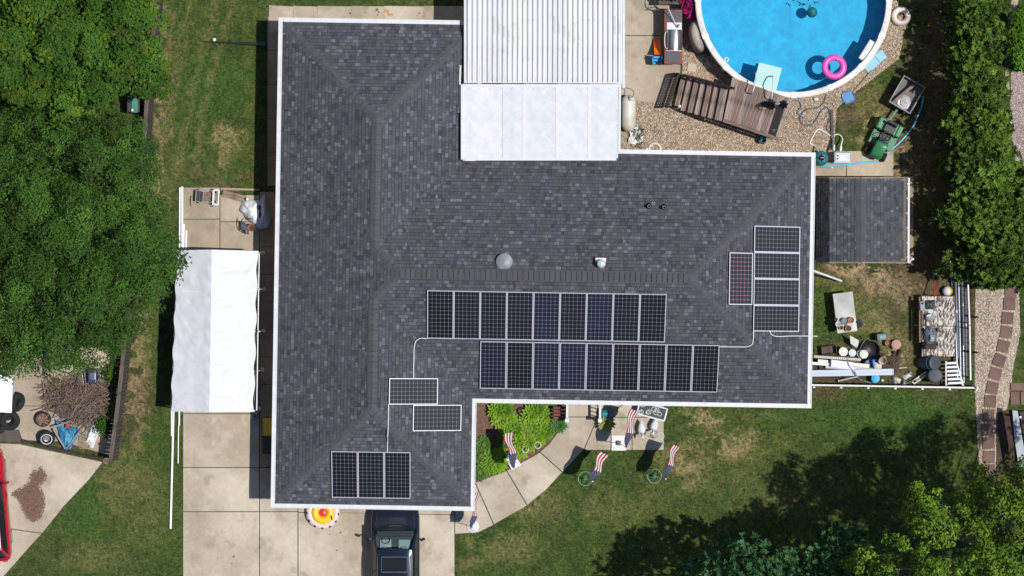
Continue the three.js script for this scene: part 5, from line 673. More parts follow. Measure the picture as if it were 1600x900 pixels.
{ // canopy tent
  const t = thing('canopy_tent', 'long white fabric canopy tent over the driveway', 'tent', 335, 518); const l = rel(t), E = 2.0, RG = 2.48; const TLc = [277, 391], TRc = [402.5, 392], BRc = [396, 643.5], BLc = [267.5, 643], rT = [331, 390], rB = [327, 644];
  const cm = new THREE.MeshStandardMaterial({ color: C(0.62, 0.62, 0.63), roughness: 0.6, side: THREE.DoubleSide });
  const wr = (s, y) => 0.02 * Math.sin(y * 62 + 3 * s) * (0.3 + vn(y * 9, s * 3)) + 0.035 * Math.exp(-900 * ((y * 5 % 1) - 0.5) ** 2) + 0.055 * (fbm(s * 5 + 3, y * 16, 3) - 0.5) + 0.025 * Math.abs(vn(s * 3 + y * 22, y * 14 + s * 5) - 0.5);
  const side = (a, b, ra, rb, sgn) => grid(26, 90, (s, y) => { const sag = -0.05 * Math.sin(s * Math.PI) * Math.abs(Math.sin(y * Math.PI * 5)); const u = mix(mix(ra[0], a[0], s), mix(rb[0], b[0], s), y) + (s > 0.9 ? sgn * 1.4 * Math.sin(y * 31 + 1) * (s - 0.9) * 10 : 0), v = mix(mix(ra[1], a[1], s), mix(rb[1], b[1], s), y); return l(u, v, mix(RG, E, s) + sag + wr(s + (sgn > 0 ? 3 : 0), y) * ss(0, 0.1, s)); });
  part(t, 'roof_half', side(TLc, BLc, rT, rB, -1), cm); part(t, 'roof_half', side(TRc, BRc, rT, rB, 1), cm);
  const val = (a, b, o) => grid(60, 3, (s, y) => l(mix(a[0], b[0], s) + (o ? o * (0.6 + 1.2 * Math.sin(s * 50) * y * 0.6) : 0), mix(a[1], b[1], s), E - 0.02 - y * 0.22 + 0.01 * Math.sin(s * 40)));
  part(t, 'valance', val(TLc, BLc, -1), cm); part(t, 'valance', val(TRc, BRc, 1), cm);
  const pm = MT.pvc, legs = [[278, 392], [403, 394], [397, 642], [269, 642], [273, 518], [404.5, 518], [405, 452], [402, 580]]; for (const [u, v] of legs) { const p = l(u, v, E); part(t, 'leg', rod(V(p.x, 0, p.z), V(p.x, E - 0.03, p.z), 0.024), pm); part(t, 'foot', lathe([[0, 0.04], [0.06, 0.04], [0.08, 0.036], [0.08, 0.03]], p.x, 0.012, p.z, 12), pm); }
  part(t, 'frame_rail', rod(l(405, 396, E - 0.25), l(401, 641, E - 0.25), 0.02), pm); part(t, 'frame_rail', rod(l(278, 393, E - 0.06), l(269, 641, E - 0.06), 0.02), pm); part(t, 'ridge_pole', rod(l(331, 391, RG - 0.04), l(327, 643, RG - 0.04), 0.02), pm);
  for (const v of [393, 455, 518, 580, 641]) { const f = (v - 391) / 252, a = l(mix(278, 269, f), v, E - 0.06), r = l(mix(331, 327, f), v, RG - 0.07), b = l(mix(402, 397, f), v, E - 0.06); part(t, 'rafter', mg(rod(a, r, 0.016), rod(r, b, 0.016)), pm); }
}
[[281, 293, 280.5, 390, 0.035, 'long thick white pipe on the patio edge beside the tent'], [284.6, 291.5, 284.5, 391, 0.045, 'longest white pipe, laid next to the patio joint'], [287.5, 350, 287, 391, 0.03, 'half length white pipe tucked against the longest pipe'], [291, 360, 290.5, 391, 0.04, 'short white pipe stub next to the tent edge']].forEach(([a, b, c, d, r, lb], i) => { const t = thing('white_pipe', lb, 'pipe', (a + c) / 2, (b + d) / 2, 0.04); const l = rel(t); part(t, 'tube', rod(l(a, b, 0.045 + r), l(c, d, 0.045 + r), r, r, 12), MT.pvc); part(t, 'coupler', rod(l(a, b + 1, 0.045 + r), l(a, b + 5, 0.045 + r), r + 0.004, r + 0.004, 12), MT.pvc); });
[[271, 643, 266.5, 826, 0.045, 'longest white pole on the grass running out from under the tent'], [268, 640, 268, 681, 0.03, 'short white pole beside the longest pole at the tent edge'], [280, 640, 280, 665, 0.035, 'stubby white pole sticking out from the tent beside the slab'], [279, 664, 278.3, 724, 0.022, 'thin white pole on grass along the slab edge']].forEach(([a, b, c, d, r, lb]) => { const t = thing('white_pole', lb, 'pole', (a + c) / 2, (b + d) / 2, 0.01); const l = rel(t); part(t, 'tube', rod(l(a, b, 0.03 + r), l(c, d, 0.03 + r), r, r, 12), MT.pvc); part(t, 'end_cap', rod(l(c, d - 2, 0.03 + r), l(c, d, 0.03 + r), r + 0.004, r + 0.004, 12), MT.pvc); });
{
  let t = thing('lawn_shadow_line', 'dark tapered bar standing in for a thin cast shadow on the lawn, with teal end fitting', 'pole', 360, 67); let l = rel(t); part(t, 'shadow_bar', rod(l(404, 69, 0.14), l(315, 65, 0.06), 0.065, 0.02, 10), MT.black); part(t, 'socket', mg(torus(0.07, 0.02, l(410, 68.5, 0.2).x, 0.2, l(410, 68.5, 0.2).z), rod(l(403, 69, 0.14), l(414, 68.5, 0.18), 0.05, 0.04)), MT.teal);  // black bar stands in for a thin shadow whose caster is unknown
  t = thing('lawn_light', 'tiny white garden light on the grass by the dark shadow bar', 'garden light', 335.5, 62.5); part(t, 'cap', lathe([[0, 0.2], [0.05, 0.19], [0.075, 0.16], [0.06, 0.15], [0, 0.155]], 0, 0, 0, 14), MT.white); part(t, 'stake', rod(V(0, 0, 0), V(0, 0.16, 0), 0.012), MT.dark);
  t = thing('metal_cart', 'rusty metal cart frame with black strap seat on the patio', 'cart', 325, 308, 0.04); l = rel(t); const pp = (u, v, h) => l(u, v, h + 0.04); part(t, 'frame', mg(bar(pp(307, 297, 0.3), pp(342, 298, 0.34), 0.035), bar(pp(306, 314, 0.3), pp(341, 318, 0.34), 0.035), bar(pp(307, 297, 0.3), pp(306, 314, 0.3), 0.05), bar(pp(318, 299, 0.36), pp(317, 315, 0.36), 0.03)), MT.galv); part(t, 'panel', bar(pp(334, 297, 0.42), pp(333, 320, 0.42), 0.08, 0.03), MT.white); part(t, 'panel', mg(bar(pp(342, 297, 0.38), pp(341, 320, 0.38), 0.06, 0.03), bar(pp(334, 297, 0.4), pp(342, 297, 0.4), 0.06, 0.03), bar(pp(334, 319, 0.4), pp(341, 320, 0.4), 0.06, 0.03)), MT.whiteOld); part(t, 'strap_seat', mg(bar(pp(309.5, 298, 0.32), pp(309, 314, 0.32), 0.12, 0.02), bar(pp(314, 299, 0.33), pp(313.5, 315, 0.33), 0.08, 0.02)), MT.black); part(t, 'bin', mg(box(0.34, 0.03, 0.36, pp(325, 307, 0.2).x, 0.2, pp(325, 307, 0.2).z), box(0.3, 0.02, 0.2, pp(325, 307, 0.26).x, 0.24, pp(325, 307, 0.26).z, 0.5)), MT.woodTan); part(t, 'bin', box(0.3, 0.02, 0.3, pp(337, 308, 0.3).x, 0.32, pp(337, 308, 0.3).z), std(C(0.34, 0.23, 0.17), 0.9, { map: mottleT })); for (const [u, v] of [[311, 317], [333, 322], [333, 296], [311, 296]]) part(t, 'leg', rod(pp(u, v, 0), pp(u, v, 0.3), 0.02), MT.black); part(t, 'handle', tube([pp(299, 306, 0.03), pp(297.5, 312, 0.05), pp(298, 322, 0.03)], 0.016, 14, 6), MT.dark);
  t = thing('loose_board', 'pale weathered board on the patio slab beside the white tarp', 'board', 365, 306, 0.045); l = rel(t); part(t, 'board', bar(l(348, 302, 0.075), l(384, 311.5, 0.075), 0.27, 0.04), MT.woodTan); part(t, 'crack', bar(l(352, 303, 0.0975), l(380, 310, 0.0975), 0.008, 0.003), MT.woodBrown);
  t = thing('tarp_heap', 'crumpled white and grey tarp thrown over patio clutter', 'tarp', 400, 330, 0.045); l = rel(t);
  const tarp = (pts, h, m, nm) => { // fan of folds from an outline
    const n = 40, rings = [], c = pts.reduce((a, p) => [a[0] + p[0] / pts.length, a[1] + p[1] / pts.length], [0, 0]); const per = pts.length; const out = k => { const f = k / n * per, i = Math.floor(f) % per, q = f - Math.floor(f), a = pts[i], b = pts[(i + 1) % per]; return [mix(a[0], b[0], q), mix(a[1], b[1], q)]; };
    const g = grid(n, 10, (s, r) => { const p = out(Math.round(s * n) % n), rad = 1 - r; const u = mix(c[0], p[0], rad), v = mix(c[1], p[1], rad); const fold = 0.12 * Math.abs(Math.sin(s * 6.283 * 6 + 2 * r)) * rad; return l(u, v, 0.05 + h * Math.pow(1 - rad, 0.7) + fold * (1 - 0.6 * rad) + 0.12 * vn(u / 6, v / 6)); }); part(t, nm, g, m); };
  const tarpM = new THREE.MeshStandardMaterial({ color: C(0.74, 0.75, 0.77), roughness: 0.5, side: THREE.DoubleSide }), tarpG = new THREE.MeshStandardMaterial({ color: C(0.5, 0.52, 0.55), roughness: 0.5, side: THREE.DoubleSide });
  tarp([[374, 328], [379, 315], [390, 313], [404, 313], [409, 318], [408, 340], [404, 357], [396, 350], [385, 342], [381, 335]], 0.5, tarpM, 'tarp'); tarp([[404, 315], [410, 306], [414, 302], [418, 318], [423, 338], [424, 348], [420, 356], [406, 359], [403, 352], [407, 335]], 0.45, tarpG, 'tarp_underside');
  part(t, 'corner', mg(ball(0.07, l(386, 311, 0.3).x, 0.2, l(386, 311, 0.3).z, 0.8, 1.4, 1)), tarpM); part(t, 'stand', rbox(0.6, 0.3, 0.5, 0.02, l(398, 332, 0).x, 0.15, l(398, 332, 0).z, 0.2), MT.woodBrown);
  t = thing('folding_chair', 'dark grey sling chair half hidden by the white tarp', 'chair', 381, 354, 0.045); l = rel(t); part(t, 'seat', grid(6, 6, (s, q) => l(mix(mix(376, 386, s), mix(377, 389, s), q), mix(mix(344, 350, s), mix(357, 364, s), q), 0.42 - 0.06 * Math.sin(q * Math.PI))), std(C(0.07, 0.085, 0.095), 0.8)); part(t, 'frame', mg(tube([l(380, 341, 0.75), l(375, 350, 0.44), l(377, 359, 0.42), l(389, 366, 0.42)], 0.018, 24, 6)), MT.black); for (const [u, v] of [[376, 347], [378, 359], [388, 364], [386, 350]]) part(t, 'leg', rod(l(u, v, 0), l(u, v, 0.42), 0.015), MT.black);
  t = thing('clay_pot', 'rusty brown pot tucked beside the sling chair', 'pot', 394, 356, 0.045); part(t, 'pot', lathe([[0, 0.02], [0.1, 0], [0.14, 0.26], [0.15, 0.3], [0.13, 0.3], [0.1, 0.2], [0, 0.2]], 0, 0, 0, 18), MT.terra); part(t, 'soil', lathe([[0, 0.22], [0.11, 0.215]], 0, 0, 0, 14), MT.soil);
  t = thing('umbrella_weight', 'grey ring shaped umbrella weight in the eave shadow', 'weight', 398.5, 650, 0.045); part(t, 'disc', lathe([[0.04, 0.09], [0.05, 0.1], [0.1, 0.09], [0.13, 0.05], [0.13, 0], [0.03, 0]], 0, 0, 0, 24), std(C(0.38, 0.4, 0.4), 0.7, { map: mottleT })); part(t, 'socket', lathe([[0.045, 0], [0.045, 0.16], [0.035, 0.16], [0.035, 0.02]], 0, 0, 0, 16), MT.dark);
  const bin = (name, lb, u, v, m, lid) => { const b = thing(name, lb, 'bin', u, v, 0.045); const s = (y, w, d, z) => [[-w, -d], [w, -d], [w, d], [-w, d]].map(p => V(p[0], y, p[1])); part(b, 'body', loft([s(0, 0.2, 0.24), s(0.9, 0.26, 0.33)]), m); part(b, 'lid', rbox(0.55, 0.07, 0.7, 0.03, 0, 0.94, 0), lid); part(b, 'handle', rod(V(-0.2, 0.92, -0.38), V(0.2, 0.92, -0.38), 0.018), m); for (const x of [-0.22, 0.22]) part(b, 'wheel', torus(0.08, 0.03, x, 0.11, -0.27, 0, Math.PI / 2, 18, 8), MT.rubber); return b; };
  bin('wheelie_bin', 'bright yellow lidded bin half under the eave', 426, 665, std(C(0.1, 0.1, 0.1), 0.6), MT.yellow); bin('wheelie_bin', 'black lidded bin next to the yellow one', 424, 693, MT.dark, MT.black);
}
{ // neighbour's yard
  let t = thing('brush_pile', 'tangled heap of dry cut branches behind the fence', 'brush pile', 122, 635, 0.03); let l = rel(t); const bm = [std(C(0.24, 0.17, 0.13), 0.95), std(C(0.17, 0.115, 0.085), 0.95), std(C(0.3, 0.23, 0.18), 0.95), std(C(0.11, 0.075, 0.06), 0.95)];
  const poly = [[66, 600], [100, 588], [140, 600], [180, 590], [182, 630], [165, 660], [130, 668], [95, 650], [72, 640]]; const bs = []; let c = 0;
  while (bs.length < 1500) { const u = rr(55, 186), v = rr(585, 672); if (!inPoly(poly, u, v)) continue; const e = cl(edgeDist(poly, u, v) / 26), h = rr(0.03, 0.15 + 0.75 * e), a = rr(0, 6.283), len = rr(0.15, 0.55) * (bs.length < 220 ? 2 : 1), p = l(u, v, h + 0.03), d = V(Math.cos(a) * len, rr(-0.12, 0.16), Math.sin(a) * len * 0.8), q = p.clone().add(d); q.y = Math.max(0.06, q.y); bs.push([p, q, len]); }
  bs.slice(0, 220).forEach(([p, q, len]) => part(t, 'branch', tube([p, p.clone().lerp(q, 0.5).add(V(rr(-0.06, 0.06), rr(-0.02, 0.05), rr(-0.06, 0.06))), q], rr(0.008, 0.019), 4, 5), pick(bm))); const tw = part(t, 'twigs', mg(bs.slice(220, 900).map(([p, q]) => rod(p, q, 0.011, 0.004, 4))), bm[0]); tw.userData.kind = 'stuff'; part(t, 'twigs', mg(bs.slice(900).map(([p, q]) => rod(p, q, 0.012, 0.004, 4))), bm[1]).userData.kind = 'stuff';
  t = thing('scrap_engine', 'dark blue boxy machine on a plank behind the brush pile', 'machine', 147, 588, 0.03); l = rel(t); part(t, 'base', rbox(0.5, 0.06, 0.62, 0.01, 0, 0.12, 0), MT.woodGrey); part(t, 'housing', rbox(0.36, 0.34, 0.54, 0.05, 0, 0.32, 0), std(C(0.03, 0.035, 0.075), 0.35)); part(t, 'cover', rbox(0.26, 0.08, 0.3, 0.03, 0.02, 0.51, -0.02), std(C(0.16, 0.17, 0.24), 0.25, { metalness: 0.4 })); part(t, 'side_rail', box(0.05, 0.22, 0.6, -0.3, 0.22, 0, 0.1), MT.slate); part(t, 'side_rail', box(0.04, 0.05, 0.62, -0.42, 0.1, 0, 0.12), MT.whiteOld); part(t, 'foot', box(0.4, 0.09, 0.1, 0, 0.045, 0.2), MT.dark); part(t, 'foot', box(0.4, 0.09, 0.1, 0, 0.045, -0.2), MT.dark);
  t = thing('chip_barrel', 'black drum filled with wood chips beside the brush pile', 'drum', 72, 657, 0.03); part(t, 'drum', lathe([[0, 0], [0.26, 0], [0.29, 0.35], [0.3, 0.36], [0.28, 0.36], [0.26, 0.3], [0, 0.3]], -0.05, 0, -0.06, 26), MT.black); const ch = []; for (let i = 0; i < 90; i++) { const a = rr(0, 6.28), r = 0.24 * Math.sqrt(rnd()); ch.push(box(rr(0.04, 0.09), 0.015, rr(0.02, 0.035), -0.03 + r * Math.cos(a), 0.31 + rr(0, 0.05), -0.04 + r * Math.sin(a), rr(0, 6), rr(-0.3, 0.3))); } part(t, 'chips', mg(ch), std(C(0.26, 0.15, 0.09), 0.95)).userData.kind = 'stuff';
  const tyre = (name, lb, u, v, h, R, r, tilt, turn, rim) => { const q = thing(name, lb, 'tyre', u, v, h, null, turn); const y = tilt ? R + r * 0.9 : r * 0.95; const g = torus(R, r, 0, 0, 0, Math.PI / 2, 0, 36, 12); const p = g.attributes.position; g.applyMatrix4(new THREE.Matrix4().makeRotationX(tilt)); g.translate(0, y, 0); part(q, 'tread', g, MT.rubber); if (rim) { part(q, 'whitewall', xf(torus(R - 0.02, 0.02, 0, r * 0.92, 0), 0, y, 0, 0, tilt), MT.whiteOld); part(q, 'rim', xf(lathe([[0, 0.0], [0.05, 0.03], [0.07, 0.0], [R - r * 0.7, 0.02], [R - r * 0.5, 0.09], [R - r * 0.5, -0.1], [0, -0.1]], 0, 0, 0, 24), 0, y, 0, 0, tilt), MT.galv); } else part(q, 'bead', xf(torus(R - r * 0.75, r * 0.3, 0, 0, 0), 0, y, 0, 0, tilt), MT.black); return q; };
  tyre('tyre', 'whitewall tyre on its rim leaning by the blue tarp', 75, 684, 0.035, 0.23, 0.1, 0.45, 0.4, true); tyre('tyre', 'black tyre standing against the white trailer', 30, 628, 0.035, 0.26, 0.13, 1.1, 1.25, false); tyre('tyre', 'black tyre flat on the concrete below the white trailer', 18, 656, 0.035, 0.28, 0.13, 0.25, 0.2, false); tyre('tyre', 'black tyre under the trailer edge beside the board ramp', -3, 663, 0.035, 0.28, 0.12, 0.2, 0.7, false); tyre('tyre', 'worn black tyre lying between the trailer and the other tyres', 12, 642, 0.035, 0.27, 0.1, 0.3, 2.2, false);
  t = thing('white_trailer', 'white covered trailer parked beside old tyres', 'trailer', -14, 612, 0.035); const s = (x, y, d) => V(x, y, d); part(t, 'cover', grid(10, 14, (a, b) => V(mix(-1.0, 1.02, a) + 0.06 * (0.5 - b), 0.95 + 0.12 * Math.sin(a * Math.PI) + 0.03 * vn(a * 6, b * 8), mix(-0.72, 0.72, b) + 0.12 * (a - 0.5))), new THREE.MeshStandardMaterial({ color: C(0.76, 0.77, 0.79), roughness: 0.5, side: THREE.DoubleSide })); part(t, 'body', rbox(1.95, 0.62, 1.36, 0.05, 0, 0.62, 0.02, -0.06), MT.white); for (const z of [-0.6, 0.6]) part(t, 'wheel', torus(0.2, 0.08, -0.1, 0.28, z, 0, 0, 24, 10), MT.rubber); part(t, 'tongue', bar(V(-0.9, 0.35, 0), V(-1.6, 0.35, 0), 0.07), MT.galv);
  t = thing('blue_tarp_bundle', 'crumpled blue tarp with grey poles lashed in a triangle', 'tarp', 106, 682, 0.03); l = rel(t); part(t, 'tarp', grid(24, 24, (a, b) => { const u = mix(mix(86, 127, a), mix(100, 110, a), b), v = mix(mix(655, 672, a), 702, b); return l(u, v, 0.1 + 0.28 * fbm(a * 5 + 2, b * 5 + 8, 3) + 0.14 * Math.sin(a * Math.PI) * Math.sin(b * Math.PI)); }), new THREE.MeshStandardMaterial({ color: C(0.06, 0.28, 0.46), roughness: 0.45, side: THREE.DoubleSide, map: mottleT })); part(t, 'pole', bar(l(84, 671, 0.42), l(102, 701, 0.36), 0.06), MT.galv); part(t, 'pole', bar(l(126, 672, 0.42), l(103, 702, 0.36), 0.06), MT.galv); part(t, 'pole', bar(l(82, 668, 0.45), l(112, 657, 0.45), 0.05), MT.galv); part(t, 'pole', bar(l(120, 665, 0.5), l(95, 660, 0.5), 0.035), MT.woodTan); part(t, 'strap', rbox(0.14, 0.08, 0.16, 0.03, l(105, 666, 0.5).x, 0.46, l(105, 666, 0.5).z), MT.red); part(t, 'hoop', torus(0.2, 0.018, l(130, 671, 0.3).x, 0.3, l(130, 671, 0.3).z, 1.2, 0.4), MT.galv); part(t, 'crate', rbox(0.26, 0.24, 0.22, 0.02, l(100, 649, 0.2).x, 0.12, l(100, 649, 0.2).z), MT.charcoal);
  t = thing('torn_bag', 'torn white sack spilling leaf litter', 'sack', 144, 680, 0.03); part(t, 'sack', xf(crumple(0.42, 1.05, 0.3, 12, 22, 4), 0.03, 0, -0.05, -0.35), new THREE.MeshStandardMaterial({ color: C(0.72, 0.73, 0.74), roughness: 0.5, side: THREE.DoubleSide })); const lt = []; for (let i = 0; i < 260; i++) lt.push(box(rr(0.03, 0.07), 0.008, rr(0.015, 0.035), -0.28 + rr(-0.22, 0.2), 0.01 + rr(0, 0.1), 0.25 + rr(-0.25, 0.28), rr(0, 6), rr(-0.5, 0.5))); part(t, 'litter', mg(lt), std(C(0.34, 0.26, 0.15), 0.95)).userData.kind = 'stuff';
  t = thing('green_recycling_cart', 'green lidded cart half hidden in the gap between the trees', 'bin', 214, 163); part(t, 'body', rbox(0.5, 1.0, 0.76, 0.04, 0, 0.5, 0), MT.dark); part(t, 'lid', rbox(0.24, 0.05, 0.8, 0.02, 0.06, 1.03, 0), std(C(0.06, 0.3, 0.2), 0.5, { map: mottleT })); part(t, 'hinge', mg(rbox(0.08, 0.08, 0.1, 0.02, 0.0, 1.08, -0.36), rbox(0.08, 0.08, 0.1, 0.02, -0.02, 1.08, 0.3)), MT.whiteOld);
  t = thing('garden_crate', 'small pale box beside the fence under the big tree', 'box', 227, 189); part(t, 'box', rbox(0.14, 0.14, 0.14, 0.02, 0, 0.07, 0), MT.whiteOld); part(t, 'lid', rbox(0.15, 0.02, 0.15, 0.008, 0, 0.15, 0), MT.whiteOld);
  t = thing('meter_box', 'grey metal box poking out of the leaves by the fence', 'box', 204, 15, 0); part(t, 'box', rbox(0.22, 0.14, 0.3, 0.02, -0.9, 5.9, -0.9), MT.galv); part(t, 'pole', rod(V(-0.9, 0, -0.9), V(-0.9, 5.85, -0.9), 0.06), MT.woodGrey);
  t = thing('white_bucket', 'white pail in the dark gap behind the fence top', 'bucket', 244, 5); part(t, 'pail', lathe([[0, 0.01], [0.09, 0], [0.12, 0.28], [0.13, 0.28], [0.105, 0.04], [0, 0.04]], 0, 0, 0, 18), MT.whiteOld); part(t, 'stick', rod(V(-0.05, 0.05, 0), V(-0.3, 0.5, 0), 0.02), MT.whiteOld);
}
// ---------------------------------------------------------------- side yard behind the shed
{
  const bucket = (name, lb, u, v, h, r, ht, m, inner, o = {}) => { const t = thing(name, lb, o.cat || 'bucket', u, v, h); part(t, 'pail', xf(lathe([[0, 0.01], [r * 0.8, 0], [r, ht], [r * 1.08, ht], [r * 1.08, ht - 0.03], [r * 0.96, ht - 0.01], [r * 0.78, 0.03], [0, 0.03]], 0, 0, 0, 22), 0, o.tilt ? r * 0.7 : 0, 0, o.turn || 0, o.tilt || 0), m); if (inner) part(t, o.lid ? 'lid' : 'contents', xf(lathe([[0, o.lid ? ht + 0.015 : ht * 0.6], [r * (o.lid ? 1.09 : 0.86), o.lid ? ht + 0.01 : ht * 0.6], [r * (o.lid ? 1.09 : 0.86), (o.lid ? ht : ht * 0.6) - 0.012]], 0, 0, 0, 22), 0, o.tilt ? r * 0.7 : 0, 0, o.turn || 0, o.tilt || 0), inner); part(t, 'handle', xf(tube([V(-r * 1.05, ht * 0.9, 0), V(-r * 0.6, ht * 0.75, r * 1.05), V(r * 0.6, ht * 0.75, r * 1.05), V(r * 1.05, ht * 0.9, 0)], 0.007, 18, 5), 0, o.tilt ? r * 0.7 : 0, 0, o.turn || 0, o.tilt || 0), MT.galv); return t; };
  let t = thing('white_table', 'low white panel table holding flower pots', 'table', 1317, 488), l = rel(t); const a = 7 * D; part(t, 'top', rbox(0.78, 0.05, 1.55, 0.015, 0, 0.62, 0, a), std(C(0.66, 0.65, 0.62), 0.6, { map: mottleT })); for (const [x, z] of [[-0.28, -0.65], [0.34, -0.7], [-0.33, 0.7], [0.26, 0.66]]) part(t, 'leg', box(0.06, 0.6, 0.06, x, 0.3, z), MT.woodGrey);
  const pot = (lb, u, v, r, m, fill) => { const q = thing('flower_pot', lb, 'pot', u, v, 0.648); part(q, 'pot', lathe([[0, 0], [r * 0.7, 0], [r * 0.95, r * 1.1], [r * 1.08, r * 1.1], [r * 1.08, r * 1.3], [r * 0.9, r * 1.3], [r * 0.85, r * 0.8], [0, r * 0.8]], 0, 0, 0, 20), m); part(q, fill === MT.soil ? 'soil' : 'inside', lathe([[0, r * 0.85], [r * 0.86, r * 0.84]], 0, 0, 0, 16), fill); };
  pot('white pot at the corner of the white table', 1309, 506, 0.1, MT.white, MT.greyPl); pot('grey round pot in the middle of the table pots', 1319, 502, 0.13, std(C(0.16, 0.18, 0.2), 0.6), MT.slate); pot('small terracotta pot at the far side of the grey pot', 1329, 500, 0.11, MT.terra, MT.terra); pot('small yellow-rimmed pot beside the white pot', 1314, 512, 0.085, std(C(0.55, 0.33, 0.09), 0.7), MT.soil); pot('larger yellow-rimmed brown pot at the table end', 1325, 513, 0.115, std(C(0.5, 0.27, 0.07), 0.7), MT.woodBrown); pot('tiny dark pot behind the white pot', 1306, 499, 0.06, MT.dark, MT.soil);
  t = thing('birdhouse', 'little dark and white trinket house beside the table pots', 'birdhouse', 1339, 505); part(t, 'body', rbox(0.2, 0.24, 0.2, 0.01, 0, 0.5, 0, 0.5), MT.whiteOld); part(t, 'roof', xf(mg(box(0.17, 0.02, 0.26, -0.06, 0, 0, 0, 0, 0.6), box(0.17, 0.02, 0.26, 0.06, 0, 0, 0, 0, -0.6)), 0, 0.66, 0, 0.5), MT.dark); part(t, 'post', rod(V(0, 0, 0), V(0, 0.39, 0), 0.03), MT.woodGrey);
  t = thing('house_stick', 'white pole sticking out from under the house eave', 'pole', 1292, 431, 0.5); l = rel(t); part(t, 'pole', bar(l(1268, 422, 1.6), l(1315, 439, 0.4), 0.07), MT.white); part(t, 'stand', rod(l(1313, 438.3, 0), l(1313, 438.3, 0.43), 0.03), MT.woodGrey);
  // junk heap
  t = thing('wooden_crate', 'broken brown wooden crate by the house wall', 'crate', 1294, 547); for (const [x, z, w, d] of [[0, -0.16, 0.6, 0.03], [0, 0.16, 0.6, 0.03], [-0.29, 0, 0.03, 0.32], [0.29, 0, 0.03, 0.32]]) part(t, 'side', box(w, 0.3, d, x, 0.15, z, 0.12), MT.woodBrown); part(t, 'floor_board', box(0.56, 0.02, 0.3, 0, 0.05, 0, 0.12), MT.woodGrey);
  bucket('paint_bucket', 'white lidded paint bucket with wire across its lid', 1316, 549, 0, 0.16, 0.36, MT.white, MT.whiteOld, { lid: true }); bucket('paint_bucket', 'pale blue bucket between two white buckets', 1330, 551, 0, 0.13, 0.34, std(C(0.45, 0.55, 0.58), 0.5), std(C(0.5, 0.6, 0.64), 0.5), { lid: true }); bucket('paint_bucket', 'open white bucket with dark stick in it', 1342, 552, 0, 0.13, 0.36, MT.white, MT.greyPl); bucket('paint_bucket', 'white bucket tipped toward the black tub', 1348, 553, 0, 0.15, 0.36, MT.white, MT.whiteOld, { lid: true }); bucket('paint_bucket', 'cream open pail leaning above the blue jug', 1379, 559, 0.25, 0.14, 0.38, std(C(0.66, 0.62, 0.5), 0.6), MT.woodTan, { tilt: 0.35, turn: -0.5 }); bucket('paint_bucket', 'dark open bucket with looped wire handle', 1356, 568, 0, 0.16, 0.32, MT.charcoal, MT.slate); bucket('paint_bucket', 'bright blue bucket behind the long gutter pieces', 1366, 591, 0, 0.15, 0.36, std(C(0.01, 0.25, 0.55), 0.5), std(C(0.01, 0.3, 0.6), 0.5), { lid: true }); bucket('copper_pot', 'small copper coloured pot on the grass', 1386, 536, 0, 0.11, 0.22, std(C(0.36, 0.15, 0.1), 0.5, { metalness: 0.3 }), MT.terra, { cat: 'pot' }); bucket('copper_pot', 'large rusty pink round pan beside the copper pot', 1399, 538, 0, 0.17, 0.26, std(C(0.38, 0.17, 0.14), 0.6), std(C(0.4, 0.2, 0.17), 0.6), { cat: 'pot', lid: true });
  t = thing('black_tub', 'large black rubber tub in the middle of the junk heap', 'tub', 1359, 545); part(t, 'tub', lathe([[0, 0.02], [0.26, 0], [0.33, 0.28], [0.36, 0.28], [0.34, 0.25], [0.25, 0.06], [0, 0.05]], 0, 0, 0, 28), MT.black); t.children[0].rotation.x = 0.12; part(t, 'handle', torus(0.07, 0.015, -0.35, 0.27, 0, 0, 0), MT.black);
  t = thing('grey_toolbox', 'grey-green plastic tool case standing on the grass', 'tool case', 1376, 526); part(t, 'case', rbox(0.44, 0.5, 0.26, 0.04, 0, 0.25, 0, 0.14), std(C(0.12, 0.18, 0.18), 0.6)); part(t, 'lid', rbox(0.26, 0.03, 0.14, 0.01, 0, 0.515, 0, 0.14), std(C(0.2, 0.27, 0.26), 0.6)); part(t, 'handle', mg(rbox(0.04, 0.05, 0.2, 0.015, -0.19, 0.52, 0.02, 0.14), rbox(0.04, 0.05, 0.2, 0.015, 0.19, 0.52, -0.02, 0.14)), MT.slate);
  t = thing('white_board', 'tilted white board resting on the bucket cluster', 'board', 1335, 534, 0.2); l = rel(t); part(t, 'board', grid(4, 4, (s, q) => l(mix(mix(1328, 1342, s), mix(1329, 1340, s), q), mix(mix(524, 532, s), mix(537, 544, s), q), 0.62 - 0.2 * q)), new THREE.MeshStandardMaterial({ color: C(0.78, 0.77, 0.75), roughness: 0.6, side: THREE.DoubleSide })); part(t, 'prop', rod(l(1334, 534, 0), l(1334, 534, 0.5), 0.02), MT.woodGrey);
  t = thing('bent_pole', 'thin grey pole leaning over the open white bucket', 'pole', 1350, 536, 0.2); l = rel(t); part(t, 'pole', tube([l(1343.5, 553, 0.3), l(1344, 545, 0.6), l(1349, 535, 0.75), l(1358, 527, 0.6)], 0.016, 24, 6), MT.galv); part(t, 'tip', ball(0.03, l(1358, 527, 0.6).x, l(1358, 527, 0.6).y, l(1358, 527, 0.6).z), MT.dark);
  t = thing('blue_jug', 'glossy blue plastic jug under the cream pail', 'jug', 1365, 566); part(t, 'body', rbox(0.24, 0.42, 0.3, 0.06, 0, 0.21, 0, 0.2), std(C(0.015, 0.12, 0.5), 0.3)); part(t, 'spout', lathe([[0.05, 0.42], [0.045, 0.48], [0, 0.48]], 0.05, 0, -0.05, 14), MT.navy); part(t, 'wrap', xf(crumple(0.3, 0.3, 0.12, 8, 8, 3), 0.1, 0.4, 0.12), MT.whiteOld);
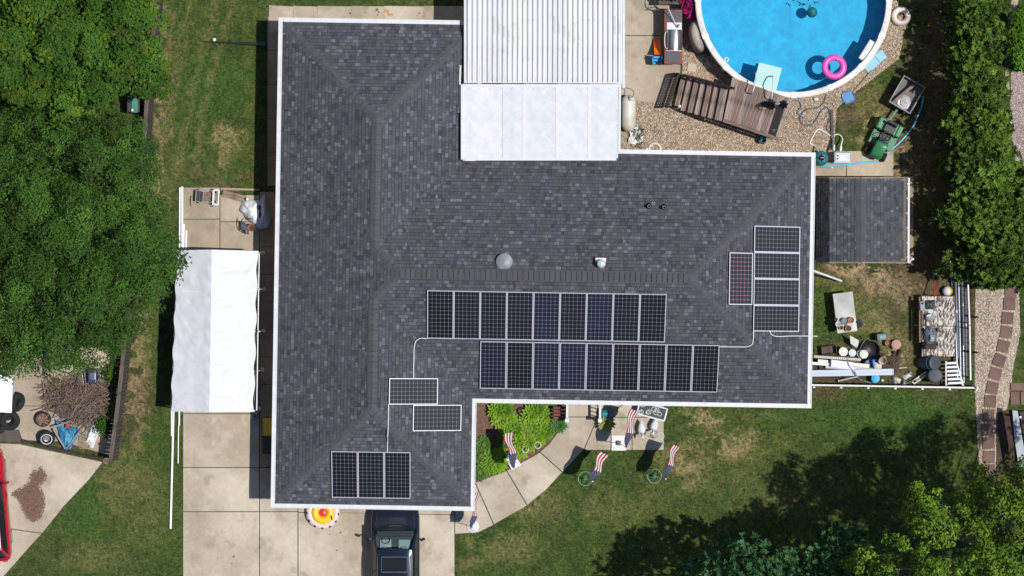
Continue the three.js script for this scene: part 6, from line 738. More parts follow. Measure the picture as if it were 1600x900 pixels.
  t = thing('timber_offcuts', 'dark scrap timber blocks near the rusty pan', 'timber', 1392, 557); for (let i = 0; i < 14; i++) part(t, 'offcut', box(rr(0.1, 0.3), rr(0.06, 0.14), rr(0.06, 0.12), rr(-0.45, 0.4), rr(0.05, 0.16), rr(-0.28, 0.3), rr(0, 3)), pick([MT.woodDark, MT.woodBrown, MT.woodGrey])); part(t, 'plank', box(0.75, 0.05, 0.22, -0.05, 0.1, 0.1, 0.05), MT.woodBrown); part(t, 'plank', box(0.8, 0.05, 0.18, -0.1, 0.12, 0.42, -0.05), MT.woodBrown);
  const lay = (name, lb, u0, v0, u1, v1, h, w, th, m, extra) => { const q = thing(name, lb, 'building scrap', (u0 + u1) / 2, (v0 + v1) / 2, 0); const k = rel(q); part(q, 'length', bar(k(u0, v0, h), k(u1, v1, h), w, th), m); if (extra) extra(q, k); part(q, 'block', box(0.2, h - th / 2 - 0.005, 0.1, k(mix(u0, u1, 0.25), v0, h).x, (h - th / 2) / 2, k(0, mix(v0, v1, 0.25), h).z), MT.woodGrey); part(q, 'block', box(0.2, h - th / 2 - 0.005, 0.1, k(mix(u0, u1, 0.8), v0, h).x, (h - th / 2) / 2, k(0, mix(v0, v1, 0.8), h).z), MT.woodGrey); return q; };
  lay('gutter_length', 'long bluish white gutter length on the scrap rack', 1264, 583.5, 1396, 581, 0.5, 0.25, 0.06, std(C(0.36, 0.42, 0.5), 0.4), (q, k) => { for (const d of [-2.6, 2.6]) part(q, 'lip', bar(k(1264, 583.5 + d, 0.545), k(1396, 581 + d, 0.545), 0.035, 0.03), std(C(0.46, 0.52, 0.6), 0.4)); part(q, 'end_cap', bar(k(1395.5, 576, 0.53), k(1395.5, 586, 0.53), 0.02, 0.08), MT.white); });
  lay('trim_board', 'cream perforated trim board on top of the scrap stack', 1272, 557, 1345, 562, 0.55, 0.09, 0.05, std(C(0.55, 0.5, 0.42), 0.6), (q, k) => { for (let i = 0; i < 22; i++) { const f = (i + 0.5) / 22, p = k(mix(1273, 1344, f), mix(557, 562, f), 0.578); part(q, 'slot', box(0.03, 0.006, 0.03, p.x, p.y, p.z), MT.woodBrown); } });
  lay('siding_strip', 'white siding strip under the white sheet', 1269, 567.5, 1310, 571, 0.42, 0.11, 0.04, MT.white); lay('siding_strip', 'pale narrow siding strip poking past the white sheet', 1278, 564, 1358, 572, 0.36, 0.14, 0.03, MT.whiteOld); lay('siding_strip', 'light grey siding length behind the blue gutter', 1290, 573, 1372, 578, 0.32, 0.12, 0.03, MT.galv); lay('old_plank', 'dark brown plank under the gutter lengths', 1266, 592, 1350, 594, 0.22, 0.14, 0.05, MT.woodBrown); lay('old_plank', 'brown plank at the back of the scrap stack', 1280, 575.5, 1405, 572, 0.14, 0.2, 0.05, MT.woodBrown);
  t = thing('white_sheet', 'flat white sheet lying across the scrap lengths', 'board', 1316, 570, 0.0); l = rel(t); part(t, 'sheet', xf(prism([[1299, 562], [1333, 566], [1334, 578], [1298.5, 573]].map(q => { const p = l(q[0], q[1], 0.6); return [p.x, p.z]; }), 0.58, 0.6), 0, 0, 0), MT.white); part(t, 'block', box(0.3, 0.575, 0.14, 0.02, 0.2875, -0.02), MT.woodGrey);
  t = thing('draped_rope', 'purple cord draped over the gutter lengths', 'cord', 1335, 580, 0.3); l = rel(t); part(t, 'cord', tube([l(1324, 560, 0.58), l(1326, 570, 0.64), l(1332, 578, 0.6), l(1337, 586, 0.62), l(1343, 592, 0.4), l(1352, 596, 0.1), l(1362, 598, 0.05)], 0.018, 50, 6), std(C(0.3, 0.2, 0.34), 0.7)); part(t, 'cord', tube([l(1335, 580, 0.6), l(1338, 586, 0.6), l(1341, 589, 0.5)], 0.018, 16, 6), std(C(0.16, 0.09, 0.3), 0.7));
  t = thing('downpipe_elbow', 'thin white downpipe with elbow at the fence', 'pipe', 1325, 593, 0); l = rel(t); part(t, 'pipe', rod(l(1311, 595, 0.45), l(1340, 588.5, 0.62), 0.022), MT.white); part(t, 'elbow', rod(l(1310, 597, 0.0), l(1310.5, 595, 0.45), 0.032), MT.white);
  t = thing('glass_jars', 'clear glass jar next to the bright blue bucket', 'jar', 1377, 594); part(t, 'jar', lathe([[0, 0], [0.08, 0], [0.08, 0.2], [0.05, 0.24], [0.05, 0.27]], 0, 0, 0, 18), std(C(0.35, 0.42, 0.42), 0.15)); part(t, 'lid', lathe([[0.055, 0.26], [0.055, 0.285], [0, 0.285]], 0, 0, 0, 16), MT.galv);
  t = thing('metal_scraps', 'bent grey metal scraps beside the fence rail', 'scrap metal', 1408, 590); for (let i = 0; i < 7; i++) part(t, 'scrap', xf(crumple(rr(0.2, 0.4), rr(0.1, 0.2), 0.12, 6, 5, 2), rr(-0.4, 0.5), rr(0, 0.06), rr(-0.2, 0.25), rr(0, 6)), pick([MT.galv, MT.slate, MT.whiteOld])); part(t, 'bar', rod(V(0.05, 0.08, 0.3), V(0.6, 0.16, 0.05), 0.03), MT.steel); part(t, 'bar', rod(V(-0.3, 0.1, -0.35), V(0.2, 0.12, -0.4), 0.02), MT.whiteOld);
  t = thing('folded_chair_frame', 'white folded lounger frame lying in front of the dark barrels', 'chair', 1438, 588); part(t, 'frame', mg(rod(V(-0.35, 0.1, 0.2), V(0.2, 0.3, -0.2), 0.03), rod(V(-0.25, 0.1, 0.28), V(0.3, 0.3, -0.12), 0.03), rod(V(-0.35, 0.1, 0.2), V(-0.25, 0.1, 0.28), 0.03)), MT.whiteOld); part(t, 'sling', box(0.5, 0.012, 0.12, 0, 0.2, 0.04, 0.62, 0, 0.28), MT.greyPl);
  // flat trailer bed
  t = thing('plywood_trailer', 'flat trailer with peeling whitewashed plywood deck', 'trailer', 1466, 510); l = rel(t); const peel = tex(512, (u, v) => { const q = fbm(u * 44 + v * 13 + 20, v * 15 - u * 8 + 40, 4, 256) * 0.5 + fbm(u * 110 + 3, v * 34 + u * 9, 3, 256) * 0.3 + fbm(u * 6 + 9, v * 5 + u * 2, 3, 256) * 0.2; const k = ss(0.43, 0.57, q); const g = (rnd() - 0.5) * 22; return mix3([96, 84, 74], [214, 209, 200], k).map(x => x + g); }, 2.2);
  const dk = std(C(0.85, 0.84, 0.82), 0.85, { map: peel }); for (let i = 0; i < 2; i++) { const p = l(1466, 486 + i * 47.5, 0.55); part(t, 'deck_sheet', box(1.27, 0.04, 1.16, p.x, 0.55, p.z), dk); } part(t, 'side_board', bar(l(1436.5, 464, 0.62), l(1437, 535, 0.62), 0.05, 0.16), MT.woodTan); part(t, 'side_board', bar(l(1440.5, 482, 0.58), l(1440.5, 534, 0.58), 0.06, 0.05), MT.woodGrey); part(t, 'chassis', mg(box(0.08, 0.1, 2.2, -0.45, 0.47, 0), box(0.08, 0.1, 2.2, 0.45, 0.47, 0)), MT.dark); for (const x of [-0.55, 0.55]) part(t, 'wheel', torus(0.17, 0.07, x, 0.24, 0.1, 0, Math.PI / 2, 24, 10), MT.rubber); part(t, 'edge_rail', bar(l(1438, 462.5, 0.6), l(1492, 463, 0.6), 0.03, 0.06), MT.redwood);
  t = thing('push_mower', 'grey push lawn mower lying on the plywood trailer', 'lawn mower', 1453, 525, 0.575); part(t, 'deck', lathe([[0, 0.2], [0.1, 0.2], [0.24, 0.16], [0.28, 0.06], [0.27, 0.05]], 0, 0, 0, 24), std(C(0.12, 0.14, 0.17), 0.5, { map: mottleT })); t.children[0].scale.set(0.95, 1, 1.35); part(t, 'engine', rbox(0.2, 0.16, 0.26, 0.04, 0.03, 0.28, 0.08), MT.greyPl); part(t, 'cowl', rbox(0.16, 0.06, 0.14, 0.03, 0.03, 0.38, 0.08), std(C(0.2, 0.28, 0.3), 0.5)); part(t, 'handle', mg(rod(V(0.0, 0.3, -0.2), V(-0.02, 0.36, -0.55), 0.016), rod(V(-0.12, 0.2, 0.3), V(-0.14, 0.45, -0.2), 0.014), rod(V(0.2, 0.2, 0.3), V(0.18, 0.45, -0.2), 0.014)), MT.galv); part(t, 'grass_bag', rbox(0.46, 0.14, 0.2, 0.05, 0, 0.16, 0.42), MT.woodBrown); for (const [x, z] of [[-0.26, -0.25], [0.26, -0.25], [-0.27, 0.3], [0.27, 0.3]]) part(t, 'wheel', torus(0.06, 0.025, x, 0.085, z, 0, Math.PI / 2, 16, 8), MT.rubber);
  t = thing('fuel_can', 'grey flat canister at the corner of the plywood trailer', 'canister', 1439, 478, 0.62); part(t, 'body', rbox(0.2, 0.16, 0.38, 0.04, 0.03, 0.09, 0, 0.08), std(C(0.24, 0.27, 0.27), 0.6)); part(t, 'cap', lathe([[0.04, 0.17], [0.04, 0.21], [0, 0.21]], 0.03, 0, -0.1, 14), MT.dark);
  t = thing('cloth_bundle', 'dark folded cloth on the plywood beside the canister', 'cloth', 1453, 476, 0.572); part(t, 'cloth', crumple(0.4, 0.36, 0.1, 10, 10, 3), MT.charcoal); part(t, 'fold', xf(crumple(0.22, 0.3, 0.08, 8, 8, 3), 0.02, 0.05, 0), MT.dark);
  t = thing('small_motor', 'round grey motor with white cap ahead of the mower', 'motor', 1451, 494, 0.572); part(t, 'body', lathe([[0, 0.18], [0.08, 0.18], [0.15, 0.12], [0.16, 0], [0, 0]], 0, 0, 0.05, 22), MT.greyPl); part(t, 'cap', rbox(0.2, 0.06, 0.07, 0.02, -0.02, 0.2, -0.03, 0.3), MT.white); part(t, 'cord', torus(0.13, 0.016, 0, 0.03, 0.02), MT.dark);
  t = thing('beach_ball', 'yellow white and pink beach ball behind the plywood trailer', 'ball', 1479, 455); const R = 0.2; for (let i = 0; i < 6; i++) { const g = new THREE.SphereGeometry(R, 6, 16, i * Math.PI / 3, Math.PI / 3); g.rotateX(1.25); g.rotateY(0.2); g.translate(0, R, 0); part(t, 'panel', clean(g), [MT.yellow, MT.white, std(C(0.6, 0.12, 0.2), 0.5), MT.yellow, MT.white, std(C(0.66, 0.6, 0.72), 0.5)][i]); }
  t = thing('garden_rake', 'red handled rake leaning on the plywood trailer', 'rake', 1459, 445); l = rel(t); part(t, 'handle', rod(l(1459.5, 436, 0.35), l(1459.5, 463, 0.7), 0.025), MT.red); part(t, 'head', mg(rod(l(1458, 424, 0.15), l(1459, 437, 0.35), 0.02), rbox(0.06, 0.04, 0.12, 0.015, l(1458.5, 427, 0.2).x, 0.2, l(1458.5, 427, 0.2).z)), MT.galv); part(t, 'tines', mg([-1, 0, 1].map(i => rod(l(1458 + i, 424, 0.15), l(1458 + i * 1.5, 421, 0.01), 0.008))), MT.galv);
  const drum = (lb, u, v, m, top, tilt) => { const q = thing('plastic_barrel', lb, 'barrel', u, v); part(q, 'barrel', xf(lathe([[0, 0], [0.24, 0], [0.28, 0.2], [0.28, 0.6], [0.26, 0.78], [0.27, 0.8], [0, 0.8]], 0, 0, 0, 28), 0, tilt ? 0.12 : 0, 0, 0, 0, tilt), m); part(q, 'lid', xf(lathe([[0, 0.85], [0.2, 0.845], [0.275, 0.825], [0.285, 0.79], [0.27, 0.79]], 0, 0, 0, 28), 0, tilt ? 0.12 : 0, 0, 0, 0, tilt), top); part(q, 'rib', xf(torus(0.282, 0.012, 0, 0.62, 0), 0, tilt ? 0.12 : 0, 0, 0, 0, tilt), m); };
  drum('upright dark grey round barrel beside the white slatted chair', 1456, 586, MT.charcoal, MT.charcoal, 0); drum('leaning dark blue barrel with grey lid below the trailer', 1440, 566, std(C(0.02, 0.07, 0.12), 0.5), MT.charcoal, -0.5);
  t = thing('adirondack_chair', 'white slatted garden chair standing in the fence corner', 'chair', 1483, 582); const cw = MT.white; for (let i = 0; i < 6; i++) part(t, 'seat_slat', box(mix(0.42, 0.6, i / 5), 0.025, 0.085, 0.02 + i * 0.035, 0.46 - i * 0.015, -0.38 + i * 0.155, 0.04), cw); part(t, 'side_rail', bar(V(-0.2, 0.44, -0.45), V(-0.18, 0.36, 0.5), 0.05), cw); part(t, 'side_rail', bar(V(0.2, 0.44, -0.45), V(0.5, 0.36, 0.5), 0.05), cw); part(t, 'back_slat', rbox(1.0, 0.12, 0.03, 0.01, 0.25, 0.45, 0.55), cw); for (const [x, z] of [[-0.18, -0.42], [0.2, -0.42], [-0.16, 0.46], [0.45, 0.46]]) part(t, 'leg', box(0.05, 0.42, 0.05, x, 0.2, z), cw);
  const pipes = [[1484, 402, 1491, 478, 'galv', 0.045], [1487, 405, 1505, 470, 'greyPl', 0.014], [1492, 408, 1497, 560, 'slate', 0.05], [1497, 406, 1501, 596, 'galv', 0.055], [1502, 408, 1506, 540, 'slate', 0.055], [1493, 520, 1496, 592, 'galv', 0.05], [1504, 470, 1506, 598, 'galv', 0.05], [1508, 420, 1510, 588, 'slate', 0.045], [1490, 470, 1492, 530, 'greyPl', 0.05]];
  const plb = ['grey pipe poking out from beneath the cedar', 'thin leaning grey rod crossing the pipe stack', 'dark slate pipe next to the plywood trailer', 'longest galvanised pipe in the middle of the pipe stack', 'dark pipe on the fence side of the longest galvanised pipe', 'short galvanised pipe beside the white slatted chair', 'galvanised pipe ending at the corner post', 'dark slate pipe nearest the white fence pipe', 'light grey pipe offcut touching the plywood trailer'];
  pipes.forEach(([a, b, c, d, m, r], i) => { const q = thing('metal_pipe', plb[i], 'pipe', (a + c) / 2, (b + d) / 2, 0.01); const k = rel(q), h = 0.06 + (i % 3) * 0.09; part(q, 'pipe', rod(k(a, b, h + r), k(c, d, h + r), r, r, 10), MT[m]); part(q, 'collar', rod(k(mix(a, c, 0.5), mix(b, d, 0.5), h + r), k(mix(a, c, 0.53), mix(b, d, 0.53), h + r), r + 0.008, r + 0.008, 10), MT.galv); });
  [[1512.5, 445, 1515, 508, 'white pipe lying against the wire fence under the cedar'], [1515, 509, 1516.5, 594, 'second white pipe lying against the wire fence by the corner post']].forEach(([a, b, c, d, lb]) => { const q = thing('fence_pipe', lb, 'pipe', (a + c) / 2, (b + d) / 2, 0.01), k = rel(q); part(q, 'pipe', rod(k(a, b, 0.9), k(c, d, 0.9), 0.035, 0.035, 10), std(C(0.78, 0.7, 0.66), 0.4)); for (const f of [0.05, 0.95]) part(q, 'bracket', rod(k(mix(a, c, f), mix(b, d, f), 0), k(mix(a, c, f), mix(b, d, f), 0.88), 0.02), MT.dark); });
  // fences
  t = thing('wire_fence', 'dark wire mesh fence beside the pebble path', 'fence', 1520, 530); l = rel(t); const wires = []; for (let i = 0; i <= 22; i++) { const v = mix(440, 604, i / 22); wires.push(rod(l(1520, v, 0), l(1519.5, v, 1.0), 0.006, 0.006, 4)); } for (let h = 0.1; h <= 1.0; h += 0.1) wires.push(rod(l(1520, 438, h), l(1520.5, 604, h), 0.006, 0.006, 4)); part(t, 'mesh', mg(wires), MT.dark); for (const v of [440, 495, 550, 604]) part(t, 'post', box(0.07, 1.05, 0.07, l(1520, v, 0).x, 0.525, l(1520, v, 0).z), v === 604 ? MT.whiteOld : MT.woodDark);
  t = thing('rail_fence', 'weathered white low fence along the side yard', 'fence', 1395, 603); l = rel(t); part(t, 'top_rail', bar(l(1266, 601.5, 0.85), l(1524, 606, 0.85), 0.065, 0.05), MT.whiteOld); part(t, 'board', bar(l(1266, 601.5, 0.45), l(1524, 606, 0.45), 0.03, 0.6), MT.woodGrey); for (let i = 0; i < 7; i++) { const f = i / 6, p = l(mix(1268, 1520, f), mix(602, 606, f) + 1.6, 0); part(t, 'post', box(0.08, 0.88, 0.06, p.x, 0.44, p.z), MT.whiteOld); }
  t = thing('sloped_roof_edge', 'pale blue-grey metal canopy edge at the brick terrace', 'canopy', 1596, 690); l = rel(t); part(t, 'panel', xf(prism([[1582, 641], [1590, 642], [1600, 700], [1602, 742], [1594, 742], [1586, 690]].map(q => { const p = l(q[0], q[1], 1.0); return [p.x, p.z]; }), 0.95, 1.0), 0, 0, 0), std(C(0.26, 0.32, 0.36), 0.4, { map: grainT })); part(t, 'inner_panel', xf(prism([[1593, 643], [1640, 645], [1640, 742], [1604, 742], [1602, 700]].map(q => { const p = l(q[0], q[1], 0.7); return [p.x, p.z]; }), 0.65, 0.7), 0, 0, 0), std(C(0.05, 0.025, 0.025), 0.7, { map: mottleT })); part(t, 'post', box(0.07, 0.95, 0.07, l(1587, 650, 0).x, 0.475, l(1587, 650, 0).z), MT.galv); part(t, 'post', box(0.07, 0.95, 0.07, l(1597, 735, 0).x, 0.475, l(1597, 735, 0).z), MT.galv);
}
// ---------------------------------------------------------------- front garden
{
  // hostas: rosettes of broad pointed leaves
  const hostaGeo = (n, R, H) => { const g = []; for (let i = 0; i < n; i++) { const k = Math.sqrt((i + 0.5) / n), a = i * 2.39996, L = R * mix(0.45, 0.75, k) * rr(0.85, 1.15), el = mix(1.15, 0.18, k), w = L * 0.42; const r0 = R * 0.5 * k; g.push(xf(grid(2, 4, (s, t) => { const prof = Math.sin(Math.PI * Math.pow(t, 0.75)) * 0.5 + 0.02; return V((s - 0.5) * 2 * w * prof, -0.12 * L * t * t + Math.abs(s - 0.5) * 0.25 * w * 2 * prof, t * L); }), Math.sin(a) * r0, H * (1 - 0.6 * k), Math.cos(a) * r0, a, -el)); } return mg(g); };
  const hm1 = new THREE.MeshPhysicalMaterial({ color: C(0.17, 0.31, 0.02), roughness: 0.45, specularIntensity: 0.25, side: THREE.DoubleSide }), hm2 = new THREE.MeshPhysicalMaterial({ color: C(0.11, 0.23, 0.02), roughness: 0.45, specularIntensity: 0.25, side: THREE.DoubleSide }), hm3 = new THREE.MeshPhysicalMaterial({ color: C(0.075, 0.14, 0.025), roughness: 0.5, specularIntensity: 0.25, side: THREE.DoubleSide });
  const hm4 = new THREE.MeshPhysicalMaterial({ color: C(0.2, 0.31, 0.035), roughness: 0.5, specularIntensity: 0.25, side: THREE.DoubleSide });
  const G = [0, 1, 2].map(() => hostaGeo(38, 0.44, 0.34)); const stemG = rod(V(0, 0, 0), V(0, 0.28, 0), 0.05, 0.1, 8);
  const spots = [[777, 642, 1], [790, 640, 1], [783, 657, 1], [795, 660, 1.05], [806, 672, 1.1], [822, 664, 1], [829, 648, 1.1], [841, 640, 1], [852, 650, 1.05], [848, 664, 1.1], [836, 672, 1.1], [822, 678, 1.05], [810, 690, 1], [795, 680, 0.95], [826, 692, 1], [840, 684, 1], [853, 676, 0.9], [812, 705, 0.8], [800, 700, 0.8]];
  spots.forEach(([u, v, s], i) => { const t = thing('hosta_plant', 'lime green broad-leaved hosta in the big clump by the porch', 'plant', u, v, 0.05, 'lime hostas in the flower bed', rr(0, 6)); part(t, 'leaves', G[i % 3], [hm1, hm2, hm4][i % 3]); part(t, 'crown', stemG, hm3); t.scale.set(s * rr(0.74, 0.94), s * rr(0.75, 1.2), s * rr(0.74, 0.94)); });
  [[768, 716, 0.95], [776, 724, 0.95], [763, 727, 0.85], [781, 712, 0.8]].forEach(([u, v, s], i) => { const t = thing('hosta_plant', 'lime hosta of the small clump at the bed corner near the drive', 'plant', u, v, 0.05, 'small hosta clump', rr(0, 6)); part(t, 'leaves', G[i % 3], i % 2 ? hm1 : hm2); part(t, 'crown', stemG, hm3); t.scale.setScalar(s); });
  [[757, 694, 'low dark green leafy plant along the gutter edge'], [752, 712, 'dark green plant at the wall of the bed'], [788, 690, 'olive green low plant beside the flag'], [750, 738, 'dull green plant at the bed end'], [862, 640, 'dark leafy plant next to the porch step']].forEach(([u, v, lb], i) => { const t = thing('leafy_plant', lb, 'plant', u, v, 0.05, null, rr(0, 6)); part(t, 'leaves', hostaGeo(40, 0.34, 0.22), hm3); part(t, 'crown', stemG, hm3); });
  let t = thing('stump_hole', 'small dark stump in the bark mulch', 'stump', 813, 642, 0.05); part(t, 'stump', lathe([[0, 0.1], [0.06, 0.11], [0.1, 0.16], [0.12, 0.12], [0.16, 0]], 0, 0, 0, 14), MT.woodDark); part(t, 'top', lathe([[0, 0.105], [0.07, 0.112]], 0, 0, 0, 12), MT.black);
  const potp = (lb, u, v, r, m, lm) => { const q = thing('potted_plant', lb, 'plant', u, v, 0.045); part(q, 'pot', lathe([[0, 0], [r * 0.6, 0], [r * 0.85, r * 1.4], [r * 0.92, r * 1.4], [r * 0.75, r * 1.2], [0, r * 1.2]], 0, 0, 0, 20), m); part(q, 'leaves', xf(hostaGeo(34, r * 1.7, 0.1), 0, r * 1.3, 0), lm); }; potp('small green potted plant at the foot of the porch rail', 872, 664, 0.2, MT.dark, new THREE.MeshPhysicalMaterial({ color: C(0.06, 0.14, 0.03), roughness: 0.5, specularIntensity: 0.25, side: THREE.DoubleSide })); potp('olive and yellow potted plant below the teal hose reel', 947, 660, 0.2, MT.terra, new THREE.MeshStandardMaterial({ color: C(0.24, 0.24, 0.05), roughness: 0.5, side: THREE.DoubleSide }));
  const solar = (lb, u, v) => { const q = thing('garden_hoop', lb, 'garden ornament', u, v, 0.05); part(q, 'hoop', torus(0.125, 0.016, 0, 0.32, 0), MT.whiteOld); part(q, 'stem', rod(V(0, 0, 0.05), V(0, 0.3, -0.05), 0.012), MT.dark); part(q, 'cross', mg(rod(V(-0.12, 0.32, 0), V(0.12, 0.32, 0), 0.01), rod(V(0, 0.32, -0.12), V(0, 0.32, 0.12), 0.01)), MT.dark); }; solar('white hoop ornament among the hostas nearer the flag', 820.5, 701); solar('white hoop ornament on the mulch nearer the porch', 840, 695);
  t = thing('path_light', 'tiny white path light at the bed edge', 'garden light', 868, 670, 0.05); part(t, 'globe', ball(0.05, 0, 0.16, 0), MT.white); part(t, 'stake', rod(V(0, 0, 0), V(0, 0.14, 0), 0.012), MT.dark);
  // porch
  const rail = (lb, u) => { const q = thing('porch_railing', lb, 'railing', u, 645, 0.04); const k = rel(q); part(q, 'top_rail', bar(k(u, 625, 0.96), k(u - 0.5, 657, 0.92), 0.09, 0.06), MT.white); part(q, 'newel_post', rbox(0.1, 0.98, 0.1, 0.01, k(u - 0.8, 657, 0.9).x, 0.49, k(u - 0.8, 657, 0.9).z), MT.white); part(q, 'newel_cap', rbox(0.15, 0.04, 0.15, 0.015, k(u - 0.8, 657, 0.95).x, 1.0, k(u - 0.8, 657, 0.95).z), MT.white); for (let i = 0; i < 5; i++) part(q, 'baluster', rod(k(u, 628 + i * 6, 0.0), k(u, 628 + i * 6, 0.92), 0.018), MT.white); }; rail('white porch railing beside the flower bed', 886.5); rail('white porch railing next to the teal hose reel', 938);
  t = thing('porch_bench', 'dark wooden bench at the edge of the porch', 'bench', 873, 644, 0.05); for (let i = 0; i < 4; i++) part(t, 'seat_slat', box(0.5, 0.03, 0.1, 0, 0.42, -0.18 + i * 0.13), MT.redwood); part(t, 'backrest', box(0.04, 0.45, 0.6, 0.25, 0.62, 0), MT.woodDark); part(t, 'armrest', box(0.05, 0.05, 0.5, -0.22, 0.55, 0), MT.woodDark); for (const [x, z] of [[-0.2, -0.2], [0.22, -0.2], [-0.2, 0.22], [0.22, 0.22]]) part(t, 'leg', box(0.05, 0.4, 0.05, x, 0.2, z), MT.woodDark);
  t = thing('hose_reel', 'teal garden hose reel with a black hose', 'hose reel', 946, 646, 0.045); let l = rel(t); part(t, 'drum', xf(clean(new THREE.CylinderGeometry(0.16, 0.16, 0.26, 20).rotateZ(Math.PI / 2)), 0, 0.3, 0), std(C(0.01, 0.2, 0.2), 0.45)); part(t, 'flange', mg(torus(0.19, 0.02, -0.13, 0.3, 0, 0, Math.PI / 2), torus(0.19, 0.02, 0.13, 0.3, 0, 0, Math.PI / 2)), MT.teal); part(t, 'stand', mg(bar(V(-0.15, 0.02, -0.2), V(-0.15, 0.02, 0.2), 0.04), bar(V(0.15, 0.02, -0.2), V(0.15, 0.02, 0.2), 0.04), bar(V(-0.15, 0.02, 0), V(-0.15, 0.3, 0), 0.04), bar(V(0.15, 0.02, 0), V(0.15, 0.3, 0), 0.04)), MT.teal); part(t, 'hose', tube([l(948, 648, 0.3), l(953, 652, 0.07), l(960, 651, 0.06), l(965, 645, 0.06), l(966, 637, 0.06), l(974, 633, 0.06)], 0.016, 50, 6), MT.dark);
  t = thing('white_garden_bench', 'white framed metal bench with black scroll pattern', 'bench', 1018, 641, 0.045, null, -15 * D); part(t, 'seat_frame', mg(bar(V(-0.55, 0.45, -0.22), V(0.55, 0.45, -0.22), 0.05), bar(V(-0.55, 0.45, 0.26), V(0.55, 0.45, 0.26), 0.06), bar(V(-0.55, 0.45, -0.22), V(-0.55, 0.45, 0.26), 0.05), bar(V(0.55, 0.45, -0.22), V(0.55, 0.45, 0.26), 0.06)), MT.white); part(t, 'seat', box(1.04, 0.012, 0.44, 0, 0.43, 0.02), MT.dark); const sc = []; for (let i = 0; i < 9; i++) sc.push(torus(rr(0.05, 0.1), 0.014, rr(-0.45, 0.45), 0.445, rr(-0.15, 0.2), Math.PI / 2, 0, 18, 6)); part(t, 'scrollwork', mg(sc), MT.white); for (const [x, z] of [[-0.5, -0.18], [0.5, -0.18], [-0.5, 0.22], [0.5, 0.22]]) part(t, 'leg', rod(V(x, 0, z), V(x, 0.43, z), 0.02), MT.white);
  const goose = (lb, u, v, rot) => { const q = thing('goose_statue', lb, 'statue', u, v, 0.045, null, rot); const rings = []; for (let i = 0; i <= 12; i++) { const s = i / 12, r = 0.15 * Math.pow(Math.sin(Math.PI * Math.pow(s, 0.6)), 0.8) + 0.004; rings.push(Array.from({ length: 14 }, (_, k) => { const a = k / 14 * 6.283; return V(r * Math.cos(a), 0.26 + 0.85 * r * Math.sin(a) + 0.06 * (s - 0.4), 0.22 - s * 0.56); })); } part(q, 'body', loft(rings), MT.white); part(q, 'neck', tube([V(0, 0.3, 0.16), V(0, 0.42, 0.24), V(0, 0.56, 0.24), V(0, 0.62, 0.3)], 0.045, 20, 10), MT.white); part(q, 'head', ball(0.06, 0, 0.63, 0.31, 0.9, 0.9, 1.2), MT.white); part(q, 'beak', rod(V(0, 0.62, 0.36), V(0, 0.61, 0.45), 0.03, 0.01), MT.orange); part(q, 'base', rbox(0.24, 0.06, 0.24, 0.02, 0, 0.03, 0.02), MT.whiteOld); part(q, 'leg', rod(V(0, 0.05, 0.02), V(0, 0.18, 0.02), 0.05), MT.whiteOld); }; goose('white goose statue next to the striped flag', 1002, 669, 0.05); goose('white goose statue next to the wire hoop and white bench', 1022, 664, -0.25);
  t = thing('wire_hoop', 'pale wire hoop ornament standing by the goose statue', 'garden ornament', 1027, 680, 0.045); part(t, 'hoop', torus(0.14, 0.012, 0.09, 0.5, 0.0, Math.PI / 2 - 0.2, 0.3), MT.whiteOld); part(t, 'stake', rod(V(-0.1, 0, 0.1), V(0, 0.5, 0.03), 0.012), MT.whiteOld); part(t, 'arm', mg(rod(V(-0.15, 0.48, 0.08), V(0.2, 0.52, -0.04), 0.01), rod(V(0.02, 0.46, 0.12), V(0.1, 0.54, -0.1), 0.01)), MT.skyBlue);
  // flags
  const cv = document.createElement('canvas'); cv.width = 512; cv.height = 270; const cx = cv.getContext('2d'); for (let i = 0; i < 13; i++) { cx.fillStyle = i % 2 ? '#c9c4c0' : '#8e0d22'; cx.fillRect(0, i * 270 / 13, 512, 270 / 13 + 1); } cx.fillStyle = '#22264f'; cx.fillRect(0, 0, 205, 270 * 7 / 13); cx.fillStyle = '#c9c4c0'; for (let r = 0; r < 9; r++) for (let c = 0; c < (r % 2 ? 5 : 6); c++) { const X = 17 + (r % 2 ? 17 : 0) + c * 34, Y = 14.5 + r * 14.5; cx.beginPath(); for (let k = 0; k < 10; k++) { const a = -Math.PI / 2 + k * Math.PI / 5, q = k % 2 ? 2.6 : 6.6; cx.lineTo(X + q * Math.cos(a), Y + q * Math.sin(a)); } cx.fill(); }
  const ft = new THREE.CanvasTexture(cv); ft.colorSpace = THREE.SRGBColorSpace; const fM = new THREE.MeshStandardMaterial({ map: ft, roughness: 0.75, side: THREE.DoubleSide });
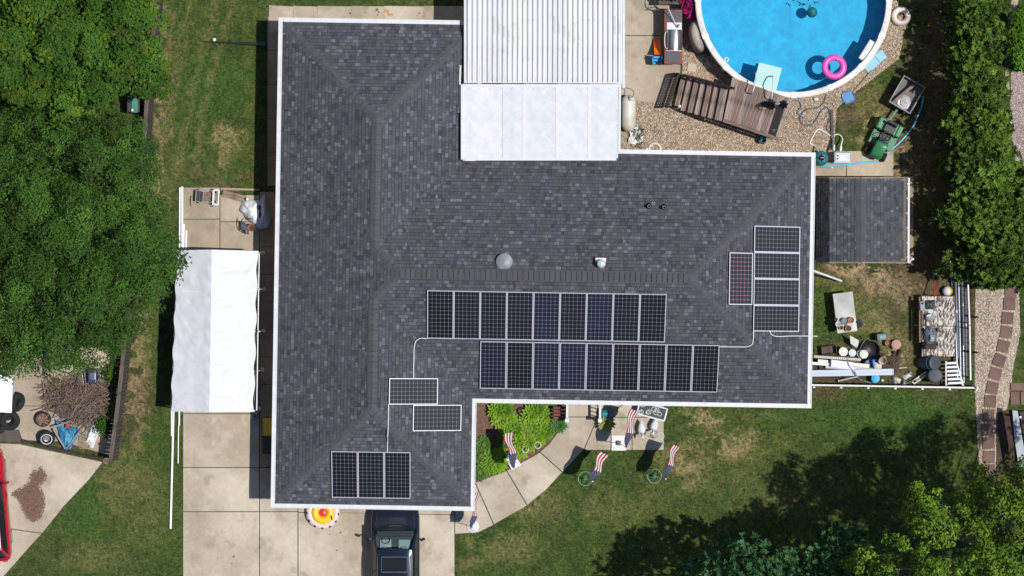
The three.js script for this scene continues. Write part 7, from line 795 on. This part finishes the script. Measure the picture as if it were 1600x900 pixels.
  function flag(lb, bu, bv, H, top, mid, tip, wid, base, px = 0) {   // base px, pole height, flag run px: top -> tip
    const q = thing('flag', lb, 'flag', bu, bv, px); const k = rel(q), T = k(top[0], top[1], H); part(q, 'pole', rod(V(0, 0, 0), V(T.x, T.y + 0.05, T.z), 0.014, 0.011, 8), MT.alu); part(q, 'finial', ball(0.035, T.x, T.y + 0.08, T.z), MT.whiteOld);
    const a = T, m = k(mid[0], mid[1], H - 0.12), e = k(tip[0], tip[1], H - 0.3); const crv = new THREE.QuadraticBezierCurve3(a, m, e); const g = grid(28, 14, (s, t) => { const p = crv.getPoint(s), d = crv.getTangent(s), n = V(d.z, 0, -d.x).normalize(); const spread = wid * (0.45 + 0.55 * ss(0, 0.5, s)), tt = Math.min(1, t / 0.5), dn = Math.max(0, t - 0.5); return p.clone().addScaledVector(n, -(tt - 0.5) * spread + dn * 0.12 + 0.05 * Math.sin(s * 9 + t * 3)).add(V(0, -tt * 0.28 - dn * 0.9 + 0.05 * Math.sin(t * 9 + s * 6), 0)); }); const uv = g.attributes.uv; for (let i = 0; i < uv.count; i++) uv.setY(i, 1 - uv.getY(i)); part(q, 'cloth', g, fM); base(q, k); return q;
  }
  const ringBase = (q, k) => { part(q, 'ground_ring', torus(0.27, 0.012, 0, 0.3, 0), MT.skyBlue.clone()); q.children[q.children.length - 1].material.color.setRGB(0.2, 0.45, 0.3); part(q, 'stand', mg([0, 1, 2, 3].map(i => rod(V(0, 0.32, 0), V(0.26 * Math.cos(i * 1.571 + 0.4), 0.02, 0.26 * Math.sin(i * 1.571 + 0.4)), 0.013)), lathe([[0, 0.3], [0.06, 0.29], [0.06, 0.34], [0, 0.35]], 0, 0, 0, 12)), std(C(0.05, 0.3, 0.2), 0.5)); };
  flag('striped flag on a green ringed stand nearer the walkway', 914, 747, 2.3, [926, 752], [932, 733], [944, 709], 0.36, ringBase); flag('striped flag on a green ringed stand over dry grass', 1022, 743, 2.2, [1040, 748], [1047, 722], [1057, 697], 0.26, ringBase);
  flag('striped flag on a square white stand by the goose statues', 967, 692, 2.4, [980, 700], [982, 672], [991, 641], 0.28, (q, k) => { part(q, 'base_plate', rbox(0.58, 0.06, 0.6, 0.012, 0, 0.03, 0), MT.whiteOld); part(q, 'socket', rbox(0.16, 0.16, 0.18, 0.02, 0, 0.12, 0), std(C(0.12, 0.1, 0.13), 0.6)); }, 0.045);
  flag('striped flag on a white block in the flower bed', 804, 724, 2.0, [804, 731], [799, 705], [794, 677], 0.3, (q, k) => { part(q, 'base_plate', rbox(0.42, 0.06, 0.52, 0.015, -0.05, 0.06, -0.06, 0.5), MT.white); part(q, 'bow', mg(ball(0.1, -0.35, 0.3, -0.3, 1, 0.6, 1), ball(0.08, -0.22, 0.34, -0.42, 1, 0.6, 1)), MT.charcoal); }, 0.05);
  flag('striped flag on a round white stand at the driveway edge', 739, 823, 1.9, [737, 826], [741, 805], [744, 770], 0.2, (q, k) => { part(q, 'base_plate', lathe([[0, 0.1], [0.06, 0.1], [0.08, 0.06], [0.22, 0.04], [0.24, 0.02], [0.24, 0]], 0, 0, 0, 32), MT.white); const d = []; for (let i = 0; i < 12; i++) { const a = i / 12 * 6.283; d.push(ball(0.018, 0.16 * Math.cos(a), 0.058, 0.16 * Math.sin(a), 1, 0.4, 1, 8)); } part(q, 'studs', mg(d), MT.slate); }, 0.045);
  t = thing('child_float', 'yellow and red inflatable baby float at the garage', 'inflatable', 505, 800, 0.045); part(t, 'outer_ring', torus(0.52, 0.15, 0, 0.15, 0, Math.PI / 2, 0, 44, 14), std(C(0.66, 0.52, 0.46), 0.45)); part(t, 'inner_ring', torus(0.3, 0.16, 0, 0.2, 0, Math.PI / 2, 0, 40, 14), std(C(0.78, 0.5, 0.01), 0.4)); part(t, 'seat', ball(0.2, 0, 0.2, 0, 1, 0.5, 1, 20), std(C(0.65, 0.02, 0.02), 0.4)); const sp = []; for (let i = 0; i < 7; i++) { const a = 0.1 + i * 0.5; sp.push(ball(0.07, 0.52 * Math.cos(a) * 1.12, 0.25, 0.52 * Math.sin(a) * 1.12, 1, 0.5, 1, 10)); } part(t, 'spot', mg(sp), MT.black); part(t, 'handle', mg(tube([V(0.3, 0.34, 0.1), V(0.36, 0.42, 0.16), V(0.36, 0.34, 0.26)], 0.02, 12, 6)), MT.black);
}
// ---------------------------------------------------------------- cars
function car(label, u, v, turn, o) {
  const t = thing(o.name, label, 'car', u, v, 0.045, null, turn); const W2 = o.W / 2, Lh = o.L / 2; const paint = new THREE.MeshPhysicalMaterial({ color: o.color, roughness: 0.08, metalness: 0, specularIntensity: 0.8 });
  // body: stations from the nose (-z) to the tail: z, half width, shoulder height, top height
  const st = [[-Lh, 0.6, 0.55, 0.62], [-Lh + 0.06, 0.8, 0.62, 0.72], [-Lh + 0.25, 0.93, 0.72, 0.83], [-Lh + 0.6, 0.99, 0.8, 0.9], [-Lh + 1.15, 1, 0.88, 0.98], [-Lh + 1.5, 1, 0.92, 1.0], [0.2, 1, 0.95, 1.0], [Lh - 0.9, 1, 0.95, 1.0], [Lh - 0.3, 0.97, 0.92, 0.98], [Lh - 0.05, 0.88, 0.85, 0.92], [Lh, 0.75, 0.7, 0.75]];
  part(t, 'body', loft(st.map(([z, w, sh, top]) => { const a = W2 * w, r = [[a * 0.9, 0.24], [a * 0.985, 0.34], [a, 0.52], [a * 0.985, sh * 0.88], [a * 0.94, sh], [a * 0.8, top - 0.015], [a * 0.45, top], [0, top + 0.012]]; return [...r, ...r.slice(0, -1).reverse().map(p => [-p[0], p[1]])].map(p => V(p[0], p[1], z)); })), paint);
  const z0 = -Lh + o.hood, z1 = z0 + 0.84, z2 = Lh - 0.55, z3 = Lh - 0.15, H = o.H, wb = W2 * 0.9, wt = W2 * 0.68, yb = 1.0;
  const pane = (a, b, c, d, name, m) => part(t, name, grid(8, 6, (s, q) => { const p = a.clone().lerp(b, s).lerp(d.clone().lerp(c, s), q); p.y += 0.05 * Math.sin(s * Math.PI) * (0.4 + 0.6 * q); p.z -= (name === 'windshield' ? 0.2 : name === 'rear_window' ? -0.06 : 0) * Math.sin(s * Math.PI); return p; }), m);
  const glass = new THREE.MeshPhysicalMaterial({ color: C(0.72, 0.82, 0.82), roughness: 0.02, transmission: 1, thickness: 0, ior: 1.45 });
  pane(V(-wb, yb, z0), V(wb, yb, z0), V(wt, H - 0.03, z1), V(-wt, H - 0.03, z1), 'windshield', glass); pane(V(-wb, yb, z3), V(wb, yb, z3), V(wt, H - 0.03, z2), V(-wt, H - 0.03, z2), 'rear_window', MT.glassDark);
  for (const s of [-1, 1]) part(t, 'side_window', grid(6, 4, (a, b) => V(s * mix(wb + 0.02, wt + 0.03, b), mix(yb, H - 0.06, b), mix(mix(z0 + 0.12, z3 - 0.1, a), mix(z1, z2, a), b))), MT.glassDark);
  part(t, 'roof', grid(10, 12, (s, q) => { const x = (s - 0.5) * 2, k = 1 - 0.04 * (q - 0.3) ** 2; return V(x * (wt + 0.05) * k, H - 0.04 - 0.0 + 0.07 * (1 - x * x) ** 0.6 - 0.02 * (q - 0.4) ** 2, mix(z1 - 0.04 - 0.08 * (1 - x * x), z2 + 0.06, q)); }), paint);
  for (const s of [-1, 1]) { part(t, 'pillar', bar(V(s * (wb + 0.01), yb - 0.01, z0 + 0.02), V(s * (wt + 0.03), H - 0.04, z1), 0.07, 0.05), paint); part(t, 'pillar', bar(V(s * (wb + 0.01), yb - 0.01, z3 - 0.02), V(s * (wt + 0.03), H - 0.04, z2), 0.1, 0.05), paint); part(t, 'pillar', bar(V(s * (wb + 0.03), yb - 0.01, 0.35), V(s * (wt + 0.05), H - 0.05, 0.3), 0.08, 0.03), MT.black);
    const m = part(t, 'mirror', rbox(0.2, 0.13, 0.1, 0.04, s * (W2 + 0.12), 1.02, z0 + 0.42, s * 0.35), paint); part(m, 'mirror_arm', bar(V(s * (W2 - 0.08), 0.97, z0 + 0.38), V(s * (W2 + 0.06), 1.0, z0 + 0.42), 0.05), MT.black); part(t, 'headlight', rbox(0.32, 0.12, 0.3, 0.05, s * W2 * 0.7, 0.7, -Lh + 0.2, s * 0.35, -0.3), std(C(0.6, 0.62, 0.62), 0.15)); part(t, 'tail_light', rbox(0.16, 0.26, 0.08, 0.03, s * W2 * 0.74, 0.82, Lh - 0.02), MT.red);
    for (const z of [-Lh + 0.85, Lh - 0.9]) { const w = part(t, 'wheel', mg(torus(0.25, 0.085, s * (W2 - 0.11), 0.325, z, 0, Math.PI / 2, 30, 10)), MT.rubber); part(w, 'rim', xf(clean(new THREE.CylinderGeometry(0.2, 0.2, 0.17, 20).rotateZ(Math.PI / 2)), s * (W2 - 0.1), 0.325, z), MT.steel); }
    if (o.rack) part(t, 'roof_rail', tube([V(s * wt * 0.98, H - 0.02, z1 + 0.1), V(s * wt, H + 0.06, z1 + 0.25), V(s * wt, H + 0.06, z2 - 0.2), V(s * wt * 0.98, H - 0.02, z2 - 0.05)], 0.016, 40, 8), MT.charcoal); }
  if (o.sunroof) { part(t, 'sunroof', rbox(wt * 1.5, 0.02, 0.56, 0.008, 0, H + 0.028, z1 + 0.5), MT.glassDark); part(t, 'sunroof_trim', rbox(wt * 1.56, 0.014, 0.61, 0.006, 0, H + 0.024, z1 + 0.5), MT.slate); }
  part(t, 'wiper', mg(rod(V(-0.5, yb + 0.03, z0 - 0.04), V(0.05, yb + 0.06, z0 - 0.07), 0.012), rod(V(0.1, yb + 0.06, z0 - 0.07), V(0.55, yb + 0.03, z0 - 0.02), 0.012), rbox(0.5, 0.03, 0.1, 0.012, 0, yb + 0.012, z0 - 0.1)), MT.black); part(t, 'hood_seam', mg([-1, 1].map(s => bar(V(s * W2 * 0.72, 0.9, -Lh + 0.35), V(s * W2 * 0.8, 0.985, z0 - 0.08), 0.012, 0.016))), MT.black); part(t, 'grille', rbox(0.9, 0.16, 0.06, 0.02, 0, 0.58, -Lh + 0.01), MT.black); part(t, 'bumper', rbox(o.W * 0.86, 0.18, 0.12, 0.05, 0, 0.4, -Lh + 0.04), paint);
  // cabin seen through the windshield
  part(t, 'cabin_floor', box(o.W * 0.78, 0.04, z3 - z0 - 0.3, 0, 1.03, (z0 + z3) / 2 + 0.06), MT.charcoal); part(t, 'dashboard', rbox(o.W * 0.74, 0.06, 0.24, 0.02, 0, 1.06, z0 + 0.2), MT.black); for (const s of [-0.36, 0.36]) { const st2 = part(t, 'seat', rbox(0.46, 0.1, 0.42, 0.04, s, 1.09, z0 + 0.62), std(C(0.3, 0.34, 0.34), 0.7)); part(st2, 'headrest', rbox(0.24, 0.1, 0.1, 0.04, s, 1.2, z0 + 0.74), std(C(0.24, 0.27, 0.27), 0.7)); } part(t, 'steering_wheel', torus(0.16, 0.014, -0.36, 1.13, z0 + 0.42, 1.1), MT.black);
  return t;
}
car('black station wagon with sunroof parked nose to the garage', 619, 874, 0, { name: 'parked_car', W: 1.9, L: 4.6, H: 1.5, hood: 1.0, color: C(0.012, 0.016, 0.028), rack: true, sunroof: true });
car('red car parked on the neighbouring concrete driveway', -19, 786, 5 * D, { name: 'parked_car', W: 1.78, L: 4.5, H: 1.42, hood: 1.05, color: C(0.42, 0.008, 0.02), metal: 0.1 });
// ---------------------------------------------------------------- grass
{
  const pos = []; for (let i = 0; i < 9; i++) { const a = rr(0, 6.283), l = rr(0.035, 0.075), lean = rr(0.1, 0.9), bx = rr(-0.03, 0.03), bz = rr(-0.03, 0.03), w = 0.004; const tx = bx + Math.cos(a) * l * lean, tz = bz + Math.sin(a) * l * lean, c = -Math.sin(a) * w, s = Math.cos(a) * w; pos.push(bx - c, 0, bz - s, bx + c, 0, bz + s, tx, l * 0.9, tz); }
  const g = new THREE.BufferGeometry(); g.setAttribute('position', new THREE.Float32BufferAttribute(pos, 3)); g.computeVertexNormals(); clean(g); const list = []; const lin = x => Math.pow(x / 255, 2.2);
  const housePx = [[452, 42], [738, 46], [742, 245], [1258, 250], [1252, 622], [738, 620], [730, 778], [440, 776]];
  for (let i = 0; i < 150000; i++) { const u = rr(-10, 1610), v = rr(-10, 910); if (inPoly(housePx, u, v)) continue; let bad = false; for (const h of hard) if (inPoly(h, u, v)) { bad = true; break; } if (bad) continue; const p = P(u, v); const ix = Math.floor((p.x / GW + 0.5) * GN), iz = Math.floor((p.z / GH + 0.5) * GM), o = 4 * (iz * GN + ix); const R = gdata[o], G = gdata[o + 1], B = gdata[o + 2]; if (R > G + 6 && rnd() < 0.6) continue; const k = rr(0.75, 1.2), s = rr(0.6, 1.3); list.push({ p, q: new THREE.Quaternion().setFromAxisAngle(UP, rr(0, 6.283)), s: V(s, s, s), c: C(lin(R) * k, lin(G) * k, lin(B) * k) }); }
  tag(scatter('grass_blades', scene, g, new THREE.MeshStandardMaterial({ color: C(1, 1, 1), roughness: 0.8, side: THREE.DoubleSide }), list), 'short patchy lawn grass round the house', 'grass');
}
renderer.render(scene, camera);
